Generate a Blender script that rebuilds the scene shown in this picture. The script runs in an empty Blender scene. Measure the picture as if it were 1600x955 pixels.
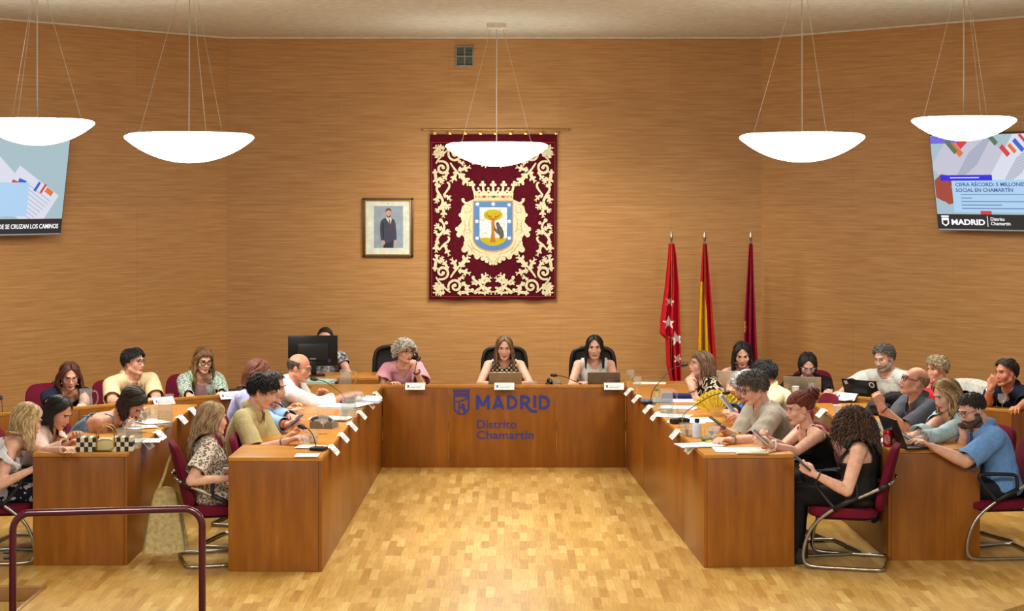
import bpy, bmesh, math, random
import numpy as np
from mathutils import Vector, Matrix, Quaternion, noise

SC = bpy.context.scene
COL = SC.collection
R = math.radians
rnd = random.Random(7)

# ------------------------------------------------------------------ camera, world, lights, exposure
EYE, FPX, HOR = 2.55, 2800.0, 305.0          # eye height, focal length in px of a 1600 px frame, horizon row
def at(px, py, z):                            # the place where the sight line through a pixel meets height z
    d = (EYE - z) * FPX / (py - HOR)
    return Vector(((px - 800) * d / FPX, d, z))
def atd(px, py, d):                           # the place on a sight line at depth d
    return Vector(((px - 800) * d / FPX, d, EYE - (py - HOR) * d / FPX))

cam = bpy.data.cameras.new('camera')
cam.sensor_width = 36.0
cam.lens = FPX / 1600 * 36.0
cam.shift_y = -(477.5 - HOR) / 1600
cam.clip_end = 100
camo = bpy.data.objects.new('camera', cam)
camo.location = (0, 0, EYE)
camo.rotation_euler = (R(90), 0, 0)
COL.objects.link(camo)
SC.camera = camo

SC.view_settings.view_transform = 'Standard'
SC.view_settings.look = 'None'
SC.view_settings.gamma = 1
SC.view_settings.use_curve_mapping = False
SC.view_settings.exposure = 0.28

LAMP_STRENGTH = 22.0
HALL_POWER = 230.0
w = bpy.data.worlds.new('world')
SC.world = w
w.use_nodes = True
w.node_tree.nodes['Background'].inputs[0].default_value = (1.0, 0.95, 0.86, 1)
w.node_tree.nodes['Background'].inputs[1].default_value = 0.34

def area(name, loc, size, power, col, rot=(0, 0, 0), spread=180):
    l = bpy.data.lights.new(name, 'AREA')
    l.shape = 'RECTANGLE'
    l.size, l.size_y = size
    l.energy = power
    l.color = col
    l.spread = R(spread)
    o = bpy.data.objects.new(name, l)
    o.location = loc
    o.rotation_euler = rot
    COL.objects.link(o)
    return o
WARM = (1.0, 0.96, 0.87)
for hx in (-3.2, 0, 3.2):                     # unseen front fill added above the public seats; a luminaire over the open floor
    area('hall_fill', (hx, 6.2, 4.2), (1.6, 1.6), HALL_POWER, WARM, spread=150)
area('floor_luminaire', (-0.1, 13.2, 4.22), (1.6, 1.6), 55, WARM, spread=115)
def spot(name, loc, target, power, angle, col=WARM):
    l = bpy.data.lights.new(name, 'SPOT')
    l.energy = power; l.spot_size = R(angle); l.spot_blend = 0.9; l.color = col; l.shadow_soft_size = 0.12
    o = bpy.data.objects.new(name, l)
    o.location = loc
    o.rotation_euler = (Vector(target) - Vector(loc)).to_track_quat('-Z', 'Y').to_euler()
    COL.objects.link(o)
spot('tapestry_spotlight', (-0.9, 16.0, 4.2), (-0.15, 19.4, 1.55), 100, 62)
spot('flag_spotlight', (1.2, 16.0, 4.2), (1.9, 19.4, 1.2), 110, 50)

# ------------------------------------------------------------------ materials
def lin(c):
    return tuple((x / 255 / 12.92) if x / 255 <= 0.04045 else ((x / 255 + 0.055) / 1.055) ** 2.4 for x in c)
def c4(c): return (*lin(c), 1)
MATS = {}
def nodes_of(name):
    m = bpy.data.materials.new(name)
    m.use_nodes = True
    nt = m.node_tree
    return m, nt, nt.nodes['Principled BSDF']
def ramp(nt, stops):
    n = nt.nodes.new('ShaderNodeValToRGB')
    e = n.color_ramp.elements
    while len(e) < len(stops): e.new(0.5)
    for el, (p, c) in zip(e, stops):
        el.position = p; el.color = c4(c)
    return n
def texco(nt, scale=(1, 1, 1), out='Object', rot=(0, 0, 0)):
    t = nt.nodes.new('ShaderNodeTexCoord')
    mp = nt.nodes.new('ShaderNodeMapping')
    mp.inputs['Scale'].default_value = scale
    mp.inputs['Rotation'].default_value = rot
    nt.links.new(t.outputs[out], mp.inputs[0])
    return mp
def noise_n(nt, vec, scale, detail=3, rough=0.55):
    n = nt.nodes.new('ShaderNodeTexNoise')
    n.inputs['Scale'].default_value = scale
    n.inputs['Detail'].default_value = detail
    n.inputs['Roughness'].default_value = rough
    nt.links.new(vec.outputs[0], n.inputs['Vector'])
    return n
def bump(nt, b, src, strength, dist=0.01):
    n = nt.nodes.new('ShaderNodeBump')
    n.inputs['Strength'].default_value = strength
    n.inputs['Distance'].default_value = dist
    nt.links.new(src, n.inputs['Height'])
    nt.links.new(n.outputs[0], b.inputs['Normal'])

def plain(col, rough=0.5, metal=0.0, spec=0.5, name=None):
    """One colour with a faint mottling of its own."""
    key = ('plain', col, rough, metal, spec)
    if key in MATS: return MATS[key]
    m, nt, b = nodes_of(name or 'surface')
    mp = texco(nt)
    n = noise_n(nt, mp, 14, 2)
    r = ramp(nt, [(0.25, tuple(x * 0.93 for x in col)), (0.75, tuple(min(255, x * 1.05) for x in col))])
    nt.links.new(n.outputs[0], r.inputs[0]); nt.links.new(r.outputs[0], b.inputs['Base Color'])
    b.inputs['Roughness'].default_value = rough
    b.inputs['Metallic'].default_value = metal
    b.inputs['Specular IOR Level'].default_value = spec
    MATS[key] = m
    return m
def emis(col, strength=1.0):
    key = ('emis', col, strength)
    if key in MATS: return MATS[key]
    m, nt, b = nodes_of('glowing')
    b.inputs['Base Color'].default_value = (0.02, 0.02, 0.02, 1)
    b.inputs['Emission Color'].default_value = c4(col)
    b.inputs['Emission Strength'].default_value = strength
    MATS[key] = m
    return m
def wood(name, dark, mid, light, sx, sy, sz, rough=0.35, scale=1.0, spec=0.5, mottled=0.0):
    m, nt, b = nodes_of(name)
    mp = texco(nt, (sx, sy, sz))
    n = noise_n(nt, mp, scale, 6, 0.6)
    r = ramp(nt, [(0.28, dark), (0.5, mid), (0.72, light)])
    nt.links.new(n.outputs[0], r.inputs[0])
    if mottled:
        mp2 = texco(nt, (1, 1, .6))
        n2 = noise_n(nt, mp2, 3.0, 4, .6)
        mx = nt.nodes.new('ShaderNodeMix'); mx.data_type = 'RGBA'; mx.blend_type = 'MULTIPLY'
        mx.inputs[0].default_value = mottled
        r2 = ramp(nt, [(0.3, (185, 180, 170)), (0.7, (255, 255, 255))])
        nt.links.new(n2.outputs[0], r2.inputs[0])
        nt.links.new(r.outputs[0], mx.inputs[6]); nt.links.new(r2.outputs[0], mx.inputs[7])
        nt.links.new(mx.outputs[2], b.inputs['Base Color'])
    else:
        nt.links.new(r.outputs[0], b.inputs['Base Color'])
    b.inputs['Roughness'].default_value = rough
    b.inputs['Specular IOR Level'].default_value = spec
    return m
M_WALL = wood('wall_veneer', (168, 120, 68), (184, 136, 82), (200, 154, 98), 0.9, 0.9, 20, 0.5, 2.4, 0.3)
def add_seams(m):
    nt = m.node_tree; b = nt.nodes['Principled BSDF']
    src = b.inputs['Base Color'].links[0].from_socket
    mp = texco(nt)
    sep = nt.nodes.new('ShaderNodeSeparateXYZ'); cmb = nt.nodes.new('ShaderNodeCombineXYZ')
    nt.links.new(mp.outputs[0], sep.inputs[0])
    nt.links.new(sep.outputs[0], cmb.inputs[0]); nt.links.new(sep.outputs[2], cmb.inputs[1])
    br = nt.nodes.new('ShaderNodeTexBrick')
    br.offset = 0.5
    br.inputs['Scale'].default_value = 1
    br.inputs['Brick Width'].default_value = 2.4
    br.inputs['Row Height'].default_value = 1.22
    br.inputs['Mortar Size'].default_value = 0.0025
    br.inputs['Color1'].default_value = (1, 1, 1, 1); br.inputs['Color2'].default_value = (.86, .86, .86, 1)
    br.inputs['Mortar'].default_value = (.7, .7, .7, 1)
    nt.links.new(cmb.outputs[0], br.inputs['Vector'])
    mx = nt.nodes.new('ShaderNodeMix'); mx.data_type = 'RGBA'; mx.blend_type = 'MULTIPLY'; mx.inputs[0].default_value = .75
    nt.links.new(src, mx.inputs[6]); nt.links.new(br.outputs[0], mx.inputs[7]); nt.links.new(mx.outputs[2], b.inputs['Base Color'])
add_seams(M_WALL)
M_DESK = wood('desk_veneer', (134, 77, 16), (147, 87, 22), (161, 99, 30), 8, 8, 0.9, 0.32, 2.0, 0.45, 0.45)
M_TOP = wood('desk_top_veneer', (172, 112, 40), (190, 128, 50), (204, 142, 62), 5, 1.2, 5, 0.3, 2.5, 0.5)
M_EDGE = plain((120, 62, 20), 0.35)
M_CEIL = plain((206, 206, 190), 0.8)
M_DARK = plain((24, 24, 26), 0.45)
M_BLACK = plain((14, 14, 15), 0.35)
M_STEEL = plain((170, 168, 162), 0.28, 1.0)
M_GREY = plain((150, 150, 148), 0.45)
M_WHITE = plain((240, 238, 232), 0.5)
M_PAPER = plain((232, 234, 236), 0.7)
M_BRASS = plain((196, 156, 84), 0.3, 1.0)
M_GOLD = plain((176, 138, 70), 0.4, 0.6)
M_MAROON = plain((104, 14, 40), 0.85, 0, 0.2)
M_RAIL = plain((70, 10, 24), 0.22, 0.0, 0.7)

def floor_mat():
    m, nt, b = nodes_of('oak_parquet')
    mp = texco(nt, (1, 1, 1), 'Object', (0, 0, R(90)))
    br = nt.nodes.new('ShaderNodeTexBrick')
    br.offset = 0.37; br.offset_frequency = 3; br.squash = 0.8; br.squash_frequency = 2
    for k, v in (('Scale', 1), ('Brick Width', 0.33), ('Row Height', 0.056), ('Mortar Size', 0.0006), ('Bias', 0.0)):
        br.inputs[k].default_value = v
    br.inputs['Color1'].default_value = (0, 0, 0, 1); br.inputs['Color2'].default_value = (1, 1, 1, 1)
    br.inputs['Mortar'].default_value = (0.2, 0.2, 0.2, 1)
    nt.links.new(mp.outputs[0], br.inputs['Vector'])
    r = ramp(nt, [(0.0, (186, 142, 70)), (0.35, (204, 162, 86)), (0.75, (212, 172, 96)), (1.0, (226, 192, 118))])
    nt.links.new(br.outputs[0], r.inputs[0])
    mp2 = texco(nt, (40, 2.5, 1))
    n = noise_n(nt, mp2, 2.0, 5)
    r2 = ramp(nt, [(0.3, (222, 214, 200)), (0.7, (255, 255, 255))])
    nt.links.new(n.outputs[0], r2.inputs[0])
    mx = nt.nodes.new('ShaderNodeMix'); mx.data_type = 'RGBA'; mx.blend_type = 'MULTIPLY'; mx.inputs[0].default_value = 1
    nt.links.new(r.outputs[0], mx.inputs[6]); nt.links.new(r2.outputs[0], mx.inputs[7])
    nt.links.new(mx.outputs[2], b.inputs['Base Color'])
    b.inputs['Roughness'].default_value = 0.33
    b.inputs['Specular IOR Level'].default_value = 0.4
    return m
M_FLOOR = floor_mat()

def glass_mat(tint=(236, 244, 244), refl=1.0):
    m = bpy.data.materials.new('clear_glass'); m.use_nodes = True
    nt = m.node_tree; nt.nodes.clear()
    o = nt.nodes.new('ShaderNodeOutputMaterial'); t = nt.nodes.new('ShaderNodeBsdfTransparent'); g = nt.nodes.new('ShaderNodeBsdfGlossy')
    f = nt.nodes.new('ShaderNodeLayerWeight'); mx = nt.nodes.new('ShaderNodeMixShader'); mt = nt.nodes.new('ShaderNodeMath'); ma = nt.nodes.new('ShaderNodeMath')
    df = nt.nodes.new('ShaderNodeBsdfDiffuse'); m2 = nt.nodes.new('ShaderNodeMixShader')
    df.inputs[0].default_value = c4((240, 242, 240)); m2.inputs[0].default_value = 0.085 * refl
    t.inputs[0].default_value = c4(tint); g.inputs['Roughness'].default_value = 0.08
    f.inputs[0].default_value = 0.5
    mt.operation = 'POWER'; mt.inputs[1].default_value = 4.0
    ma.operation = 'MULTIPLY_ADD'; ma.inputs[1].default_value = .55 * refl; ma.inputs[2].default_value = .03 * refl
    nt.links.new(f.outputs['Facing'], mt.inputs[0]); nt.links.new(mt.outputs[0], ma.inputs[0]); nt.links.new(ma.outputs[0], mx.inputs[0])
    nt.links.new(t.outputs[0], m2.inputs[1]); nt.links.new(df.outputs[0], m2.inputs[2])
    nt.links.new(m2.outputs[0], mx.inputs[1]); nt.links.new(g.outputs[0], mx.inputs[2]); nt.links.new(mx.outputs[0], o.inputs[0])
    return m
M_GLASS = glass_mat((253, 254, 254))
M_WATER = glass_mat((244, 248, 247), 0.5)

def cloth_mat(col, scale=60, amp=0.07, rough=0.85, wr=0.35):
    """Woven cloth with soft creases."""
    key = ('cloth', col, scale, amp, rough, wr)
    if key in MATS: return MATS[key]
    m, nt, b = nodes_of('cloth')
    mp = texco(nt)
    n = noise_n(nt, mp, scale, 3)
    r = ramp(nt, [(0.3, tuple(x * (1 - amp) for x in col)), (0.7, tuple(min(255, x * (1 + amp * .4)) for x in col))])
    nt.links.new(n.outputs[0], r.inputs[0]); nt.links.new(r.outputs[0], b.inputs['Base Color'])
    b.inputs['Roughness'].default_value = rough
    b.inputs['Specular IOR Level'].default_value = 0.15
    n2 = noise_n(nt, texco(nt, (1, 1, .55)), 13, 2, .5)
    bump(nt, b, n2.outputs[0], wr, 0.03)
    MATS[key] = m
    return m
def pattern_mat(kind, cols, scale):
    key = ('pat', kind, tuple(cols), scale)
    if key in MATS: return MATS[key]
    m, nt, b = nodes_of('patterned_cloth')
    mp = texco(nt)
    if kind == 'floral':
        n = noise_n(nt, mp, scale, 2, .5)
        st = []
        k = len(cols)
        for i, c in enumerate(cols): st.append((0.3 + 0.4 * i / k, c))
        r = ramp(nt, st); r.color_ramp.interpolation = 'CONSTANT'
        nt.links.new(n.outputs[0], r.inputs[0])
    elif kind == 'spots':
        v = nt.nodes.new('ShaderNodeTexVoronoi')
        v.inputs['Scale'].default_value = scale
        v.inputs['Randomness'].default_value = 0.9
        nt.links.new(mp.outputs[0], v.inputs['Vector'])
        r = ramp(nt, [(0.0, cols[1]), (0.33, cols[2]), (0.46, cols[0])]); r.color_ramp.interpolation = 'CONSTANT'
        nt.links.new(v.outputs['Distance'], r.inputs[0])
    elif kind == 'dots':
        mp.inputs['Rotation'].default_value = (0, R(45), 0)
        v = nt.nodes.new('ShaderNodeTexVoronoi')
        v.voronoi_dimensions = '2D'
        v.inputs['Scale'].default_value = scale
        v.inputs['Randomness'].default_value = 0.0
        sep = nt.nodes.new('ShaderNodeSeparateXYZ'); cmb = nt.nodes.new('ShaderNodeCombineXYZ')
        nt.links.new(mp.outputs[0], sep.inputs[0])
        nt.links.new(sep.outputs[0], cmb.inputs[0]); nt.links.new(sep.outputs[2], cmb.inputs[1])
        nt.links.new(cmb.outputs[0], v.inputs['Vector'])
        r = ramp(nt, [(0.0, cols[1]), (0.36, cols[0])]); r.color_ramp.interpolation = 'CONSTANT'
        nt.links.new(v.outputs['Distance'], r.inputs[0])
    nt.links.new(r.outputs[0], b.inputs['Base Color'])
    b.inputs['Roughness'].default_value = 0.85
    b.inputs['Specular IOR Level'].default_value = 0.15
    MATS[key] = m
    return m

# ------------------------------------------------------------------ mesh helpers
def V(*a): return np.array(a, float)
def unit(v):
    v = np.asarray(v, float)
    return v / (np.linalg.norm(v) + 1e-12)
def perp(d):
    d = unit(d)
    a = V(0, 0, 1) if abs(d[2]) < 0.9 else V(1, 0, 0)
    u = unit(np.cross(a, d))
    return u, np.cross(d, u)

import itertools
TICK = itertools.count(1)
class MB:
    """Collects shapes and links them as ONE mesh object."""
    def __init__(s):
        s.v, s.f, s.m, s.n = [], [], [], 0
    def add(s, verts, faces, mat=0):
        verts = np.asarray(verts, float).reshape(-1, 3)
        s.v.append(verts)
        s.f += [tuple(i + s.n for i in f) for f in faces]
        s.m += [mat] * len(faces)
        s.n += len(verts)
        return s
    def box(s, c, size, mat=0, bev=0.0, rot=None, seg=2):
        bm = bmesh.new()
        bmesh.ops.create_cube(bm, size=1)
        for v in bm.verts: v.co = Vector((v.co.x * size[0], v.co.y * size[1], v.co.z * size[2]))
        if bev:
            bmesh.ops.bevel(bm, geom=bm.edges[:], offset=min(bev, min(size) * .49), segments=seg, profile=0.5, affect='EDGES')
        M = Matrix.Translation(c)
        if rot is not None:
            M = M @ (rot.to_4x4() if hasattr(rot, 'to_4x4') else Matrix.Rotation(rot, 4, 'Z'))
        bm.transform(M)
        bm.verts.index_update()
        s.add([v.co[:] for v in bm.verts], [[v.index for v in f.verts] for f in bm.faces], mat)
        bm.free()
        return s
    def tube(s, pts, rad, sides=8, mat=0, closed=False, cap=True):
        pts = [np.asarray(p, float) for p in pts]
        n = len(pts)
        if not hasattr(rad, '__len__'): rad = [rad] * n
        tan = []
        for i in range(n):
            a = pts[(i - 1) % n] if (i > 0 or closed) else pts[i]
            b = pts[(i + 1) % n] if (i < n - 1 or closed) else pts[i]
            tan.append(unit(b - a))
        u, _ = perp(tan[0])
        ang = np.linspace(0, 2 * math.pi, sides, endpoint=False)
        vs = []
        for i in range(n):
            u = unit(u - tan[i] * np.dot(u, tan[i]))
            w_ = np.cross(tan[i], u)
            for a in ang: vs.append(pts[i] + rad[i] * (math.cos(a) * u + math.sin(a) * w_))
        fs = []
        for i in range(n if closed else n - 1):
            j = (i + 1) % n
            for k in range(sides):
                l = (k + 1) % sides
                fs.append((i * sides + k, i * sides + l, j * sides + l, j * sides + k))
        if cap and not closed:
            fs.append(tuple(range(sides - 1, -1, -1)))
            fs.append(tuple((n - 1) * sides + k for k in range(sides)))
        return s.add(vs, fs, mat)
    def lathe(s, prof, c=(0, 0, 0), seg=32, mat=0, axis=None):
        vs, fs = [], []
        n = len(prof)
        for k in range(seg):
            a = 2 * math.pi * k / seg
            for r_, z in prof: vs.append((r_ * math.cos(a), r_ * math.sin(a), z))
        for k in range(seg):
            l = (k + 1) % seg
            for i in range(n - 1):
                fs.append((k * n + i, l * n + i, l * n + i + 1, k * n + i + 1))
        vs = np.array(vs)
        if axis is not None:
            u, w_ = perp(axis)
            vs = vs[:, :1] * u + vs[:, 1:2] * w_ + vs[:, 2:3] * unit(axis)
        return s.add(vs + np.asarray(c, float), fs, mat)
    def cyl(s, p0, p1, r0, r1=None, sides=20, mat=0):
        return s.tube([p0, p1], [r0, r0 if r1 is None else r1], sides, mat)
    def ball(s, c, rad, mat=0, nu=14, nv=10, frame=None):
        rad = rad if hasattr(rad, '__len__') else (rad,) * 3
        vs = [(0, 0, 1)]
        for j in range(1, nv):
            p = math.pi * j / nv
            for i in range(nu):
                a = 2 * math.pi * i / nu
                vs.append((math.sin(p) * math.cos(a), math.sin(p) * math.sin(a), math.cos(p)))
        vs.append((0, 0, -1))
        fs = [(0, 1 + i, 1 + (i + 1) % nu) for i in range(nu)]
        for j in range(nv - 2):
            for i in range(nu):
                a, b = 1 + j * nu + i, 1 + j * nu + (i + 1) % nu
                fs.append((a, a + nu, b + nu, b))
        e = len(vs) - 1
        o = 1 + (nv - 2) * nu
        fs += [(e, o + (i + 1) % nu, o + i) for i in range(nu)]
        vs = np.array(vs) * np.array(rad)
        if frame is not None: vs = vs @ np.array(frame)
        return s.add(vs + np.asarray(c, float), fs, mat)
    def rcone(s, p0, p1, r0, r1, mat=0, sides=14):
        """Closed limb with round ends."""
        p0, p1 = np.asarray(p0, float), np.asarray(p1, float)
        d = unit(p1 - p0)
        pts, rs = [], []
        for a in (88, 60, 30, 0):
            pts.append(p0 - d * r0 * math.sin(R(a))); rs.append(r0 * math.cos(R(a)))
        for a in (0, 30, 60, 88):
            pts.append(p1 + d * r1 * math.sin(R(a))); rs.append(r1 * math.cos(R(a)))
        u, w_ = perp(d)
        vs, fs = [], []
        for p, r_ in zip(pts, rs):
            for k in range(sides):
                a = 2 * math.pi * k / sides
                vs.append(p + r_ * (math.cos(a) * u + math.sin(a) * w_))
        for i in range(len(pts) - 1):
            for k in range(sides):
                l = (k + 1) % sides
                fs.append((i * sides + k, i * sides + l, (i + 1) * sides + l, (i + 1) * sides + k))
        fs.append(tuple(range(sides - 1, -1, -1)))
        fs.append(tuple((len(pts) - 1) * sides + k for k in range(sides)))
        return s.add(vs, fs, mat)
    def loft(s, rings, mat=0, sides=24, power=2.3):
        """rings: (centre, right axis, forward axis, half width, half depth front, half depth back)"""
        vs, fs = [], []
        for c, rx, fy, a, bf, bb in rings:
            for k in range(sides):
                t = 2 * math.pi * k / sides
                x, y = math.cos(t), math.sin(t)
                x = math.copysign(abs(x) ** (2 / power), x); y = math.copysign(abs(y) ** (2 / power), y)
                vs.append(np.asarray(c) + np.asarray(rx) * x * a + np.asarray(fy) * y * (bf if y > 0 else bb))
        n = len(rings)
        for i in range(n - 1):
            for k in range(sides):
                l = (k + 1) % sides
                fs.append((i * sides + k, i * sides + l, (i + 1) * sides + l, (i + 1) * sides + k))
        fs.append(tuple(range(sides - 1, -1, -1)))
        fs.append(tuple((n - 1) * sides + k for k in range(sides)))
        return s.add(vs, fs, mat)
    def plate(s, pts2, thick, mat=0, origin=(0, 0, 0), ux=(1, 0, 0), uy=(0, 0, 1)):
        """A flat outline with thickness; it grows along ux x uy."""
        thick = thick * (1 + .004 * (next(TICK) % 40))        # no two overlapping plates end at the same height
        P = np.array(pts2, float)
        a = 0.5 * np.sum(P[:, 0] * np.roll(P[:, 1], -1) - np.roll(P[:, 0], -1) * P[:, 1])
        if a < 0: P = P[::-1]
        ux, uy = unit(ux), unit(uy)
        nn = np.cross(ux, uy)
        base = np.asarray(origin, float) + P[:, :1] * ux + P[:, 1:2] * uy
        n = len(P)
        vs = np.vstack([base, base + nn * thick])
        fs = [tuple(range(n - 1, -1, -1)), tuple(range(n, 2 * n))]
        fs += [(i, (i + 1) % n, n + (i + 1) % n, n + i) for i in range(n)]
        return s.add(vs, fs, mat)
    def stroke(s, pts2, wid, thick, mat=0, origin=(0, 0, 0), ux=(1, 0, 0), uy=(0, 0, 1)):
        """A flat brush stroke along 2-D points with a width at each."""
        thick = thick * (1 + .004 * (next(TICK) % 40))
        P = np.array(pts2, float)
        n = len(P)
        if not hasattr(wid, '__len__'): wid = [wid] * n
        T = np.gradient(P, axis=0)
        T /= (np.linalg.norm(T, axis=1, keepdims=True) + 1e-9)
        N = np.stack([-T[:, 1], T[:, 0]], 1)
        wid = np.array(wid)[:, None] / 2
        L, Rr = P + N * wid, P - N * wid
        ux, uy = unit(ux), unit(uy)
        nn = np.cross(ux, uy)
        o = np.asarray(origin, float)
        def W(Q, t): return o + Q[:, :1] * ux + Q[:, 1:2] * uy + nn * t
        vs = np.vstack([W(L, 0), W(Rr, 0), W(L, thick), W(Rr, thick)])
        fs = []
        for i in range(n - 1):
            a, b, c_, d = i, n + i, 2 * n + i, 3 * n + i
            fs += [(c_, d, d + 1, c_ + 1), (a, a + 1, b + 1, b), (a, c_, c_ + 1, a + 1), (b, b + 1, d + 1, d)]
        fs += [(0, n, 3 * n, 2 * n), (n - 1, 3 * n - 1, 4 * n - 1, 2 * n - 1)]
        return s.add(vs, fs, mat)
    def mesh(s, name, smooth=True, angle=35):
        me = bpy.data.meshes.new(name)
        v = np.vstack(s.v) if s.v else np.zeros((0, 3))
        me.from_pydata(v.tolist(), [], s.f)
        me.polygons.foreach_set('material_index', s.m)
        if smooth:
            me.polygons.foreach_set('use_smooth', [True] * len(s.f))
            if angle < 180: me.set_sharp_from_angle(angle=R(angle))
        me.update()
        return me
    def build(s, name, mats, parent=None, smooth=True, angle=35, loc=None, rot=None):
        me = s.mesh(name, smooth, angle)
        for m in (mats if isinstance(mats, (list, tuple)) else [mats]): me.materials.append(m)
        o = bpy.data.objects.new(name, me)
        COL.objects.link(o)
        if parent is not None: o.parent = parent
        if loc is not None: o.location = loc
        if rot is not None: o.rotation_euler = rot
        return o

def tag(o, label=None, cat=None, group=None, kind=None):
    if label: o['label'] = label
    if cat: o['category'] = cat
    if group: o['group'] = group
    if kind: o['kind'] = kind
    return o
def thing(name, label, cat, loc=(0, 0, 0), rz=0.0, group=None):
    o = bpy.data.objects.new(name, None)
    o.empty_display_size = 0.1
    COL.objects.link(o)
    o.location = loc
    o.rotation_euler = (0, 0, rz)
    return tag(o, label, cat, group)
def copy_tree(o, loc=None, rz=None, label=None, group=None, parent=None):
    c = o.copy()
    COL.objects.link(c)
    if parent is not None: c.parent = parent
    for ch in list(o.children): copy_tree(ch, parent=c)
    if loc is not None: c.location = loc
    if rz is not None: c.rotation_euler = (0, 0, rz)
    if label: c['label'] = label
    if group: c['group'] = group
    return c
def structure(o): o['kind'] = 'structure'; return o
def arc(cx, cy, r_, a0, a1, n=12):
    return [(cx + r_ * math.cos(R(a0 + (a1 - a0) * i / n)), cy + r_ * math.sin(R(a0 + (a1 - a0) * i / n))) for i in range(n + 1)]
def text_mesh(body, size, bold=0.0, extrude=0.0006, align='LEFT', spacing=1.0):
    cu = bpy.data.curves.new('lettering', 'FONT')
    cu.body = body; cu.size = size; cu.offset = bold; cu.extrude = extrude; cu.align_x = align; cu.space_character = spacing
    cu.resolution_u = 3
    o = bpy.data.objects.new('lettering', cu)
    COL.objects.link(o)
    dg = bpy.context.evaluated_depsgraph_get()
    me = bpy.data.meshes.new_from_object(o.evaluated_get(dg))
    bpy.data.objects.remove(o); bpy.data.curves.remove(cu)
    return me
def lettering(name, body, size, mat, parent, loc, rot=(R(90), 0, 0), bold=0.0, align='LEFT', width=None):
    me = text_mesh(body, size, bold, 0.0006, align)
    me.materials.clear(); me.materials.append(mat)
    o = bpy.data.objects.new(name, me)
    COL.objects.link(o)
    o.parent = parent; o.location = loc; o.rotation_euler = rot
    if width:
        xs = [v.co.x for v in me.vertices]
        k = width / (max(xs) - min(xs))
        for v in me.vertices: v.co.x *= k
    return o
# ================================================================== THE SETTING
CEIL = 4.26
BACK = 19.4
DT = 0.776                                     # height of every desk top
WL, WR = (-3.08, BACK), (2.70, BACK)           # where the back wall meets the slanting side walls
def wall(name, p0, ang, length, flip=False):
    b = MB().box((length / 2, 0.06, CEIL / 2), (length, 0.12, CEIL))
    return structure(b.build(name, M_WALL, loc=(p0[0], p0[1], 0), rot=(0, 0, ang)))
wall('wall_back', WL, 0, WR[0] - WL[0])
LA = math.atan2(2.10, 1.86)
wall('wall_left', (WL[0] - 6.0 * math.cos(LA), WL[1] - 6.0 * math.sin(LA)), LA, 6.0)
RA = math.atan2(-2.30, 2.19)
wall('wall_right', WR, RA, 6.0)
structure(MB().box((0, 10, CEIL + .05), (17, 20, .1)).build('ceiling', M_CEIL))
tr = MB()
tr.box(((WL[0] + WR[0]) / 2, BACK - .008, CEIL - .008), (WR[0] - WL[0], .016, .016))
structure(tr.build('trim_back', plain((214, 206, 184), .7)))
for nm, p0, a in (('trim_left', (WL[0] - 6 * math.cos(LA), WL[1] - 6 * math.sin(LA)), LA), ('trim_right', WR, RA)):
    structure(MB().box((3, -.008, CEIL - .008), (6, .016, .016)).build(nm, plain((214, 206, 184), .7), loc=(*p0, 0), rot=(0, 0, a)))

# the raised parquet floor with its bowed front edge and the stair notch on the left
cx0, cy0, rr = 0.0, 14.2, 4.4
pts = [(-9, 20), (-9, 11.65), (-3.05, 11.65)]
a0 = math.degrees(math.atan2(10.95 - cy0, -3.05)); a0 = a0 % 360
a1 = math.degrees(math.atan2(11.16 - cy0, 3.19)) % 360
pts.append((-3.05, 10.95))
pts += [p for p in arc(cx0, cy0, rr, a0 + 1.5, a1, 40)]
pts += [(9, 14.6), (9, 20)]
structure(MB().plate(pts, 0.16, 0, (0, 0, -0.16), (1, 0, 0), (0, 1, 0)).build('floor', M_FLOOR, smooth=False))
structure(MB().box((0, 6, -0.42), (20, 16, .1)).build('floor_hall', plain((96, 74, 50), .6)))
M_STEP = wood('step_oak', (96, 62, 28), (120, 80, 38), (140, 98, 50), 6, 2, 6, .4)
st = MB()
st.box((-4.3, 11.35, -.27), (2.44, .56, .2), 0, .01)
structure(st.build('floor_step', M_STEP))
nz = MB()
nz.box((-4.9, 11.655, -.04), (3.74, .03, .1), 0, .008)
nz.box((-3.035, 11.3, -.04), (.03, .72, .1), 0, .008)
structure(nz.build('trim_stair', plain((150, 104, 52), .4)))
bb = MB().box((0, BACK - .012, .05), (5.7, .02, .1))
structure(bb.build('baseboard_back', plain((92, 56, 28), .5)))

# ================================================================== DESKS
def desk(label, p0, p1, depth, ends=(1, 1), splits=(), group=None, name='council_desk', low=0.0):
    p0, p1 = Vector((*p0, 0)), Vector((*p1, 0))
    d = p1 - p0
    L = d.length
    t = thing(name, label, 'desk', p0, math.atan2(d.y, d.x), group)
    y0 = .034 if low else .001
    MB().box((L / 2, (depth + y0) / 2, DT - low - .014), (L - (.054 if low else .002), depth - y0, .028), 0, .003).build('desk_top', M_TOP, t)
    if low: MB().box((L / 2, .016, DT - .014), (L - .002, .032, .028), 0, .003).build('ledge', M_TOP, t)
    cuts = [0, *splits, L]
    for a, b in zip(cuts, cuts[1:]):
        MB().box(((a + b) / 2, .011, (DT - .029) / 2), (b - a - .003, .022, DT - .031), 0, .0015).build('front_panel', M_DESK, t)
    for k, x in zip(ends, (.0125, L - .0125)):
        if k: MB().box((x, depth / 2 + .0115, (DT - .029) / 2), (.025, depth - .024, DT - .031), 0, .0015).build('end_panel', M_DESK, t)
    return t
G = 'orange brown council desks'
desk('long left inner council desk with glasses, mics and folders before the man in khaki polo', (-1.286, 12.12), (-1.215, 16.74), .636, (1, 0), (1.9, 3.4), G)
desk('long right inner council desk with a yellow fan and bottle on top', (1.065, 16.74), (1.312, 12.25), .625, (0, 1), (1.3, 3.6), G)
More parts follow.
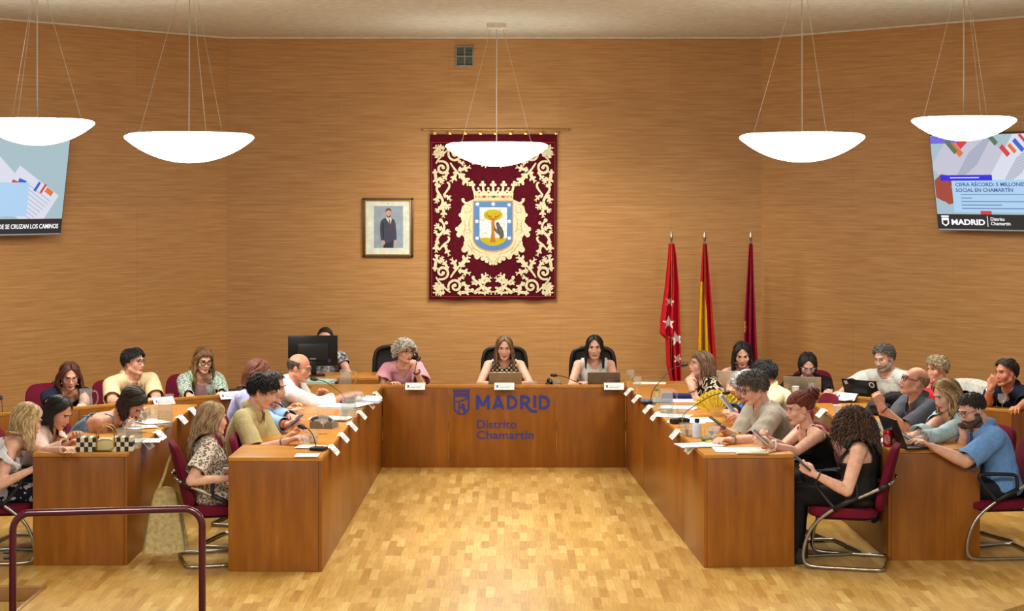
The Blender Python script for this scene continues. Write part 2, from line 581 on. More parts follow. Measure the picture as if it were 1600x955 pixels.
desk('left outer council desk carrying a checkered handbag at its front end', (-2.647, 12.33), (-2.664, 15.19), .65, (1, 0), (1.2,), G)
desk('right outer council desk with a red drink can at its front end', (2.555, 15.28), (2.625, 12.5), .645, (0, 1), (1.3,), G)
desk('slanting back left desk in front of the man in cream polo', (-4.32, 14.45), (-2.96, 15.59), .6, (0, 0), (.9,), G, low=.085)
desk('short back left desk in front of the woman in green floral jacket', (-2.955, 15.67), (-1.98, 16.35), .6, (1, 0), (), G, low=.085)
desk('centre presiding desk bearing a blue city emblem and lettering', (-1.213, 16.76), (1.063, 16.76), .65, (1, 1), (.62, 1.63), G, low=.085)
desk('low left return desk behind the bald man in white shirt', (-1.99, 16.79), (-1.217, 16.79), .6, (0, 0), (), G, low=.085)
desk('right return desk holding loose white papers beneath the red starred flag', (1.067, 16.79), (1.72, 16.79), .6, (0, 0), (), G, low=.03)
desk('straight back right desk before the woman with black hair and white laptop', (1.80, 16.25), (2.575, 16.25), .6, (0, 0), (), G, low=.05)
desk('slanting back right desk with black laptop and tall end panel', (2.585, 16.23), (4.12, 14.78), .6, (0, 1), (1.0,), G, low=.06)
desk('secretary table carrying the black computer monitor', (-2.2, 17.42), (-1.3, 17.42), .55, (1, 1), (), G)

# emblem and lettering on the centre desk
MPX = 16.76 / 2800                              # metres per photo pixel on its face
M_BLUE = plain((38, 58, 150), .5)
em = thing('desk_emblem', 'blue city emblem and lettering on the front of the centre desk', 'sign', ((690 - 800) * MPX, 16.757, 0))
def fx(cx, cy): return ((cx / 8.42) * MPX, EYE - (590 + cy / 8.42 - HOR) * MPX)
def strokes(mb, lst, mat=0, th=.0015, y=0):
    for p, w_ in lst:
        mb.stroke([fx(*q) for q in p], w_ / 8.42 * MPX, th, mat, (0, y, 0))
sh = MB()
strokes(sh, [
    ([(165, 240), (165, 400), (180, 440), (215, 472), (260, 482), (305, 472), (340, 440), (355, 400), (355, 240)], 17),
    ([(157, 240), (364, 240)], 17),
    ([(172, 315), (230, 312), (290, 292), (330, 268), (348, 248)], 14),
    ([(230, 312), (228, 470)], 14),
    ([(228, 392), (262, 372)], 13), ([(240, 378), (262, 400)], 10)])
sh.plate([fx(*p) for p in [(318, 275), (348, 245), (350, 262), (335, 282)]], .0014)
sh.plate([fx(*p) for p in [(262, 348), (285, 338), (298, 352), (305, 392), (325, 425), (338, 448), (322, 455), (308, 470), (288, 472), (285, 440), (268, 412), (258, 385), (266, 366)]], .0016)
sh.build('shield', M_BLUE, em, False)
cr = MB()
strokes(cr, [([(152, 178), (370, 178)], 12), ([(158, 218), (366, 218)], 7), ([(160, 198), (364, 198)], 6)])
for k in range(5):
    x = 160 + k * 50
    strokes(cr, [([(x, 182), (x, 150)], 14), ([(x - 8 if k else x, 160), (x + 8, 160)], 8)])
for k in range(4):
    cr.plate([fx(185 + k * 50 + 14 * math.cos(a), 170 + 10 * math.sin(a)) for a in np.linspace(0, 6.28, 10)[:-1]], .0013)
cr.build('crown', M_BLUE, em, False)
rd = MB()
for k in range(7): strokes(rd, [([(175 + k * 29, 208), (183 + k * 29, 208)], 11)], 0, .0018)
rd.build('crown_jewels', plain((150, 54, 66), .5), em, False)
def madrid(fx_, mat, parent, wid=34, name='lettering'):
    L = {
     'M': [[(470, 415), (470, 235)], [(470, 240), (543, 370)], [(543, 370), (616, 240)], [(616, 235), (616, 415)]],
     'A': [[(684, 418), (746, 238)], [(746, 238), (808, 418)], [(706, 368), (786, 368)]],
     'D': [[(876, 415), (876, 235)], [(870, 250), (915, 250), (955, 268), (980, 300), (983, 330), (975, 365), (950, 390), (915, 400), (870, 400)]],
     'R': [[(1052, 415), (1052, 235)], [(1046, 250), (1100, 250), (1135, 262), (1150, 290), (1146, 318), (1120, 338), (1046, 342)],
           [(1098, 338), (1125, 372), (1150, 412), (1185, 440), (1220, 446), (1252, 440)]],
     'I': [[(1226, 395), (1226, 235)]],
     'D2': [[(1298, 415), (1298, 235)], [(1292, 250), (1340, 250), (1382, 268), (1408, 300), (1412, 330), (1404, 365), (1378, 390), (1340, 400), (1292, 400)]]}
    for k, ss in L.items():
        mb = MB()
        for i, s_ in enumerate(ss):
            P = s_
            if len(P) > 3:                       # smooth the curved strokes
                for _ in range(2):
                    Q = [P[0]]
                    for a, b in zip(P, P[1:]): Q += [(a[0] * .75 + b[0] * .25, a[1] * .75 + b[1] * .25), (a[0] * .25 + b[0] * .75, a[1] * .25 + b[1] * .75)]
                    P = Q + [P[-1]]
            mb.stroke([fx_(*q) for q in P], wid * (fx_(1, 0)[0] - fx_(0, 0)[0]), .0014 + i * .0002)
        o = mb.build('letter', mat, parent, False)
madrid(fx, M_BLUE, em)
x0, z0 = fx(452, 666); x1, _ = fx(975, 666)
lettering('word', 'Distrito', .109, M_BLUE, em, (x0, -.001, z0), bold=.0004, width=x1 - x0)
x0, z0 = fx(452, 806); x1, _ = fx(1205, 806)
lettering('word', 'Chamartín', .109, M_BLUE, em, (x0, -.001, z0), bold=.0004, width=x1 - x0)

# ================================================================== PENDANT LAMPS
M_LAMP = emis((255, 252, 242), LAMP_STRENGTH)
M_WIRE = plain((196, 186, 170), .4, .6)
def pendant(px, yrim, hw, r_, label, a0=0.0):
    D = r_ * 2800 / hw
    c = atd(px, yrim, D)
    t = thing('pendant_lamp', label, 'lamp', c, 0, 'pendant bowl lamps')
    prof = [(max(.001, x), -.365 + 1.506 - math.sqrt(1.506 ** 2 - x * x)) for x in np.linspace(0, .985, 14)] + [(1.0, .028), (.992, .05), (.95, .075), (.9, .088)]
    MB().lathe([(a * r_, b * r_) for a, b in prof], seg=56).build('glass_bowl', M_LAMP, t, angle=180)
    MB().lathe([(.9 * r_, .085 * r_), (.88 * r_, .1 * r_), (.3 * r_, .11 * r_), (.001, .11 * r_)], seg=40).build('reflector_cover', plain((225, 220, 205), .5), t)
    top = CEIL - c.z
    MB().tube([(0, 0, .1 * r_), (0, 0, top)], .006, 8).build('power_cable', M_WIRE, t)
    for k in range(3):
        a = R(a0 + 120 * k)
        ca, sa = math.cos(a), math.sin(a)
        wv = MB().tube([(.78 * r_ * ca, .78 * r_ * sa, .07 * r_), (.07 * ca, .07 * sa, top - .05)], .0022, 6)
        wv.ball((.78 * r_ * ca, .78 * r_ * sa, .095 * r_), .014, 0, 8, 6)
        wv.build('suspension_wire', M_WIRE, t)
    MB().lathe([(.001, top), (.098, top), (.098, top - .045), (.09, top - .055), (.001, top - .055)], seg=32).build('ceiling_rose', plain((214, 206, 186), .6), t)
pendant(296, 218, 100, .51, 'glowing bowl lamp hanging above the woman in green floral jacket', 200)
pendant(776, 231, 80, .51, 'glowing bowl lamp hanging in front of the crest tapestry', 90)
pendant(1253, 218, 97, .51, 'glowing bowl lamp hanging right of the three flags', 170)
pendant(58, 195, 88, .47, 'glowing bowl lamp overlapping the screen with the black slogan bar', 20)
pendant(1506, 191, 80, .42, 'glowing bowl lamp overlapping the screen with the blue text panel', 160)

# ================================================================== WALL VENT
vt = thing('wall_vent', 'small grey square ventilation grille high on the back wall', 'vent', atd(726, 88, BACK))
k = BACK / 2800
vb = MB()
for sx in (-1, 0, 1): vb.box((sx * 13 * k, -.012, 0), (.012, .024, 32 * k), 0, .002)
for sz in (-1, 0, 1): vb.box((0, -.012, sz * 15 * k), (28 * k, .024, .012), 0, .002)
vb.build('frame', plain((150, 152, 140), .5, .3), vt)
sl = MB()
for i in range(22): sl.box((0, -.008, (-14.2 + i * 1.36) * k), (26 * k, .003, .010), 0, 0, Matrix.Rotation(R(35), 3, 'X'))
sl.box((0, -.002, 0), (26 * k, .002, 30 * k))
sl.build('louvre', plain((96, 100, 92), .5, .3), vt)

# ================================================================== PORTRAIT
k = BACK / 2800
pt = thing('framed_portrait', 'framed portrait of a standing man in dark suit and tie', 'picture', atd(606.5, 355.5, BACK))
def pp(cx, cy): return ((560 + cx / 8.68 - 606.5) * k, -(300 + cy / 8.68 - 355.5) * k)
fr = MB()
W2, H2 = 39.5 * k, 46.5 * k
for sx in (-1, 1): fr.box((sx * (W2 - .014), -.016, 0), (.028, .032, 2 * H2), 0, .006)
for sz in (-1, 1): fr.box((0, -.016, sz * (H2 - .014)), (2 * W2, .032, .028), 0, .006)
fr.build('frame', plain((92, 62, 28), .35, .2), pt)
il = MB()
for sx in (-1, 1): il.box((sx * (W2 - .030), -.018, 0), (.007, .030, 2 * H2 - .05), 0, .002)
for sz in (-1, 1): il.box((0, -.018, sz * (H2 - .030)), (2 * W2 - .05, .030, .007), 0, .002)
il.build('frame_lip', M_GOLD, pt)
MB().box((0, -.010, 0), (2 * W2 - .05, .004, 2 * H2 - .05)).build('mat_board', plain((222, 230, 214), .6), pt)
def flat(mb, pts_, mat, y): mb.plate([pp(*p) for p in pts_], .0006, mat, (0, y, 0))
def oval(cx, cy, a, b, n=18): return [(cx + a * math.cos(t), cy + b * math.sin(t)) for t in np.linspace(0, 2 * math.pi, n, endpoint=False)]
ph = MB()
flat(ph, [(212, 190), (606, 190), (606, 760), (212, 760)], 0, -.0122)
flat(ph, [(340, 640), (480, 640), (476, 760), (340, 760)], 1, -.0128)
flat(ph, [(380, 345), (330, 368), (303, 400), (292, 480), (296, 560), (306, 655), (350, 660), (352, 700), (420, 690), (470, 660), (486, 655), (520, 650), (516, 540), (505, 430), (490, 378), (440, 350)], 2, -.0134)
flat(ph, [(384, 338), (372, 352), (418, 425), (440, 440), (452, 370), (440, 345)], 3, -.0140)
flat(ph, [(416, 372), (428, 372), (448, 500), (440, 520), (424, 500)], 4, -.0146)
flat(ph, oval(410, 285, 37, 52), 5, -.0146)
flat(ph, [(390, 320), (434, 320), (430, 352), (412, 366), (392, 350)], 5, -.0143)
flat(ph, [(372, 282), (370, 250), (384, 228), (412, 220), (440, 232), (449, 258), (446, 282), (438, 256), (410, 246), (384, 256)], 6, -.0152)
flat(ph, [(382, 300), (392, 322), (412, 334), (434, 320), (440, 298), (444, 320), (430, 342), (404, 346), (386, 330)], 6, -.0150)
flat(ph, oval(340, 688, 24, 32), 5, -.0146)
flat(ph, oval(502, 676, 16, 28), 5, -.0146)
flat(ph, [(318, 400), (345, 420), (350, 640), (330, 640)], 1, -.0140)
ph.build('photo_print', [plain((150, 166, 182), .5), plain((34, 38, 54), .6), plain((58, 64, 86), .6), plain((226, 226, 222), .6), plain((110, 40, 50), .6), plain((205, 160, 136), .6), plain((70, 60, 50), .6)], pt, False)
cr = MB(); flat(cr, oval(402, 158, 16, 11), 0, -.0122); cr.build('mat_crest', plain((190, 186, 150), .6), pt, False)

# ================================================================== TAPESTRY
k = (BACK - .04) / 2800
tp = thing('wall_tapestry', 'maroon velvet tapestry with cream scrolls and a crowned bear and tree crest', 'tapestry', (0, BACK - .045, 0))
def tx(cx, cy): return ((640 + cx / 4.548 - 800) * k, EYE - (270 + cy / 4.548 - HOR) * k)
# velvet cloth, hanging in shallow waves
TL, TRr, TT, TB = (672 - 800) * k, (870 - 800) * k, EYE - (210 - HOR) * k, EYE - (468 - HOR) * k
def cw(x, z): return .004 * math.sin(x * 21) + .003 * math.sin(x * 47 + z * 2)
nx, nz_ = 60, 30
vs, fs = [], []
for side in (0, 1):
    for j in range(nz_ + 1):
        for i in range(nx + 1):
            s_ = j / nz_
            x = TL + (TRr - TL) * i / nx + (-.010 * s_ if i < nx / 2 else -.010 * s_)
            z = TT + (TB - TT) * s_ + (0.006 * math.sin(i * .35) if j == nz_ else 0)
            vs.append((x, cw(x, z) + side * .008, z))
n1 = (nx + 1) * (nz_ + 1)
for j in range(nz_):
    for i in range(nx):
        a = j * (nx + 1) + i
        fs.append((a, a + nx + 1, a + nx + 2, a + 1)); b = a + n1
        fs.append((b, b + 1, b + nx + 2, b + nx + 1))
for i in range(nx):
    a = i; fs.append((a, a + 1, a + 1 + n1, a + n1)); a = nz_ * (nx + 1) + i; fs.append((a + 1, a, a + n1, a + 1 + n1))
for j in range(nz_):
    a = j * (nx + 1); fs.append((a + nx + 1, a, a + n1, a + nx + 1 + n1)); a += nx; fs.append((a, a + nx + 1, a + nx + 1 + n1, a + n1))
velvet = cloth_mat((84, 9, 25), 30, .16, .9, .1)
MB().add(vs, fs).build('velvet_cloth', velvet, tp)
M_CREAM = cloth_mat((226, 214, 176), 90, .16, .8, .05)
M_CREAM2 = cloth_mat((196, 178, 128), 90, .2, .8, .05)
def curve(P, it=2):
    for _ in range(it):
        Q = [P[0]]
        for a, b in zip(P, P[1:]): Q += [(a[0] * .75 + b[0] * .25, a[1] * .75 + b[1] * .25), (a[0] * .25 + b[0] * .75, a[1] * .25 + b[1] * .75)]
        P = Q + [P[-1]]
    return P
def taper(n, w0, w1, w2): return [np.interp(i / (n - 1), [0, .45, 1], [w0, w1, w2]) for i in range(n)]
def orn(mb, P, w0, w1, w2, f, mat=0, y=-.0125, th=.003):
    Q = curve(P)
    kk = k / 4.548
    mb.stroke([tx(*f(*q)) for q in Q], [a * kk for a in taper(len(Q), w0, w1, w2)], th, mat, (0, y, 0))
def leafy(mb, P, w_, f, mat=0, y=-.0125):
    """An acanthus leaf: a spine with lobes on both sides."""
    Q = np.array(curve(P, 1), float)
    T = np.gradient(Q, axis=0); T /= np.linalg.norm(T, axis=1, keepdims=True) + 1e-9
    N = np.stack([-T[:, 1], T[:, 0]], 1)
    kk = k / 4.548
    n = len(Q)
    orn(mb, P, w_ * .5, w_ * .9, w_ * .35, f, mat, y)
    for i in range(1, n, 2):
        g = math.sin(math.pi * (0.15 + .8 * i / n)) * w_
        for s_ in (-1, 1):
            c = Q[i] + N[i] * s_ * g * .55 + T[i] * g * .25
            d = N[i] * s_ + T[i] * .7; d /= np.linalg.norm(d)
            e = np.array([-d[1], d[0]])
            pts_ = [c + d * g * .55 * math.cos(t) + e * g * .32 * math.sin(t) for t in np.linspace(0, 2 * math.pi, 10, endpoint=False)]
            mb.plate([tx(*f(*q)) for q in pts_], .0032 + .0004 * (i % 3), mat, (0, y, 0))
def spiral(c, r0, r1, t0, turns, n=26):
    return [(c[0] + (r0 + (r1 - r0) * i / n) * math.cos(R(t0 + 360 * turns * i / n)), c[1] + (r0 + (r1 - r0) * i / n) * math.sin(R(t0 + 360 * turns * i / n))) for i in range(n + 1)]
def dot(mb, c, r_, f, mat=0, y=-.013): mb.plate([tx(*f(*q)) for q in oval(c[0], c[1], r_, r_, 12)], .0034, mat, (0, y, 0))
MID = 594.0                                     # mirror axis of the crest in these drawing units
TOPM, BOTM = -205.0, 880.0
def corner(mb, f):
    orn(mb, spiral((232, 708), 52, 10, 120, -1.35), 14, 20, 10, f)
    orn(mb, spiral((325, 806), 52, 10, 150, 1.35), 14, 20, 10, f)
    dot(mb, (240, 712), 13, f); dot(mb, (322, 800), 13, f); dot(mb, (238, 798), 9, f)
    leafy(mb, [(232, 800), (215, 825), (185, 855)], 34, f)
    leafy(mb, [(200, 780), (190, 800), (180, 820)], 22, f); leafy(mb, [(250, 850), (230, 850), (205, 862)], 22, f)
    orn(mb, [(290, 745), (320, 700), (355, 660), (380, 630)], 10, 16, 10, f)
    leafy(mb, [(330, 690), (325, 650), (300, 615)], 26, f)
    leafy(mb, [(360, 670), (385, 630), (415, 600)], 34, f)
    leafy(mb, [(345, 695), (380, 700), (425, 715)], 26, f)
    leafy(mb, [(180, 700), (185, 640), (200, 590)], 26, f); dot(mb, (190, 590), 12, f)
    leafy(mb, [(205, 640), (225, 625), (235, 600)], 20, f)
    leafy(mb, [(270, 690), (260, 650), (235, 630)], 22, f)
    leafy(mb, [(340, 855), (390, 850), (440, 840)], 24, f); dot(mb, (446, 832), 12, f)
    leafy(mb, [(370, 780), (400, 800), (420, 830)], 24, f)
    leafy(mb, [(345, 765), (370, 740), (385, 745)], 18, f)
    orn(mb, [(188, 740), (205, 770), (232, 800), (262, 830), (290, 850)], 10, 14, 10, f)
def side(mb, f):
    orn(mb, [(225, 340), (250, 375), (240, 420), (200, 455), (190, 510), (210, 550)], 12, 20, 14, f)
    dot(mb, (222, 338), 14, f); dot(mb, (262, 356), 12, f)
    leafy(mb, [(240, 420), (262, 430), (282, 415)], 24, f)
    leafy(mb, [(235, 400), (205, 390), (188, 372)], 24, f)
    leafy(mb, [(205, 445), (190, 430), (180, 410)], 16, f)
    orn(mb, [(210, 550), (240, 510), (275, 490), (285, 462), (270, 455)], 10, 16, 12, f)
    leafy(mb, [(250, 505), (262, 545), (280, 585)], 22, f)
    leafy(mb, [(205, 480), (185, 520), (190, 560)], 24, f)
    orn(mb, [(200, 90), (190, 120), (215, 160), (240, 200), (225, 240), (205, 255)], 14, 20, 12, f)
    dot(mb, (208, 92), 14, f)
    orn(mb, [(240, 160), (265, 130), (285, 100), (280, 70), (265, 72)], 10, 16, 12, f)
    leafy(mb, [(240, 165), (270, 165), (292, 195)], 20, f)
    leafy(mb, [(215, 160), (195, 180), (190, 210)], 24, f)
    leafy(mb, [(238, 215), (262, 230), (280, 250)], 26, f)
    leafy(mb, [(230, 235), (245, 275), (240, 312)], 24, f)
    leafy(mb, [(225, 245), (205, 260), (192, 275)], 20, f)
def bottom(mb, f):
    orn(mb, [(445, 745), (470, 770), (500, 785), (515, 815), (480, 830), (465, 850)], 14, 20, 14, f)
    dot(mb, (452, 744), 12, f); dot(mb, (468, 848), 14, f)
    leafy(mb, [(500, 785), (520, 755), (545, 725)], 30, f)
    leafy(mb, [(515, 785), (550, 770), (575, 745)], 22, f)
    leafy(mb, [(510, 815), (545, 820), (582, 850)], 28, f)
    leafy(mb, [(485, 790), (460, 790), (445, 775)], 16, f)
    leafy(mb, [(480, 848), (520, 852), (560, 855)], 18, f)
ident = lambda x, y: (x, y)
mir = lambda x, y: (2 * MID - x, y)
ymid = (BOTM + TOPM) / 2
def flipy(f): return lambda x, y: f(x, 2 * ymid - y)
for f in (ident, mir, flipy(ident), flipy(mir)):
    mb = MB(); corner(mb, f); mb.build('corner_scroll', M_CREAM, tp, False)
for f in (ident, mir):
    mb = MB(); side(mb, f); mb.build('side_scroll', M_CREAM, tp, False)
for f in (ident, mir, flipy(ident), flipy(mir)):
    mb = MB(); bottom(mb, f); mb.build('edge_scroll', M_CREAM, tp, False)
bd = MB()
kk = k / 4.548
for P in ([(158, -215), (158, 882)], [(1032, -215), (1032, 882)], [(158, 880), (1032, 880)], [(158, -215), (1032, -215)]):
    bd.stroke([tx(*p) for p in P], 3 * kk, .002, 0, (0, -.0095, 0))
bd.build('border_cord', cloth_mat((176, 70, 70), 60), tp, False)
# the crest
ct = MB()
half = [(594, 190), (455, 188), (430, 200), (405, 210), (378, 190), (372, 205), (392, 222), (372, 250), (360, 300), (372, 350), (345, 380), (340, 420), (352, 462), (372, 440), (388, 460),
        (392, 500), (380, 520), (390, 560), (425, 555), (445, 575), (470, 600), (500, 600), (520, 590), (540, 625), (560, 615), (570, 645), (585, 640), (594, 662)]
ct.plate([tx(*p) for p in half] + [tx(2 * MID - x, y) for x, y in half[-2:0:-1]], .003, 0, (0, -.0105, 0))
for f in (ident, mir):
    for i, (x, y, r_) in enumerate([(380, 192, 12), (340, 400, 16), (350, 440, 18), (390, 545, 22), (430, 570, 18), (480, 596, 20), (400, 500, 16), (362, 300, 14), (520, 610, 16), (548, 628, 14), (575, 645, 12)]):
        ct.plate([tx(*f(*q)) for q in oval(x, y, r_, r_, 12)], .0034 + .0002 * i, 0, (0, -.0105, 0))
ct.build('cartouche', M_CREAM, tp, False)
cd = MB()
for f in (ident, mir):
    for P in (spiral((410, 260), 40, 8, 200, 1.4), [(440, 300), (420, 350), (425, 400), (445, 430)], [(385, 330), (400, 380), (380, 430)], spiral((408, 420), 26, 6, 60, -1.2),
              [(430, 480), (450, 530), (500, 565), (560, 580)], [(400, 480), (420, 520), (470, 575)], spiral((450, 545), 16, 5, 0, 1.1), [(540, 590), (560, 605), (590, 640)]):
        orn(cd, P, 4, 7, 4, f, 0, -.0140, .0012)
cd.build('cartouche_stitching', M_CREAM2, tp, False)
sd = MB()
def shield(x0_, x1_, y0_, yb, bulge): return [(x0_, y0_), (x1_, y0_), (x1_, yb)] + [(MID + (x1_ - MID) * math.cos(a), yb + bulge * math.sin(a)) for a in np.linspace(.15, math.pi - .15, 14)] + [(x0_, yb)]
sd.plate([tx(*p) for p in shield(448, 738, 196, 470, 95)], .002, 2, (0, -.0145, 0))
sd.plate([tx(*p) for p in shield(455, 731, 203, 470, 84)], .002, 0, (0, -.0155, 0))
sd.plate([tx(*p) for p in shield(498, 692, 246, 440, 78)], .002, 1, (0, -.0165, 0))
sd.build('shield', [cloth_mat((92, 130, 178), 60), cloth_mat((226, 228, 224), 40, .2), cloth_mat((214, 160, 90), 60)], tp, False)
gd = MB()
gd.plate([tx(*p) for p in [(500, 466), (540, 460), (594, 464), (650, 460), (690, 466)] + [(MID + 94 * math.cos(a), 460 + 56 * math.sin(a)) for a in np.linspace(.2, math.pi - .2, 12)]], .002, 0, (0, -.0178, 0))
gd.build('grass_field', cloth_mat((186, 166, 34), 60), tp, False)
te = MB()
te.plate([tx(*p) for p in [(580, 320), (606, 320), (603, 420), (612, 495), (572, 495), (582, 420)]], .002, 0, (0, -.0190, 0))
te.plate([tx(*p) for p in [(582, 340), (555, 305), (562, 300), (594, 330), (626, 300), (634, 305), (606, 340)]], .001, 0, (0, -.0222, 0))
te.plate([tx(*p) for p in oval(594, 300, 68, 40, 26)], .0026, 1, (0, -.0190, 0))
for i, (x, y) in enumerate([(548, 305), (562, 312), (575, 325), (590, 328), (602, 330), (618, 318), (632, 308), (642, 298), (580, 308), (608, 312), (552, 292)]):
    te.plate([tx(*p) for p in oval(x, y, 5, 5, 8)], .001, 2, (0, -.0238, 0))
te.build('strawberry_tree', [cloth_mat((172, 116, 46), 60), cloth_mat((178, 168, 40), 60), cloth_mat((196, 66, 40), 60)], tp, False)
be = MB()
be.plate([tx(*p) for p in [(612, 362), (620, 350), (634, 352), (642, 372), (658, 392), (668, 420), (672, 450), (660, 468), (640, 470), (640, 450), (626, 432), (612, 425), (602, 408), (600, 380), (606, 376), (612, 398), (620, 404), (618, 380)]], .003, 0, (0, -.0195, 0))
be.build('bear', cloth_mat((96, 90, 82), 60, .25), tp, False)
for x, y in [(482, 223), (594, 222), (708, 228), (478, 345), (708, 345), (480, 465), (708, 464)]:
    mb = MB(); mb.plate([tx(x + (17 if i % 2 == 0 else 8.5) * math.sin(i * math.pi / 6), y - (17 if i % 2 == 0 else 8.5) * math.cos(i * math.pi / 6)) for i in range(12)], .002, 0, (0, -.0182, 0))
    mb.build('star', cloth_mat((238, 238, 236), 60), tp, False)
cn = MB()
cn.plate([tx(*p) for p in [(455, 146), (738, 146), (734, 192), (460, 192)]], .004, 0, (0, -.0150, 0))
for i in range(5):
    x = 462 + i * 66; e = (i - 2) * 9
    orn(cn, [(x, 148), (x + e * .5, 110), (x + e, 75)], 14, 16, 12, ident, 0, -.0148)
    for dx, dy, r_ in ((0, -14, 11), (-14, 4, 10), (14, 4, 10), (0, 4, 9)): dot(cn, (x + e + dx, 82 + dy), r_, ident, 0, -.0152)
    if i < 4:
        orn(cn, [(x + 4, 130), (x + 20, 146), (x + 33, 120), (x + 46, 146), (x + 62, 130)], 10, 12, 10, ident, 0, -.0146)
        dot(cn, (x + 33 + e * .6 + 4, 112), 9, ident, 0, -.015)
cn.build('crown', M_CREAM, tp, False)
cj = MB()
cj.plate([tx(*p) for p in [(458, 160), (736, 160), (734, 182), (460, 182)]], .001, 3, (0, -.0192, 0))
for x, m_, rx in ((530, 0, 20), (664, 0, 20), (598, 1, 24)): cj.plate([tx(x + rx * math.cos(t), 170 + 9 * math.sin(t)) for t in np.linspace(0, 6.28, 5)[:-1]], .001, m_, (0, -.0204, 0))
for x in (470, 494, 562, 628, 698, 722): cj.plate([tx(*p) for p in oval(x, 170, 5, 8, 8)], .001, 2, (0, -.0204, 0))
cj.build('crown_jewels', [cloth_mat((190, 60, 56), 60), cloth_mat((70, 110, 70), 60), cloth_mat((140, 120, 80), 60), cloth_mat((206, 190, 146), 60)], tp, False)
# brass rod and hanging tabs
rod = thing('curtain_rod', 'thin brass rod carrying the maroon tapestry', 'rod', (0, BACK - .05, EYE - (203 - HOR) * k))
MB().tube([((662 - 800) * k, 0, 0), ((887 - 800) * k, 0, 0)], .009, 12).build('pole', M_BRASS, rod)
for x in (662, 887): MB().ball(((x - 800) * k, 0, 0), .015).build('finial', M_BRASS, rod)
for x in (684, 864): MB().box(((x - 800) * k, .025, 0), (.015, .05, .015), 0, .003).build('bracket', M_BRASS, rod)
for i in range(9):
    x = (679 + 23.8 * i - 800) * k
    tb = MB().tube([(x - .012, -.002, -.03), (x - .013, -.004, .012), (x, -.004, .016), (x + .013, -.004, .012), (x + .012, -.002, -.03)], .0035, 6)
    tb.box((x, .0, -.038), (.034, .006, .03), 0, .002)
    ob = tb.build('hanging_tab', M_BRASS, tp); ob.location = (0, -.006, rod.location.z)

# ================================================================== FLAGS
def star(cx, cz, r_, rot=0): return [(cx + (r_ if i % 2 == 0 else r_ * .4) * math.sin(R(rot) + i * math.pi / 5), cz + (r_ if i % 2 == 0 else r_ * .4) * math.cos(R(rot) + i * math.pi / 5)) for i in range(10)]
def flag(label, px_top, tip, prof, paint, mats, D=18.85, seed=0, extra=None, base_px=None):
    kx = D / 2800
    top = atd(px_top, tip, D)
    t = thing('flag_on_pole', label, 'flag', (top.x, D, 0), 0, 'flags on poles')
    lean = ((base_px or px_top) - px_top) * kx
    zt = top.z
    MB().tube([(lean, 0, .04), (0, 0, zt - .14)], .013, 12).build('pole', M_BRASS, t)
    MB().lathe([(.001, zt), (.006, zt - .015), (.019, zt - .06), (.016, zt - .085), (.007, zt - .11), (.014, zt - .118), (.014, zt - .13), (.008, zt - .135), (.008, zt - .15)], seg=16).build('spear_finial', M_STEEL, t)
    MB().lathe([(.001, .06), (.03, .06), (.04, .045), (.13, .03), (.15, .015), (.15, 0), (.001, 0)], (lean, 0, 0), 28).build('stand', plain((60, 44, 30), .4), t)
    nu, nt = 90, 130
    ys = [p[0] for p in prof]
    vs, fs, ms = [], [], []
    for j in range(nt + 1):
        py = ys[0] + (ys[-1] - ys[0]) * j / nt
        l = np.interp(py, ys, [p[1] for p in prof]); r_ = np.interp(py, ys, [p[2] for p in prof])
        s_ = j / nt
        for i in range(nu + 1):
            u = i / nu
            fold = math.sin(u * math.pi * 5 + seed + s_ * .8) * (.012 + .05 * s_ ** .7) + .015 * math.sin(u * 17 + seed * 2 + s_ * 3) * s_
            uu = u + .035 * math.sin(u * math.pi * 10 + seed) * s_
            x = (l + (r_ - l) * uu - px_top) * kx
            vs.append((x, -.015 + fold, EYE - (py - HOR) * kx + .012 * math.sin(u * 9 + seed) * (s_ ** 4)))
    for j in range(nt):
        for i in range(nu):
            a = j * (nu + 1) + i
            c = vs[a + nu + 2]
            fs.append((a, a + nu + 1, a + nu + 2, a + 1)); ms.append(paint((i + .5) / nu, (j + .5) / nt, c[0] / kx + px_top, HOR + (EYE - c[2]) / kx))
    mb = MB()
    mb.v = [np.array(vs)]; mb.f = fs; mb.m = ms; mb.n = len(vs)
    cl = mb.build('cloth', mats, t, angle=180)
    so = cl.modifiers.new('thick', 'SOLIDIFY'); so.thickness = .004
    if extra: extra(t, kx, px_top)
    return t
def inside(x, y, poly):
    r_ = False
    for (x0_, y0_), (x1_, y1_) in zip(poly, poly[1:] + poly[:1]):
        if (y0_ > y) != (y1_ > y) and x < (x1_ - x0_) * (y - y0_) / (y1_ - y0_) + x0_: r_ = not r_
    return r_
STARS = [star(x, -y, r_, ro) for x, y, r_, ro in ((1047, 472, 8, 15), (1045, 505, 11, 0), (1056.5, 530, 12, -10), (1059, 561, 8, 20))]
CREST = [star(x, -y, r_, 10) for x, y, r_ in ((1163, 505, 4.5), (1162, 511, 4), (1166, 512, 3.5), (1163.5, 517, 4.5))]
RED = cloth_mat((196, 26, 40), 40, .12, .7, .2)
flag('red flag with white stars, leftmost of the three flags', 1049, 361,
     [(381, 1045, 1053), (400, 1044, 1056), (450, 1039, 1060), (500, 1032, 1061), (522, 1031, 1062), (530, 1040, 1062), (570, 1041, 1063), (598, 1047, 1063)],
     lambda u, v, x, y: 1 if any(inside(x, -y, p) for p in STARS) else 0, [RED, cloth_mat((236, 230, 226), 50)], seed=.6)
flag('red and yellow striped flag, middle of the three flags', 1101, 361,
     [(381, 1098, 1104), (440, 1094, 1109), (500, 1091, 1113), (540, 1090, 1116), (600, 1089, 1120)],
     lambda u, v, x, y: (1 if v > .27 and .03 < u < .26 + .70 * (v - .05) else 0), [RED, cloth_mat((226, 170, 26), 40, .1, .7, .2)], seed=2.0)
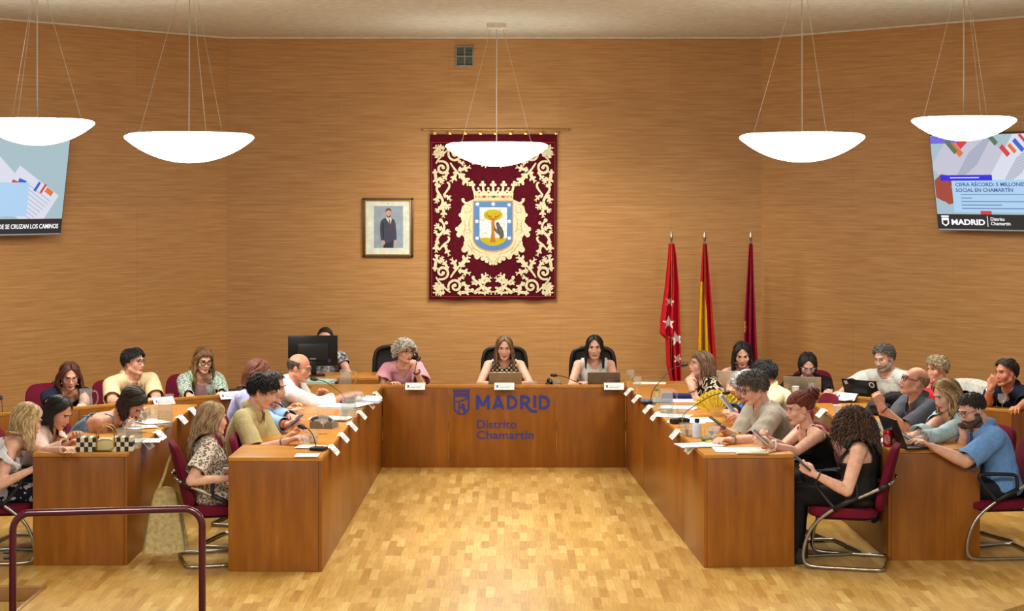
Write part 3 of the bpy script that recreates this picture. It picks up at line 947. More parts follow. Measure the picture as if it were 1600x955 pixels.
flag('crimson flag with a small gold crest, rightmost of the three flags', 1173, 361,
     [(381, 1170, 1176), (440, 1166, 1178), (500, 1162, 1181), (540, 1161, 1183), (600, 1160, 1187)],
     lambda u, v, x, y: 1 if any(inside(x, -y, p) for p in CREST) else 0, [cloth_mat((172, 24, 72), 40, .12, .7, .2), cloth_mat((204, 160, 60), 50)], seed=3.4)

# ================================================================== SCREENS
def screen(label, corner_pt, rz, right_corner):
    t = thing('wall_screen', label, 'television', corner_pt, rz)
    t.rotation_euler = (R(10), 0, rz)
    W, H = 1.68, .95
    x0 = -W if right_corner else 0
    CLIP[:] = [x0 + .012, .014, x0 + W - .012, H - .014]
    MB().box((x0 + W / 2, .03, H / 2), (W, .06, H), 0, .006).build('casing', M_BLACK, t)
    MB().box((x0 + W / 2, -.001, H / 2), (W - .02, .004, H - .025), 0).build('panel', emis((170, 196, 206), .75), t)
    MB().box((x0 + W / 2, .085, H * .5), (.4, .06, .3), 0, .01).build('wall_bracket', M_DARK, t)
    MB().box((x0 + W / 2, -.002, .006), (W, .006, .012), 0, .002).build('bottom_trim', plain((150, 150, 150), .4, .5), t)
    return t, x0, W, H
CLIP = [0, 0, 1, 1]
def sp(mb, pts_, mat, lay):
    # keep every picture element inside the screen's own edge
    for ax, lim, sg in ((0, CLIP[0], 1), (0, CLIP[2], -1), (1, CLIP[1], 1), (1, CLIP[3], -1)):
        out = []
        for p, q in zip(pts_, list(pts_[1:]) + [pts_[0]]):
            ip, iq = (p[ax] - lim) * sg >= 0, (q[ax] - lim) * sg >= 0
            if ip: out.append(p)
            if ip != iq:
                k_ = (lim - p[ax]) / (q[ax] - p[ax])
                out.append((p[0] + (q[0] - p[0]) * k_, p[1] + (q[1] - p[1]) * k_))
        pts_ = out
        if len(pts_) < 3: return
    mb.plate(pts_, .0005, mat, (0, -.0035 - lay * .0008, 0))
def rect(u0, v0, u1, v1): return [(u0, v0), (u1, v0), (u1, v1), (u0, v1)]
def rrect(cx, cz, w_, h_, a):
    c, s_ = math.cos(R(a)), math.sin(R(a))
    return [(cx + x * c - z * s_, cz + x * s_ + z * c) for x, z in ((-w_ / 2, -h_ / 2), (w_ / 2, -h_ / 2), (w_ / 2, h_ / 2), (-w_ / 2, h_ / 2))]
SCM = [emis((20, 24, 30), .6), emis((196, 196, 214), .8), emis((218, 222, 236), .8), emis((168, 204, 236), .85), emis((30, 20, 220), .8), emis((60, 96, 160), .7), emis((170, 70, 50), .7),
       emis((226, 110, 50), .8), emis((214, 52, 60), .8), emis((40, 92, 200), .8), emis((240, 244, 248), .95), emis((150, 160, 186), .7), emis((176, 206, 210), .75), emis((110, 100, 220), .8), emis((90, 120, 90), .7)]
t, x0, W, H = screen('right wall television showing blue text panel over scattered documents', atd(1466, 360, 17.6), RA, False)
mb = MB()
sp(mb, rrect(.42, .68, .62, .62, -38), 1, 1); sp(mb, rrect(1.0, .62, .5, .6, -35), 2, 2); sp(mb, rrect(1.45, .7, .4, .6, -35), 1, 3)
sp(mb, rect(.012, .86, .36, .935), 13, 4)
for i in range(11): sp(mb, rrect(.32 + .030 * i, .60 + .022 * i, .44, .006, 55), 11, 5)
for i in range(9): sp(mb, rrect(.84 + .030 * i, .56 + .02 * i, .4, .006, 55), 11, 6)
for c_, (x, z, w_, h_, a) in ((7, (.30, .80, .06, .15, 40)), (8, (.36, .86, .1, .07, 40)), (14, (.24, .83, .05, .16, 40)), (8, (.82, .78, .05, .12, 40)), (7, (.9, .80, .04, .1, 40)), (9, (.97, .83, .045, .14, 40)), (8, (1.03, .88, .03, .14, 40)),
                              (14, (.70, .89, .05, .12, 40)), (7, (1.3, .82, .1, .08, 40)), (8, (1.38, .86, .09, .09, 40)), (9, (1.44, .80, .09, .06, 40)), (8, (1.36, .79, .05, .05, 10)), (7, (1.5, .77, .08, .05, 40))):
    sp(mb, rrect(x, z, w_, h_, a), c_, 7)
mb.build('documents', SCM, t, False)
mb = MB()
sp(mb, [(.02, .33), (.1, .29), (.2, .30), (.26, .38), (.3, .46), (.22, .54), (.1, .56), (.02, .5)], 6, 5)
sp(mb, [(.1, .30), (.16, .26), (.24, .28), (.28, .36), (.2, .38)], 6, 6)
mb.build('hand_image', SCM, t, False)
mb = MB(); sp(mb, rect(.012, .018, W - .012, .165), 0, 9); mb.build('caption_bar', SCM, t, False)
mb = MB(); sp(mb, rect(.21, .185, W - .012, .50), 3, 8); sp(mb, rect(.5, .165, .62, .2), 8, 9)
for i, (a, b) in enumerate(((.30, 1.5), (.30, .42), (.30, 1.3), (.30, .74), (.30, 1.1))): sp(mb, rect(a, .355 - i * .034, b, .362 - i * .034), 5, 9)
mb.build('text_panel', SCM, t, False)
mb = MB(); sp(mb, rect(.09, .495, .66, .55), 4, 10); sp(mb, rect(.2, .52, .52, .528), 10, 11); mb.build('blue_label', SCM, t, False)
lettering('headline', 'CIFRA RÉCORD: 5 MILLONES DE EUROS', .05, SCM[5], t, (.25, -.0125, .44), bold=.001, width=1.05)
lettering('headline', 'SOCIAL EN CHAMARTÍN', .05, SCM[5], t, (.25, -.0125, .385), bold=.001, width=.62)
def tvx(cx, cy): return (.17 + (cx - 452) * .00039, .135 - (cy - 235) * .00039)
logo = MB(); sp(logo, [(.06, .13), (.14, .13), (.14, .07), (.1, .045), (.06, .07)], 10, 11); sp(logo, [(.075, .105), (.125, .105), (.125, .075), (.1, .06), (.075, .075)], 0, 12); sp(logo, rect(.058, .137, .142, .152), 10, 11)
logo.build('city_logo', SCM, t, False)
lettering('caption', 'MADRID', .075, SCM[10], t, (.165, -.0125, .062), bold=.0025, width=.37)
mb = MB(); sp(mb, rect(.565, .045, .572, .15), 10, 11); mb.build('divider', SCM, t, False)
lettering('caption', 'Distrito', .045, SCM[10], t, (.6, -.0125, .105), bold=.0005, width=.15)
lettering('caption', 'Chamartín', .045, SCM[10], t, (.6, -.0125, .062), bold=.0005, width=.21)
lettering('caption', 'DONDE SE CRUZAN LOS CAMINOS', .05, SCM[10], t, (1.13, -.0125, .075), bold=.001, width=.5)

t, x0, W, H = screen('left wall television with slogan on a black bar', atd(95, 367, 17.6), LA, True)
mb = MB(); sp(mb, rect(x0 + .012, .018, -.012, .165), 0, 9); mb.build('caption_bar', SCM, t, False)
lettering('caption', 'DONDE SE CRUZAN LOS CAMINOS', .062, SCM[10], t, (-.05, -.0125, .07), bold=.0012, align='RIGHT', width=.78)
for o_ in t.children:
    if o_.name.startswith('caption') and o_.type == 'MESH' and 'bar' not in o_.name:
        xs = [v.co.x for v in o_.data.vertices]; o_.location.x = -.05 - max(xs)
mb = MB()
sp(mb, rrect(-1.15, .52, .6, .5, -40), 2, 1); sp(mb, rrect(-.88, .5, .5, .55, -42), 2, 2); sp(mb, rrect(-.42, .36, .55, .42, -32), 2, 3)
for i in range(8): sp(mb, rrect(-.50 + .028 * i, .24 + .026 * i, .34, .005, -32), 11, 4)
for c_, (x, z, w_, h_, a) in ((8, (-.86, .66, .09, .06, -40)), (9, (-.82, .60, .1, .06, -40)), (7, (-.90, .62, .07, .06, -40)), (8, (-.79, .65, .05, .05, 0)), (9, (-.33, .48, .03, .1, -32)), (8, (-.26, .46, .025, .1, -32)), (7, (-.19, .43, .09, .05, -32)), (8, (-.55, .22, .2, .05, 5)), (9, (-.5, .53, .09, .04, -20)), (8, (-.58, .52, .07, .04, -20))):
    sp(mb, rrect(x, z, w_, h_, a), c_, 5)
mb.build('documents', SCM, t, False)
mb = MB(); sp(mb, rect(-1.5, .19, -.42, .52), 3, 6); sp(mb, rect(-1.4, .36, -.76, .366), 5, 7); sp(mb, rect(-1.4, .32, -.9, .326), 5, 7); mb.build('text_panel', SCM, t, False)
o_ = lettering('headline', 'GASTO', .055, SCM[9], t, (-1.02, -.0125, .455), bold=.001, width=.2)

# ================================================================== HANDRAIL
def rail(label, pl, pr, zl, zr, conn=None):
    t = thing('handrail', label, 'railing', (pl[0], pl[1], 0))
    dx, dy = pr[0] - pl[0], pr[1] - pl[1]
    rad = .1
    e = Vector((dx, dy, zr - zl)).normalized()
    P = [Vector((0, 0, -.37)), Vector((0, 0, zl - rad))]
    top0, top1 = Vector((0, 0, zl)), Vector((dx, dy, zr))
    for i in range(1, 8):
        a = R(90 * i / 8)
        P.append(top0 - Vector((0, 0, rad)) + e * rad * (1 - math.cos(a)) + Vector((0, 0, rad * math.sin(a))))
    for i in range(0, 9):
        a = R(90 * i / 8)
        P.append(top1 - e * rad + e * rad * math.sin(a) - Vector((0, 0, rad * (1 - math.cos(a)))))
    P.append(Vector((dx, dy, -.37)))
    MB().tube(P, .0205, 16).build('tube_frame', M_RAIL, t, angle=180)
    for x, y in ((0, 0), (dx, dy)):
        MB().lathe([(.001, -.352), (.06, -.352), (.06, -.362), (.001, -.37)], (x, y, 0), 24).build('foot_flange', M_RAIL, t)
    if conn:
        for z in conn: MB().cyl((0, 0, z), (-.05, 0, z), .009).build('link_bolt', M_DARK, t)
a, b = atd(20, 802, 10.0), atd(316, 795, 10.08)
rail('maroon tube handrail with rounded corners across the lower left', (a.x, a.y), (b.x, b.y), a.z, b.z, (a.z - .22, a.z - .25))
b2 = atd(1, 812, 9.98)
rail('maroon tube handrail cut off by the left picture edge', (b2.x - 1.1, 9.86), (b2.x - .03, 9.94), b2.z, b2.z)
# ================================================================== PEOPLE: BUILDERS
def remeshed(mb, voxel, smooth=3, fac=.5):
    me = mb.mesh('form', False)
    o = bpy.data.objects.new('form', me)
    COL.objects.link(o)
    a = o.modifiers.new('r', 'REMESH'); a.mode = 'VOXEL'; a.voxel_size = voxel; a.use_smooth_shade = True
    if smooth:
        b = o.modifiers.new('s', 'SMOOTH'); b.iterations = smooth; b.factor = fac
    dg = bpy.context.evaluated_depsgraph_get()
    out = bpy.data.meshes.new_from_object(o.evaluated_get(dg))
    bpy.data.objects.remove(o); bpy.data.meshes.remove(me)
    return out
def get_co(me):
    a = np.empty(len(me.vertices) * 3, np.float32); me.vertices.foreach_get('co', a)
    return a.reshape(-1, 3).astype(float)
def set_co(me, co):
    me.vertices.foreach_set('co', co.astype(np.float32).ravel()); me.update()
def face_centres(me):
    a = np.empty(len(me.polygons) * 3, np.float32); me.polygons.foreach_get('center', a)
    return a.reshape(-1, 3).astype(float)
def even_edges(bm, n=10):
    # run the cut edge (hem, neckline) into a smooth line
    bm.edges.ensure_lookup_table()
    nb = {}
    for e in bm.edges:
        if len(e.link_faces) == 1:
            a, b = e.verts
            nb.setdefault(a, []).append(b); nb.setdefault(b, []).append(a)
    for _ in range(n):
        new = {v: v.co * .4 + sum((q.co for q in l), Vector()) / len(l) * .6 for v, l in nb.items() if len(l) == 2}
        for v, c in new.items(): v.co = c
def drop_faces(me, mask):
    bm = bmesh.new(); bm.from_mesh(me); bm.faces.ensure_lookup_table()
    bmesh.ops.delete(bm, geom=[bm.faces[i] for i in np.nonzero(mask)[0]], context='FACES')
    even_edges(bm)
    bm.to_mesh(me); bm.free()
def link_mesh(name, me, mats, parent, org, smooth=True):
    set_co(me, get_co(me) - np.array(org))
    if len(me.materials): me.materials.clear()
    for m in (mats if isinstance(mats, (list, tuple)) else [mats]): me.materials.append(m)
    if smooth: me.polygons.foreach_set('use_smooth', [True] * len(me.polygons))
    me.name = name
    o = bpy.data.objects.new(name, me)
    COL.objects.link(o); o.parent = parent
    return o

def skin_mat(col):
    key = ('skin', col)
    if key in MATS: return MATS[key]
    m, nt, b = nodes_of('skin')
    n = noise_n(nt, texco(nt), 26, 3)
    r = ramp(nt, [(0.3, (col[0] * .93, col[1] * .86, col[2] * .83)), (0.7, (min(255, col[0] * 1.02), col[1], col[2]))])
    nt.links.new(n.outputs[0], r.inputs[0]); nt.links.new(r.outputs[0], b.inputs['Base Color'])
    b.inputs['Roughness'].default_value = .5
    b.inputs['Specular IOR Level'].default_value = .35
    MATS[key] = m
    return m
def hair_mat(col):
    key = ('hair', col)
    if key in MATS: return MATS[key]
    m, nt, b = nodes_of('hair')
    n = noise_n(nt, texco(nt, (1, 1, .25)), 70, 3)
    r = ramp(nt, [(0.3, tuple(c * .72 for c in col)), (0.7, tuple(min(255, c * 1.12) for c in col))])
    nt.links.new(n.outputs[0], r.inputs[0]); nt.links.new(r.outputs[0], b.inputs['Base Color'])
    b.inputs['Roughness'].default_value = .55
    b.inputs['Specular IOR Level'].default_value = .4
    MATS[key] = m
    return m
M_LENS = glass_mat((253, 253, 253), .12)
M_LASH = plain((38, 26, 22), .6)
M_EYE = plain((214, 204, 196), .3); M_IRIS = plain((40, 26, 18), .2); M_LIP = {}

def dirv(a): return V(math.sin(R(a)), -math.cos(R(a)), 0)
def rightv(a): return V(-math.cos(R(a)), -math.sin(R(a)), 0)

def strands_mesh(mb, P, rad, sides=5, mats=None):
    """P: strands x points x 3; rad: strands x points"""
    N, K, _ = P.shape
    T = np.gradient(P, axis=1)
    T /= np.linalg.norm(T, axis=2, keepdims=True) + 1e-9
    ref = V(.31, .83, .46)
    U = np.cross(T, ref); U /= np.linalg.norm(U, axis=2, keepdims=True) + 1e-9
    W_ = np.cross(T, U)
    ang = np.linspace(0, 2 * math.pi, sides, endpoint=False)
    ring = P[:, :, None, :] + rad[:, :, None, None] * (np.cos(ang)[None, None, :, None] * U[:, :, None, :] + np.sin(ang)[None, None, :, None] * W_[:, :, None, :])
    vs = ring.reshape(-1, 3)
    fs, ms = [], []
    for n in range(N):
        o = n * K * sides
        mt = 0 if mats is None else int(mats[n])
        for i in range(K - 1):
            for k in range(sides):
                l = (k + 1) % sides
                fs.append((o + i * sides + k, o + i * sides + l, o + (i + 1) * sides + l, o + (i + 1) * sides + k))
        fs.append(tuple(o + k for k in range(sides - 1, -1, -1)))
        fs.append(tuple(o + (K - 1) * sides + k for k in range(sides)))
        ms += [mt] * ((K - 1) * sides + 2)
    base = mb.n
    mb.v.append(vs); mb.f += [tuple(i + base for i in f) for f in fs]; mb.m += ms; mb.n += len(vs)

def push_out(p, cols, gap):
    for a, b, r0, r1 in cols:
        ab = b - a
        t = np.clip(((p - a) @ ab) / (ab @ ab + 1e-9), 0, 1)
        c = a + t[:, None] * ab
        d = p - c
        L = np.linalg.norm(d, axis=1)
        r_ = r0 + (r1 - r0) * t + gap
        m = L < r_
        if m.any(): p[m] = c[m] + d[m] / (L[m, None] + 1e-6) * r_[m, None]
    return p

SC_C, SC_R = V(0, -.014, .032), V(.0795, .0995, .0915)
HAIRLINE_M = ([0, 30, 50, 68, 80, 100, 120, 180], [50, 52, 57, 72, 92, 98, 110, 118])
HAIRLINE_F = ([0, 30, 50, 68, 85, 100, 120, 180], [46, 50, 60, 84, 108, 116, 122, 126])
def make_hair(st, O, HF, cols, s, rg, frame=None):
    """HF rows: right, forward, up of the head"""
    mb = MB()
    nr = np.random.RandomState(rg)
    hs = s
    def world(q): return O + (q * hs) @ HF
    def sph(az, pol, k=1.0):
        az, pol = np.radians(az), np.radians(pol)
        k = np.asarray(k)[..., None] if np.ndim(k) else k
        return SC_C + np.stack([SC_R[0] * np.sin(pol) * np.sin(az), SC_R[1] * np.sin(pol) * np.cos(az), SC_R[2] * np.cos(pol)], -1) * k
    def drape(cur):
        # hair parts in front of or behind the shoulders instead of lying on them
        if frame is not None:
            N_, f_, r_ = frame
            rel = cur - N_
            lat, dep = rel @ r_, rel @ f_
            lowm = rel[:, 2] < .05
            lim_ = .092 + .25 * np.maximum(0, rel[:, 2] + .0)
            lat2 = np.where(lowm, np.clip(lat, -lim_, lim_), lat)
            cur = cur + np.outer(lat2 - lat, r_)
            sgn_ = np.where(dep > .02, 1.0, -1.0)
            need = np.where(lowm & (np.abs(lat) > .03), np.maximum(0, .050 - dep * sgn_), 0)
            cur = cur + np.outer(need * sgn_, f_)
        return push_out(cur, cols, .010)
    kind = st['kind']
    vol = st.get('vol', .08)
    line = HAIRLINE_F if kind in ('long', 'bun', 'bob', 'tied', 'tied_cap') else HAIRLINE_M
    def lim(az): return np.interp(np.abs(az), *line) - st.get('recede', 0) * (np.abs(az) < 60)
    # a closed cap under the strands
    if kind != 'bald':
        na, npol = 48, 14
        vs, fs = [], []
        for lay, kf in ((0, 1.0 + vol * .45), (1, .94)):
            for i in range(na):
                az = -180 + 360 * i / na
                L = lim(az)
                for j in range(npol + 1):
                    f = j / npol
                    kk_ = kf if lay else 1.0 + (kf - 1.0) * (1 - .8 * f ** 4)
                    vs.append(sph(az, max(.5, L * f), kk_))
        vs = world(np.array(vs))
        n1 = na * (npol + 1)
        for i in range(na):
            i2 = (i + 1) % na
            for j in range(npol):
                a, b = i * (npol + 1) + j, i2 * (npol + 1) + j
                fs.append((a, b, b + 1, a + 1)); fs.append((n1 + a, n1 + a + 1, n1 + b + 1, n1 + b))
            a, b = i * (npol + 1) + npol, i2 * (npol + 1) + npol
            fs.append((a, b, n1 + b, n1 + a))
        mb.add(vs, fs, 0)
    two = lambda n: (nr.rand(n) < st.get('mix', .4)).astype(int)
    if kind in ('short', 'bald', 'crop'):
        n = st.get('n', 1250)
        az = nr.uniform(-180, 180, n)
        if kind == 'bald':
            az = np.sign(az) * (78 + (102) * np.abs(az) / 180)
            pol = 74 + (np.interp(np.abs(az), *HAIRLINE_M) - 72) * nr.rand(n)
        else:
            pol = lim(az) * np.sqrt(nr.rand(n)) * .985 + 1
        Ls = st.get('length', .035) * (0.7 + .6 * nr.rand(n))
        p = sph(az, pol, 1.0)
        nrm = (p - SC_C) / SC_R ** 2; nrm /= np.linalg.norm(nrm, axis=1, keepdims=True)
        comb = np.array(st.get('comb', (0, .5, -.5)), float)      # head frame: right, forward, up
        side = np.stack([np.sign(p[:, 0] - st.get('part', 0)) * .5, np.zeros(n), -.35 * np.ones(n)], 1)
        d = comb + side * st.get('fall', 1.0) + nr.normal(0, st.get('mess', .25), (n, 3))
        back = p[:, 1] < -.03
        d[back] = d[back] * .4 + np.array([0, -.15, -1.0])
        d -= nrm * np.sum(d * nrm, 1, keepdims=True)
        d /= np.linalg.norm(d, axis=1, keepdims=True) + 1e-6
        K = 5
        P = np.zeros((n, K, 3))
        lift = st.get('lift', .35) * (1 if kind != 'bald' else .4)
        for i in range(K):
            t = i / (K - 1)
            q = p + (d * t + nrm * lift * (t - .55 * t * t)) * Ls[:, None]
            e = (q - SC_C) / SC_R
            L = np.linalg.norm(e, axis=1, keepdims=True)
            q = np.where(L < 1.015, SC_C + (q - SC_C) / L * 1.015, q)
            P[:, i] = q
        wave = st.get('wave', 0)
        if wave:
            ph = nr.rand(n) * 6.28
            for i in range(K):
                P[:, i] += nrm * (wave * np.sin(i * 1.9 + ph))[:, None] + np.cross(d, nrm) * (wave * np.cos(i * 1.9 + ph))[:, None]
        rad = np.tile(np.array([.0042, .0045, .0040, .0028, .0012]), (n, 1)) * st.get('thick', 1.0) * hs
        strands_mesh(mb, world(P), rad, 5, two(n))
    if kind in ('long', 'curly', 'bob'):
        n = st.get('n', 300)
        azf = st.get('azf', 58)
        sgn = np.where(nr.rand(n) < .5, -1, 1)
        az_e = sgn * (azf + (180 - azf) * nr.rand(n) ** .9)
        frontish = np.abs(az_e) < azf + 45
        part = st.get('part', 0)
        az_s = np.where(frontish, sgn * nr.uniform(2, 20, n), az_e * .8)
        pol_s = np.where(frontish, nr.uniform(10, 44, n), nr.uniform(3, 40, n))
        pol_e = np.full(n, 92.)
        Ltot = st['length'] * (.78 + .27 * nr.rand(n))
        lay = 1.0 + vol * (.3 + .8 * nr.rand(n))
        Ks, Kf = 7, st.get('kf', 13)
        P = np.zeros((n, Ks + Kf, 3))
        for i in range(Ks):
            t = i / (Ks - 1)
            grow = 1.0 + (lay - 1.0) * (.35 + .65 * t) + .02
            q = sph(az_s + (az_e - az_s) * t ** .8, pol_s + (pol_e - pol_s) * t, grow)
            if part: q[:, 0] += part * (1 - t)
            P[:, i] = world(q)
        d = P[:, Ks - 1] - P[:, Ks - 2]
        d /= np.linalg.norm(d, axis=1, keepdims=True)
        g = V(0, 0, -1.0)
        hang = st.get('hang', 0.0)                               # how far the hair falls with the head rather than straight down
        g = unit(g * (1 - hang) - HF[2] * hang)
        out = P[:, Ks - 1] - O; out -= np.outer(out @ g, g); out /= np.linalg.norm(out, axis=1, keepdims=True) + 1e-6
        cur = P[:, Ks - 1].copy()
        ph = nr.rand(n) * 6.28
        step = Ltot / Kf
        wv = st.get('wave', .006); fr = st.get('freq', 1.1)
        toback = st.get('back', 0.0)
        for i in range(Kf):
            t = (i + 1) / Kf
            dd = d * max(0, 1 - t * 3.0) + g * min(1, t * 2.2) + out * (st.get('flare', .05) * (1 - t) - st.get('tuck', .0) * t) - HF[1] * toback * .35 * (1 - t)
            dd /= np.linalg.norm(dd, axis=1, keepdims=True)
            cur = cur + dd * step[:, None] * hs
            # keep clear of the head, neck and shoulders
            q = (cur - O) @ HF.T / hs
            e = (q - V(0, .005, -.01)) / V(.079, .095, .118)
            L = np.linalg.norm(e, axis=1, keepdims=True)
            q2 = V(0, .005, -.01) + (q - V(0, .005, -.01)) / np.maximum(L, 1e-6)
            cur = np.where(L < 1, O + (q2 * hs) @ HF, cur)
            cur = drape(cur)
            P[:, Ks + i] = cur + (np.sin(ph + i * fr)[:, None] * out + np.cos(ph * 1.7 + i * fr)[:, None] * np.cross(out, g)) * wv * min(1, t * 2)
        K = Ks + Kf
        prof = np.interp(np.linspace(0, 1, K), [0, .2, .75, 1], [.006, .0075, .0066, .0022]) * st.get('thick', 1.0) * hs
        strands_mesh(mb, P, np.tile(prof, (n, 1)), 5, two(n))
    if kind == 'curly':
        pass
    if st.get('fringe'):
        n = 90
        az0 = nr.uniform(-38, 38, n)
        K = 7
        P = np.zeros((n, K, 3))
        for i in range(K):
            t = i / (K - 1)
            P[:, i] = sph(az0 * (.75 + .4 * t) + st['fringe'].get('sweep', 0) * t, 22 + (st['fringe'].get('end', 74) + nr.uniform(-3, 3, n) - 22) * t, 1.03 + vol * .5 * math.sin(math.pi * (.25 + .6 * t)))
        strands_mesh(mb, world(P), np.tile(np.linspace(.0066, .003, K), (n, 1)) * hs, 5, two(n))
    if kind in ('bun', 'tied'):
        n = 320
        az = nr.uniform(-180, 180, n)
        pol = lim(az) * (.35 + .65 * nr.rand(n) ** .6)
        baz, bpol = 180., st.get('bpol', 55)
        a = sph(az, pol, 1.0)
        b = sph(np.full(n, baz), np.full(n, bpol), 1.05)
        K = 9
        P = np.zeros((n, K, 3))
        lay = 1.02 + vol * (.4 + .7 * nr.rand(n))
        for i in range(K):
            t = i / (K - 1)
            q = a * (1 - t) + b * t
            e = (q - SC_C) / SC_R
            P[:, i] = SC_C + e / np.linalg.norm(e, axis=1, keepdims=True) * SC_R * (1.0 + (lay - 1) * np.sin(math.pi * (.1 + .6 * t)))[:, None]
        strands_mesh(mb, world(P), np.tile(np.interp(np.linspace(0, 1, K), [0, .5, 1], [.004, .007, .005]), (n, 1)) * hs, 5, two(n))
        if kind == 'bun':
            bc = sph(np.array([180.]), np.array([bpol]), 1.30)[0]
            rb_ = st.get('bun_r', .042)
            m = 26
            for i in range(m):
                ax = unit(nr.normal(0, 1, 3)); u, w_ = perp(ax)
                t = np.linspace(0, nr.uniform(3.5, 5.8), 14)
                rr_ = rb_ * (.78 + .3 * nr.rand()) * (1 + .15 * np.sin(t * 3))
                pts_ = bc + np.outer(rr_ * np.cos(t), u) + np.outer(rr_ * np.sin(t), w_) + ax * rb_ * .25 * nr.normal()
                strands_mesh(mb, world(pts_)[None], np.interp(np.linspace(0, 1, 14), [0, .5, 1], [.006, .010, .004])[None] * hs, 6, two(1))
            for i in range(10):
                d0 = unit(nr.normal(0, 1, 3) + V(0, -.6, .2))
                t = np.linspace(0, 1, 8)[:, None]
                pts_ = bc + d0 * rb_ * (.7 + .9 * t) + V(0, 0, -.02) * t * t + .006 * np.sin(t * 7 + i)
                strands_mesh(mb, world(pts_)[None], np.linspace(.005, .0015, 8)[None] * hs, 5, two(1))
    return mb

def make_curls(st, O, HF, cols, s, rg):
    """Corkscrew curls over the whole scalp."""
    mb = MB()
    nr = np.random.RandomState(rg)
    n = st.get('n', 260)
    az = nr.uniform(-180, 180, n)
    line = HAIRLINE_F
    pol = np.interp(np.abs(az), *line) * np.sqrt(nr.rand(n)) * .98
    a, p_ = np.radians(az), np.radians(pol)
    root = SC_C + np.stack([SC_R[0] * np.sin(p_) * np.sin(a), SC_R[1] * np.sin(p_) * np.cos(a), SC_R[2] * np.cos(p_)], -1)
    nrm = root - SC_C; nrm /= np.linalg.norm(nrm, axis=1, keepdims=True)
    rw, nw = O + (root * s) @ HF, nrm @ HF
    L = st['length'] * (.6 + .5 * nr.rand(n))
    K = st.get('k', 26)
    cur = rw.copy()
    C = np.zeros((n, K, 3)); C[:, 0] = cur
    g = V(0, 0, -1.0)
    vol = st.get('vol', .3)
    d = nw * 1.0
    for i in range(1, K):
        t = i / (K - 1)
        dd = nw * max(0, vol * 2.2 - t * vol * 2.6) + g * min(1, .15 + t * 1.6) * st.get('grav', 1.0) + nr.normal(0, .12, (n, 3))
        dd += np.stack([nw[:, 0], nw[:, 1], 0 * nw[:, 2]], 1) * .35 * (1 - t)
        dd /= np.linalg.norm(dd, axis=1, keepdims=True)
        cur = cur + dd * (L / (K - 1))[:, None]
        q = (cur - O) @ HF.T / s
        e = (q - SC_C) / (SC_R * 1.05)
        ln = np.linalg.norm(e, axis=1, keepdims=True)
        cur = np.where(ln < 1, O + ((SC_C + e / np.maximum(ln, 1e-6) * SC_R * 1.05) * s) @ HF, cur)
        # keep the face clear
        q = (cur - O) @ HF.T / s
        m = (q[:, 1] > .02) & (np.abs(q[:, 0]) < .072) & (q[:, 2] < .06) & (q[:, 2] > -.16)
        if m.any() and not st.get('veil'):
            q[m, 0] = np.sign(q[m, 0] + 1e-6) * .076
            cur = np.where(m[:, None], O + (q * s) @ HF, cur)
        cur = push_out(cur, cols, .012)
        C[:, i] = cur
    T = np.gradient(C, axis=1); T /= np.linalg.norm(T, axis=2, keepdims=True) + 1e-9
    U = np.cross(T, V(.31, .83, .46)); U /= np.linalg.norm(U, axis=2, keepdims=True) + 1e-9
    W_ = np.cross(T, U)
    ph = nr.rand(n)[:, None] * 6.28 + np.arange(K)[None] * st.get('coil', 1.35)
    amp = st.get('amp', .011) * np.minimum(1, np.arange(K) / 3.0)[None]
    P = C + (np.cos(ph) * amp)[..., None] * U + (np.sin(ph) * amp)[..., None] * W_
    rad = np.tile(np.interp(np.linspace(0, 1, K), [0, .3, .8, 1], [.006, .0065, .0055, .002]), (n, 1)) * st.get('thick', 1.0)
    strands_mesh(mb, P, rad, 5, (nr.rand(n) < st.get('mix', .4)).astype(int))
    return mb

def ik(S, T, l1, l2, hint):
    d = T - S
    D = np.linalg.norm(d)
    if D > (l1 + l2) * .995:
        T = S + d / D * (l1 + l2) * .995; d = T - S; D = np.linalg.norm(d)
    D = max(D, abs(l1 - l2) + .01)
    u = d / np.linalg.norm(d)
    a = (l1 * l1 - l2 * l2 + D * D) / (2 * D)
    h = math.sqrt(max(0, l1 * l1 - a * a))
    n = hint - u * np.dot(hint, u)
    return S + u * a + unit(n) * h, T

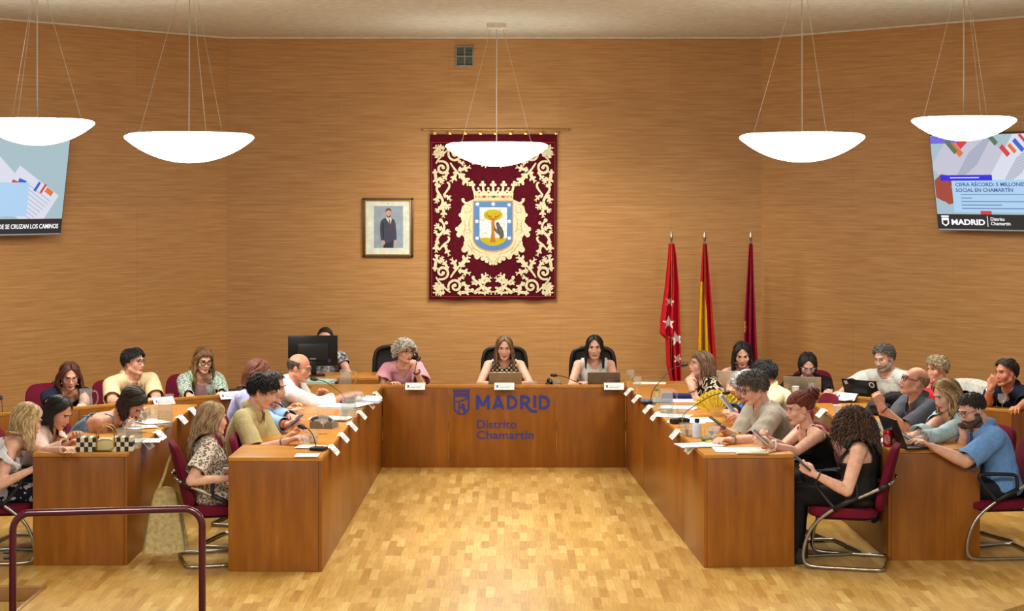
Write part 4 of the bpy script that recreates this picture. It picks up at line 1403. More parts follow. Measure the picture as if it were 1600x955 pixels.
def add_hand(mb, W, d, n, side, pose, s):
    """side +1 right hand, -1 left; d finger direction, n palm normal"""
    d = unit(d); n = unit(n - d * np.dot(n, d))
    tl = np.cross(d, n) * side                     # towards the thumb
    curl = {'flat': (6, 8, 6), 'relax': (18, 26, 18), 'type': (22, 40, 22), 'hold': (42, 58, 34), 'fist': (70, 88, 52), 'pen': (48, 62, 30)}[pose]
    offs = (.030, .0105, -.0095, -.029); lens = ((.040, .025, .021), (.044, .028, .022), (.041, .026, .021), (.032, .020, .018))
    lens = [tuple(x * s for x in l) for l in lens]
    kl = (.088, .092, .088, .080)
    mb.rcone(W - d * .02, W + d * .012, .027 * s, .026 * s, 0, 10)
    for i, o in enumerate(offs):
        b = W + tl * o * .55 * s + d * .008
        k_ = W + tl * o * s + d * kl[i] * s
        mb.rcone(b, k_, .0155 * s, .0112 * s, 0, 10)
        if i < 3: mb.rcone(W + tl * (o + offs[i + 1]) * .45 * s + d * .02, W + tl * (o + offs[i + 1]) / 2 * s + d * .078 * s, .014 * s, .0105 * s, 0, 8)
        sp_ = math.radians((7, 2, -3, -9)[i])
        fd = unit(d * math.cos(sp_) + tl * math.sin(sp_))
        ax = n
        ang = 0
        p = k_
        for j, (L, c) in enumerate(zip(lens[i], curl)):
            ang += math.radians(c * (1 + .06 * i))
            dd = fd * math.cos(ang) + ax * math.sin(ang)
            q = p + dd * L
            mb.rcone(p, q, (.0094, .0086, .0078)[j] * s, (.0086, .0078, .0068)[j] * s, 0, 9)
            p = q
    b = W + tl * .016 * s + d * .014 * s
    m = W + tl * .042 * s + d * .048 * s + n * .014 * s
    closed = {'flat': .1, 'relax': .3, 'type': .35, 'hold': .8, 'fist': 1.0, 'pen': .9}[pose]
    e1 = m + unit(d * .8 + tl * (.45 - .75 * closed) + n * (.2 + .6 * closed)) * .034 * s
    e2_ = e1 + unit(d * (.9 - .3 * closed) + tl * (.25 - 1.0 * closed) + n * (.1 + .4 * closed)) * .027 * s
    mb.rcone(b, m, .0165 * s, .0125 * s, 0, 10); mb.rcone(m, e1, .0118 * s, .0102 * s, 0, 9); mb.rcone(e1, e2_, .0102 * s, .0082 * s, 0, 9)

FEM = dict(rings=[(-.16, .135, .10, .11), (0, .178, .105, .125), (.22, .142, .098, .10), (.42, .125, .092, .088), (.62, .146, .128, .092), (.80, .150, .092, .09), (.92, .115, .062, .07), (1.0, .062, .05, .055)],
           sh=.158, neck=.047, arm=(.043, .036, .031, .022), delt=.050)
MAL = dict(rings=[(-.16, .135, .10, .11), (0, .170, .115, .12), (.22, .158, .118, .10), (.42, .156, .114, .098), (.62, .170, .118, .104), (.80, .178, .10, .10), (.92, .145, .07, .08), (1.0, .072, .058, .062)],
           sh=.186, neck=.057, arm=(.050, .043, .037, .026), delt=.058)
PEOPLE = []
def person(label, head, face, body, sex='f', s=1.0, w=1.0, lean=None, hipz=.475, side=0.0, slouch=.05, skin=(214, 158, 128), lip=None,
           arms=None, top=None, trousers=(40, 40, 46), hair=None, glasses=None, beard=None, eyes='open', extras=(), seed=1, legs=True, ears=True, shoe=(30, 28, 28), bust=1.0, group=None, knees=0.40, chair=None, twist=0):
    O = V(*head)
    yaw, pitch = face[0], face[1]
    roll = face[2] if len(face) > 2 else 0
    Rt = rightv(yaw)
    F = V(math.sin(R(yaw)) * math.cos(R(pitch)), -math.cos(R(yaw)) * math.cos(R(pitch)), math.sin(R(pitch)))
    U = np.cross(Rt, F)
    if roll:
        c_, s_ = math.cos(R(roll)), math.sin(R(roll))
        Rt, U = Rt * c_ + U * s_, U * c_ - Rt * s_
    HF = np.array([Rt, F, U])
    fb, rb = dirv(body), rightv(body)
    B = dict(FEM if sex == 'f' else MAL)
    N = O - unit(U * .6 + V(0, 0, .4)) * .136 * s - fb * .035 * s
    T_ = .50 * s
    dz = N[2] - hipz
    if lean is None: lean = min(.30, math.sqrt(max(.0016, T_ * T_ - dz * dz)))
    Hc = V(N[0], N[1], 0) - fb * lean - rb * side; Hc[2] = hipz
    ctrl = (Hc + N) / 2 - fb * slouch * (1 + lean) + V(0, 0, .02)
    def spine(t): return (1 - t) ** 2 * Hc + 2 * t * (1 - t) * ctrl + t * t * N
    def up(t):
        tt = min(max(t, 0), 1)
        return unit(2 * (1 - tt) * (ctrl - Hc) + 2 * tt * (N - ctrl))
    def shax(t):                                              # shoulder line, turned with the twist
        a = body + twist * max(0, min(1, t))
        return rightv(a)
    org = V(Hc[0], Hc[1], 0)
    root = thing('person', label, 'person', tuple(org), 0, group)
    sw = s * w
    def torso(mb, infl, t0=-1, t1=2):
        rings = []
        for t, a, bf, bb_ in B['rings']:
            if t < t0 - 1e-6 or t > t1 + 1e-6: continue
            u = up(t)
            c = spine(t) if t >= 0 else Hc + u * t * T_ * .55
            r_ = shax(t)
            f = unit(np.cross(u, r_)); 
            if np.dot(f, fb) < 0: f = -f
            k_ = bust if abs(t - .62) < .01 else 1
            rings.append((c, r_, f, a * sw + infl, bf * sw * k_ + infl, bb_ * sw + infl))
        mb.loft(rings)
        return rings
    Sh = {}
    A = arms or {}
    l1, l2 = .285 * s, .245 * s
    J = {}
    for sd, nm in ((1, 'R'), (-1, 'L')):
        S = spine(.895) + shax(1) * sd * B['sh'] * sw
        a = A.get(nm, {})
        Wt = np.array(a['to'], float) if 'to' in a else Hc + fb * .32 + shax(1) * sd * .10 + V(0, 0, .16)
        hint = unit(V(0, 0, -.75) + shax(1) * sd * a.get('out', .5) - fb * .3) if 'hint' not in a else unit(V(*a['hint']))
        far = np.linalg.norm(Wt - S) - (l1 + l2)
        if far > -.02: S = S + unit(Wt - S) * min(.07, far + .03)
        E, Wr = ik(S, Wt, l1, l2, hint)
        J[nm] = (S, E, Wr, a)
    body_mb = MB()
    torso(body_mb, 0)
    nk1 = O - F * .022 * s - U * .06 * s
    body_mb.rcone(N - up(1) * .03, nk1, B['neck'] * 1.12 * s, B['neck'] * s)
    for sd, nm in ((1, 'R'), (-1, 'L')):
        S, E, Wr, a = J[nm]
        r_ = [x * s * (w if i < 2 else (1 + w) / 2) for i, x in enumerate(B['arm'])]
        body_mb.rcone(spine(.90) + shax(1) * sd * .06 * sw, S, .058 * sw, B['delt'] * sw)
        body_mb.rcone(spine(.97) + shax(1) * sd * .03 * sw, S + V(0, 0, .0), .045 * sw, .036 * sw)
        body_mb.rcone(S, E, B['delt'] * sw * .95, r_[1])
        mid = E + (Wr - E) * .3
        body_mb.rcone(E, mid, r_[1] * .95, r_[1] * .98); body_mb.rcone(mid, Wr, r_[1] * .96, r_[3])
        fd = unit(Wr - E)
        hd = unit(V(*a['dir'])) if 'dir' in a else unit(fd + V(0, 0, .12))
        hn = V(*a['palm']) if 'palm' in a else V(0, 0, -1) - fd * .01
        add_hand(body_mb, Wr, hd, hn, sd, a.get('pose', 'relax'), s * (.93 if sex == 'f' else 1.02))
    # head
    hs = s * (.945 if sex == 'f' else .97)
    def h(x, y, z): return O + (V(x, y, z) * hs) @ HF
    hb = lambda c, r_: body_mb.ball(h(*c), [x * hs for x in r_], 0, 18, 12, HF)
    hb((0, -.014, .032), (.0765, .0965, .088)); hb((0, .030, -.025), (.062, .066, .083))
    jw = .045 if sex == 'f' else .051
    for q in (1, -1):
        body_mb.rcone(h(q * jw, .0, -.055), h(q * .012, .068, -.094), .028 * hs, .022 * hs)
        hb((q * .041, .054, -.022), (.025, .026, .030))
        hb((q * .0105, .097, -.031), (.0085, .011, .0075))
        if ears:
            hb((q * .079, -.010, -.004), (.009, .020, .031)); hb((q * .076, -.004, -.022), (.009, .012, .014))
    hb((0, .076, -.096), (.021, .019, .017))
    by, br = (.0805, .0095) if sex == 'f' else (.082, .0115)
    body_mb.rcone(h(-.032, by, .031), h(.032, by, .031), br * hs, br * hs)
    body_mb.rcone(h(0, .084, .020), h(0, .1055 if sex == 'm' else .1025, -.026), .0085 * hs, (.0115 if sex == 'm' else .0100) * hs)
    hb((0, .0915, -.0570), (.022, .0115, .0064)); hb((0, .0895, -.0670), (.019, .0115, .0070))
    # legs
    L = {}
    if legs:
        for sd, nm in ((1, 'R'), (-1, 'L')):
            hp = Hc + rb * sd * .085 * sw
            kn = Hc + fb * knees * s + rb * sd * .10; kn[2] = .475
            an = V(kn[0], kn[1], .085) + fb * .03
            L[nm] = (hp, kn, an)
            body_mb.rcone(hp, kn, .078 * sw, .054 * s); body_mb.rcone(kn, an, .05 * s, .034 * s)
            body_mb.rcone(an, an + fb * .12 + V(0, 0, -.05), .032, .026)
    me = remeshed(body_mb, .006, 3, .5)
    co = get_co(me)
    q = (co - O) @ HF.T / hs
    for ex in (-1, 1):
        dd = q - V(ex * .031, .084, .012)
        g_ = np.exp(-((dd[:, 0] / .016) ** 2 + (dd[:, 1] / .03) ** 2 + (dd[:, 2] / .0095) ** 2)) * .0085
        co -= np.outer(g_, F) * hs
        dd = q - V(ex * .018, .10, -.052)
    set_co(me, co)
    fc = (face_centres(me) - O) @ HF.T / hs
    lips = (np.abs(fc[:, 0]) < .0215 - .25 * np.abs(fc[:, 2] + .062)) & (fc[:, 1] > .085) & (fc[:, 2] < -.0525) & (fc[:, 2] > -.0715)
    me.polygons.foreach_set('material_index', lips.astype(np.int32))
    lipc = lip or ((172, 84, 82) if sex == 'f' else (176, 108, 96))
    # facial hair follows the jaw
    if beard:
        bm = bmesh.new(); bm.from_mesh(me); bm.normal_update(); bm.faces.ensure_lookup_table()
        ax_, ay, az = np.abs(fc[:, 0]), fc[:, 1], fc[:, 2]
        lowb = (az < -.050 - .0 * ax_) & (az > -.125) & (ay > -.012) & ~lips & ~((ax_ < .020) & (az > -.078) & (az < -.047) & (ay > .08))
        sideb = (ax_ > .050) & (az < -.012) & (az > -.11) & (ay > -.005) & (ay < .030)
        must = (ax_ < .030) & (az < -.040) & (az > -.0535) & (ay > .082)
        if beard.get('kind') == 'goatee': keep = ((ax_ < .034) & lowb & (ay > .05)) | must
        else: keep = lowb | sideb | must
        keep &= np.linalg.norm(fc, axis=1) < .16
        bmesh.ops.delete(bm, geom=[bm.faces[i] for i in np.nonzero(~keep)[0]], context='FACES')
        even_edges(bm, 6)
        for v in bm.verts: v.co += v.normal * beard.get('t', .004) * (0.8 + .5 * rnd.random())
        bme = bpy.data.meshes.new('beard'); bm.to_mesh(bme); bm.free()
        link_mesh('beard', bme, hair_mat(beard['col']), root, org)
    link_mesh('body', me, [skin_mat(skin), plain(lipc, .4)], root, org)
    # eyes and brows
    for ex in (-1, 1):
        eb = MB()
        zr = .0066 if eyes == 'open' else .0048
        eb.ball(h(ex * .031, .0700, .0115 - (.003 if eyes != 'open' else 0)), (.0128 * hs, .0125 * hs, zr * hs), 0, 20, 12, HF)
        emf = eb.mesh('eye', True, 180)
        ef = (face_centres(emf) - O) @ HF.T / hs
        iris = (np.abs(ef[:, 0] - ex * .031) < .0068)
        emf.polygons.foreach_set('material_index', iris.astype(np.int32))
        link_mesh('eye', emf, [M_EYE, M_IRIS], root, org)
        ls = MB()
        zl = .0178 if eyes == 'open' else .0130
        ls.tube([h(ex * .019, .079, zl - .004), h(ex * .026, .0815, zl), h(ex * .034, .0805, zl + .0005), h(ex * .043, .074, zl - .003)], [.0010 * hs, .0019 * hs, .0019 * hs, .0010 * hs], 6)
        link_mesh('eyelash', ls.mesh('eyelash', True, 180), M_LASH, root, org)
        bw = MB()
        bz = .030
        bw.tube([h(ex * .013, .0945, bz + .003), h(ex * .028, .0935, bz + .006), h(ex * .043, .085, bz + .004), h(ex * .053, .072, bz - .003)], [.0026 * hs, .0036 * hs, .0030 * hs, .0014 * hs], 6)
        link_mesh('eyebrow', bw.mesh('eyebrow', True, 180), hair_mat((hair or {}).get('brow', tuple(int(c * .6) for c in (hair or {}).get('cols', [(60, 46, 40)])[0]))), root, org)
    # colliders for the hair
    cols = []
    rr_ = B['rings']
    for sd in (-1, 0, 1):
        cols.append((spine(.2) + rb * sd * .05 * sw, spine(.84) + shax(1) * sd * .085 * sw, .102 * sw + .012, .098 * sw + .014))
    cols.append((N, nk1, B['neck'] * s + .004, B['neck'] * s + .002))
    if hair:
        hm = make_curls(hair, O, HF, cols, hs, seed) if hair['kind'] == 'curls' else make_hair(hair, O, HF, cols, hs, seed, (N, fb, shax(1)))
        if hair['kind'] == 'curls':
            base = make_hair(dict(kind='tied_cap', vol=.10), O, HF, cols, hs, seed)
            hm.add(np.vstack(base.v), base.f, 0)
        link_mesh('hair', hm.mesh('hair', True, 180), [hair_mat(c) for c in (hair['cols'] * 2)[:2]], root, org)
    # clothes
    def local(p):
        rel = p - N
        u = up(.92); r_ = shax(1); f = unit(np.cross(u, r_)); f = f if np.dot(f, fb) > 0 else -f
        return rel @ r_, rel @ f, rel @ u
    tops = top if isinstance(top, list) else [top]
    for li, tp_ in enumerate(tops):
        g = tp_.get('loose', .015) + li * .008
        mb = MB()
        torso(mb, g, t0=tp_.get('from', -.16))
        sl_ = tp_.get('sleeve', .5)
        ends = []
        for sd, nm in ((1, 'R'), (-1, 'L')):
            S, E, Wr, a = J[nm]
            mb.rcone(spine(.90) + shax(1) * sd * .06 * sw, S, .058 * sw + g, B['delt'] * sw + g * .7)
            mb.rcone(spine(.97) + shax(1) * sd * .03 * sw, S, .045 * sw + g * .8, .036 * sw + g)
            if sl_ <= 0: continue
            r_ = [x * s * (w if i < 2 else (1 + w) / 2) for i, x in enumerate(B['arm'])]
            wd = tp_.get('wide', 0)
            if sl_ <= 1:
                e = S + (E - S) * sl_
                mb.rcone(S, e + (E - S) * .02, B['delt'] * sw * .95 + g, r_[1] + (B['delt'] * sw * .95 - r_[1]) * (1 - sl_) + g + wd + .006)
                ends.append((e, unit(E - S)))
            else:
                mb.rcone(S, E, B['delt'] * sw * .95 + g, r_[1] + g + wd * .5)
                e = E + (Wr - E) * (sl_ - 1)
                rr2 = r_[1] + (r_[3] - r_[1]) * (sl_ - 1)
                mb.rcone(E, e, r_[1] + g + wd * .5, rr2 + g + wd + .003)
                ends.append((e, unit(Wr - E)))
        cm = remeshed(mb, .008, 4, .5)
        co = get_co(cm)
        # soft folds in the cloth itself
        dsp = np.array([noise.noise(Vector((p[0] * 16 + seed, p[1] * 16, p[2] * 11))) for p in co]) * tp_.get('fold', .006)
        nn_ = np.empty(len(cm.vertices) * 3, np.float32); cm.vertices.foreach_get('normal', nn_); nn_ = nn_.reshape(-1, 3)
        co = co + nn_ * dsp[:, None]
        set_co(cm, co)
        c = face_centres(cm)
        x, f, u = local(c)
        ax_ = np.abs(x)
        nk = tp_.get('neck', 'crew')
        circ = np.sqrt(x * x + f * f)
        cut = (u > -.004 - .22 * np.maximum(f, 0)) & (circ < .062 * sw + .010)
        if nk == 'v': cut |= (f > 0) & (u > -tp_.get('depth', .16) + ax_ * tp_.get('depth', .16) / (.052 if tp_.get('collar') else .070)) & (ax_ < .072) & (u < .1)
        if nk == 'open': cut |= (f > 0) & (ax_ < tp_.get('gap', .05) * (1 - .15 * (-u / .3)))
        if nk == 'scoop': cut |= (f > -.0) & (u > -tp_.get('depth', .11) + (ax_ / (.095 * sw)) ** 3 * .07) & (ax_ < .10 * sw)
        if nk == 'tank':
            dp, db = tp_.get('depth', .13), tp_.get('back', .12)
            st_in, st_out = tp_.get('strap', (.060, .092))
            cut |= (f > 0) & (u > -dp) & (ax_ < st_in * sw); cut |= (f <= 0) & (u > -db) & (ax_ < st_in * sw)
            cut |= (ax_ > st_out * sw) & (u > -tp_.get('armhole', .115) - 1.5 * np.maximum(0, .155 * sw - ax_) * 0)
        if nk == 'bare': cut |= u > -tp_.get('depth', .16) + 0 * x
        if nk == 'offshoulder': cut |= u > -tp_.get('depth', .075) - .02 * (f > 0)
        for e, d in ends:
            v_ = c - e
            al = v_ @ d
            rd_ = np.linalg.norm(v_ - np.outer(al, d), axis=1)
            cut |= (al > 0) & (al < .12) & (rd_ < .085)
        if tp_.get('hem') is not None:
            cut |= c[:, 2] < tp_['hem']
        drop_faces(cm, cut)
        cloth = link_mesh(tp_.get('name', 'shirt'), cm, tp_['mat'], root, org)
        so = cloth.modifiers.new('thick', 'SOLIDIFY'); so.thickness = .003; so.offset = -1
        uN, rN = up(.95), shax(1)
        fN = unit(np.cross(uN, rN)); fN = fN if np.dot(fN, fb) > 0 else -fN
        if tp_.get('collar'):
            k_ = MB()
            n = 26
            vs, fs = [], []
            gap = tp_.get('collar_gap', 20)
            rc = B['rings'][-1][1] * sw + .017
            for i in range(n + 1):
                a = R(90 + gap + (360 - 2 * gap) * i / n)
                cx_, sx_ = math.cos(a), math.sin(a)
                front = max(0, sx_)
                for rr2, hh in ((rc * .90, -.004 - .035 * front), (rc * .80, .036 - .030 * front), (rc * .88, .040 - .032 * front), (rc * 1.22, .002 - .060 * front)):
                    vs.append(N + (rN * cx_ * rr2 + fN * sx_ * rr2 * .98) + uN * hh * s)
            for i in range(n):
                for j in range(3): fs.append((i * 4 + j, (i + 1) * 4 + j, (i + 1) * 4 + j + 1, i * 4 + j + 1))
            k_.add(vs, fs)
            cl = link_mesh('collar', k_.mesh('collar', True, 60), tp_.get('collar_mat', tp_['mat']), cloth, org)
            so = cl.modifiers.new('thick', 'SOLIDIFY'); so.thickness = .004
        if tp_.get('straps'):
            for sd in (-1, 1):
                k_ = MB()
                pts_ = []
                for t in np.linspace(0, 1, 14):
                    a = math.pi * t
                    fo = math.cos(a)
                    pts_.append(N + rN * sd * (.075 + .025 * abs(fo)) * sw + fN * fo * .088 * sw * (1.15 if fo > 0 else 1.05) + uN * (-.02 - (tp_.get('depth', .16) + .03) * abs(fo) ** 1.7) * s)
                pts_ = list(push_out(np.array(pts_), [(spine(.5), spine(.95), .085 * sw, .055 * sw), (spine(.90) + shax(1) * sd * .06 * sw, J['R' if sd > 0 else 'L'][0], .058 * sw, B['delt'] * sw), (spine(.97) + shax(1) * sd * .03 * sw, J['R' if sd > 0 else 'L'][0], .045 * sw, .036 * sw)], .004))
                k_.tube(pts_, .0045, 6)
                link_mesh('strap', k_.mesh('strap', True, 180), tp_['mat'], cloth, org)
        if tp_.get('placket'):
            k_ = MB()
            for i in range(4): k_.ball(N + fN * (.075 + .012 * i) * sw - uN * (.05 + .055 * i), .006, 0, 8, 6)
            link_mesh('button', k_.mesh('button', True, 180), plain((220, 214, 200), .4), cloth, org)
    if legs and trousers:
        mb = MB()
        torso(mb, .010, -.16, .05)
        for nm in 'RL':
            hp, kn, an = L[nm]
            mb.rcone(hp, kn, .078 * sw + .012, .054 * s + .014); mb.rcone(kn, an + V(0, 0, .01), .05 * s + .014, .034 * s + .022)
        tm = remeshed(mb, .012, 4, .5)
        link_mesh('trousers', tm, trousers if not isinstance(trousers, tuple) else cloth_mat(trousers, 50, .15), root, org)
        for nm in 'RL':
            hp, kn, an = L[nm]
            k_ = MB()
            toe = an + fb * .17; toe[2] = .03
            k_.loft([(V(an[0], an[1], 0) - fb * .05 + V(0, 0, z), rb, fb, a_, .06 + b_, .03) for z, a_, b_ in ((0.002, .040, .165), (.03, .044, .175), (.055, .042, .14), (.08, .040, .07), (.11, .038, .02))], 0, 16, 2.2)
            link_mesh('shoe', k_.mesh('shoe', True, 60), plain(shoe, .45), root, org)
    if glasses:
        gm = MB()
        gr = glasses.get('r', .0018) * hs
        for ex in (-1, 1):
            pts_ = [h(ex * .032 + .0235 * math.cos(t), .098 - abs(math.cos(t)) * .003 - (.004 if math.cos(t) * ex > 0 else 0), .008 + .0185 * math.sin(t)) for t in np.linspace(0, 2 * math.pi, 20, endpoint=False)]
            gm.tube(pts_, gr, 6, 0, True)
            gm.tube([h(ex * .0555, .092, .014), h(ex * .074, .06, .016), h(ex * .0805, .0, .014), h(ex * .080, -.02, .002)], gr, 6)
        gm.tube([h(-.009, .101, .012), h(0, .105, .015), h(.009, .101, .012)], gr, 6)
        go = link_mesh('glasses', gm.mesh('glasses', True, 180), plain(glasses['col'], .3, glasses.get('metal', 0)), root, org)
        lm = MB()
        for ex in (-1, 1):
            lm.ball(h(ex * .032, .0955, .008), (.0225 * hs, .0006 * hs, .0175 * hs), 0, 16, 6, HF)
        link_mesh('lens', lm.mesh('lens', True, 180), M_LENS, go, org)
    info = dict(root=root, O=O, HF=HF, N=N, Hc=Hc, fb=fb, rb=rb, J=J, spine=spine, org=org, s=s, body=body)
    for kind, nm, col in extras:
        S, E, Wr, a = J[nm]
        d = unit(Wr - E)
        u_, w2 = perp(d)
        k_ = MB()
        if kind in ('watch', 'band'):
            c = Wr - d * .03
            k_.tube([c + (u_ * math.cos(t) + w2 * math.sin(t)) * .0315 * s for t in np.linspace(0, 6.283, 18, endpoint=False)], .0065 if kind == 'watch' else .005, 8, 0, True)
            if kind == 'watch':
                top_ = V(0, 0, 1) - d * d[2]; top_ = unit(top_)
                k_.box(tuple(c + top_ * .034), (.034, .034, .012), 0, .004)
            link_mesh('wristwatch' if kind == 'watch' else 'bracelet', k_.mesh('w', True, 40), plain(col, .4), root, org)
    PEOPLE.append(info)
    return info
# ================================================================== THE PEOPLE
BLACKH = [(24, 19, 18), (36, 28, 26)]
W_ = lambda px, py, z=.80: tuple(at(px, py, z))
A_ = lambda px, py, d: tuple(atd(px, py, d))
def tee(mat, **k): return {'name': 'shirt', 'mat': mat, **k}
cl = cloth_mat
SKIN1, SKIN2, SKIN3 = (231, 187, 163), (216, 167, 140), (200, 146, 116)

# ---- left outer desk
P1 = person('blonde woman in white off-shoulder top at the left picture edge', atd(44, 657, 12.6), (122, -22), 98, skin=SKIN1, lean=.2, bust=1.05,
    arms=dict(R=dict(to=A_(52, 733, 12.35), pose='relax'), L=dict(to=W_(96, 703))),
    top=tee(cl((232, 232, 236)), name='top', sleeve=.42, neck='offshoulder', depth=.055, wide=.03, fold=.012), trousers=pattern_mat('floral', ((24, 26, 38), (30, 32, 44), (190, 190, 198)), 16),
    hair=dict(kind='long', length=.27, cols=[(214, 186, 136), (176, 142, 92)], vol=.13, azf=60, wave=.005, n=360), seed=11)
P2 = person('black-haired woman in pale pink blazer looking down at a handbag', atd(92, 645, 13.05), (72, -30), 82, skin=SKIN2, lean=.2,
    arms=dict(R=dict(to=W_(106, 695), pose='type'), L=dict(to=W_(117, 686), pose='type')),
    top=[tee(cl((26, 26, 30)), name='blouse', sleeve=0, neck='v', depth=.12), tee(cl((226, 200, 188)), name='blazer', sleeve=1.93, neck='open', gap=.045, loose=.016, fold=.01)],
    hair=dict(kind='long', length=.20, cols=BLACKH, vol=.10, azf=66, wave=.004, n=340, back=.5), seed=12)
P3 = person('dark-haired woman in denim dress bent low over her writing', atd(207, 630, 13.45), (72, -56), 70, skin=SKIN2, lean=.34, slouch=.16, hipz=.60,
    arms=dict(R=dict(to=W_(200, 664), pose='pen', out=.2), L=dict(to=W_(212, 654), pose='relax', out=.2)),
    top=tee(cl((112, 152, 186), 40, .2), name='dress', sleeve=0, neck='bare', depth=.20, straps=1, fold=.01),
    hair=dict(kind='long', length=.17, cols=[(40, 28, 22), (62, 44, 34)], vol=.12, azf=62, wave=.010, n=340, hang=.25), seed=13)
# ---- back left row
P4 = person('woman with long auburn hair, glasses and navy printed tee', atd(109, 588, 15.75), (22, -20), 34, skin=SKIN1, w=1.12,
    arms=dict(R=dict(to=W_(90, 640, .74)), L=dict(to=W_(128, 638, .74))),
    top=tee(pattern_mat('floral', ((30, 34, 52), (30, 34, 52), (34, 38, 58)), 9), sleeve=.8, neck='scoop', depth=.06),
    hair=dict(kind='long', length=.34, cols=[(84, 44, 30), (58, 32, 24)], vol=.17, azf=54, wave=.010, n=380, flare=.16), glasses=dict(col=(70, 60, 60)), seed=14)
P5 = person('black-haired man in cream polo shirt turned to the right', atd(209, 566, 16.15), (64, -2), 34, 'm', skin=SKIN1, w=1.08,
    arms=dict(R=dict(to=W_(194, 630, .74)), L=dict(to=W_(240, 625, .74))),
    top=tee(cl((232, 214, 172)), sleeve=.85, neck='v', depth=.07, collar=1, wide=.012),
    hair=dict(kind='short', length=.045, cols=[(22, 20, 22), (34, 30, 32)], vol=.16, thick=1.1, lift=.5, comb=(0, .3, -.2)), glasses=dict(col=(60, 50, 46)), seed=15)
P6 = person('woman with long brown hair in green floral jacket over pink top', atd(318, 563, 16.6), (28, -18), 26, skin=SKIN1,
    arms=dict(R=dict(to=W_(296, 620, .75)), L=dict(to=W_(346, 616, .75))),
    top=[tee(cl((226, 178, 184)), name='top', sleeve=0, neck='scoop', depth=.05), tee(pattern_mat('floral', ((70, 128, 112), (150, 196, 172), (222, 226, 206), (80, 96, 120), (206, 216, 196)), 30), name='jacket', sleeve=1.95, neck='open', gap=.065, loose=.016)],
    hair=dict(kind='long', length=.30, cols=[(104, 72, 44), (150, 112, 66)], vol=.12, azf=52, wave=.006, n=340, fringe=dict(end=66)), glasses=dict(col=(22, 20, 22), r=.0032), seed=16)
# ---- left inner desk
P7 = person('woman with long ash blonde hair and floral blouse seen from behind', atd(333, 655, 12.5), (122, -6), 106, skin=SKIN1, lean=-.03, hipz=.46, slouch=.03,
    arms=dict(R=dict(to=A_(354, 748, 12.25), pose='relax'), L=dict(to=A_(356, 735, 12.7))),
    top=tee(pattern_mat('spots', ((222, 212, 196), (150, 108, 92), (88, 78, 72)), 58), name='blouse', sleeve=.75, neck='crew', wide=.02),
    trousers=pattern_mat('spots', ((222, 212, 196), (150, 108, 92), (88, 78, 72)), 58),
    hair=dict(kind='long', length=.36, cols=[(168, 138, 100), (126, 98, 68)], vol=.11, azf=62, wave=.010, n=400, back=.6), seed=17)
P8 = person('young man with thick black hair in khaki polo shirt', atd(411, 612, 13.1), (80, -22), 78, 'm', skin=SKIN1, lean=.14,
    arms=dict(R=dict(to=W_(447, 690), pose='type', out=.3), L=dict(to=W_(458, 679), pose='type', out=.3)), extras=(('band', 'R', (90, 90, 100)),),
    top=tee(cl((190, 176, 128)), sleeve=.92, neck='v', depth=.08, collar=1, wide=.014),
    hair=dict(kind='short', length=.055, cols=[(20, 18, 18), (32, 28, 28)], vol=.18, thick=1.0, lift=.5, comb=(0, .9, -.1), fall=.6, mess=.18), seed=18)
P9 = person('grey-haired man in light blue shirt holding a phone', atd(426, 605, 13.95), (84, -14), 78, 'm', skin=SKIN2, lean=.16,
    arms=dict(R=dict(to=W_(462, 668, .84), pose='hold', palm=(.3, .8, -.3)), L=dict(to=W_(462, 655, .86), pose='hold')), extras=(('band', 'R', (214, 44, 44)),),
    top=tee(cl((150, 182, 222)), sleeve=1.75, neck='v', depth=.08, collar=1, wide=.008),
    hair=dict(kind='short', length=.035, cols=[(96, 88, 82), (52, 46, 44)], vol=.08, recede=16), seed=19)
P10 = person('woman with long auburn hair in pale lilac top, half hidden', atd(404, 585, 14.5), (98, -18), 80, skin=SKIN1, lean=.14,
    arms=dict(R=dict(to=W_(446, 648), pose='relax'), L=dict(to=W_(452, 640))),
    top=tee(cl((176, 176, 214)), sleeve=.8, neck='crew'),
    hair=dict(kind='long', length=.30, cols=[(124, 66, 44), (92, 48, 34)], vol=.11, azf=66, wave=.005, n=320), seed=20)
P11 = person('bald man with glasses in white shirt reaching across the desk', atd(468, 575, 15.3), (80, -16), 74, 'm', skin=(218, 160, 132), lean=.22, w=1.05,
    arms=dict(R=dict(to=W_(540, 621, .83), pose='relax'), L=dict(to=W_(500, 622, .82))),
    top=tee(cl((232, 232, 234)), sleeve=1.6, neck='v', depth=.09, collar=1, wide=.012, fold=.01),
    hair=dict(kind='bald', n=360, length=.03, cols=[(70, 60, 54), (96, 86, 78)]), glasses=dict(col=(120, 110, 100)), seed=21)
P12 = person('dark-haired woman mostly hidden behind the black monitor', atd(508, 531, 18.2), (0, -6), 4, skin=SKIN1,
    arms=dict(L=dict(to=A_(536, 592, 17.9)), R=dict(to=A_(492, 592, 17.9))),
    top=tee(pattern_mat('floral', ((60, 60, 66), (140, 140, 146), (200, 200, 204)), 30), sleeve=.3, neck='crew'),
    hair=dict(kind='tied', cols=BLACKH, vol=.06), seed=22)
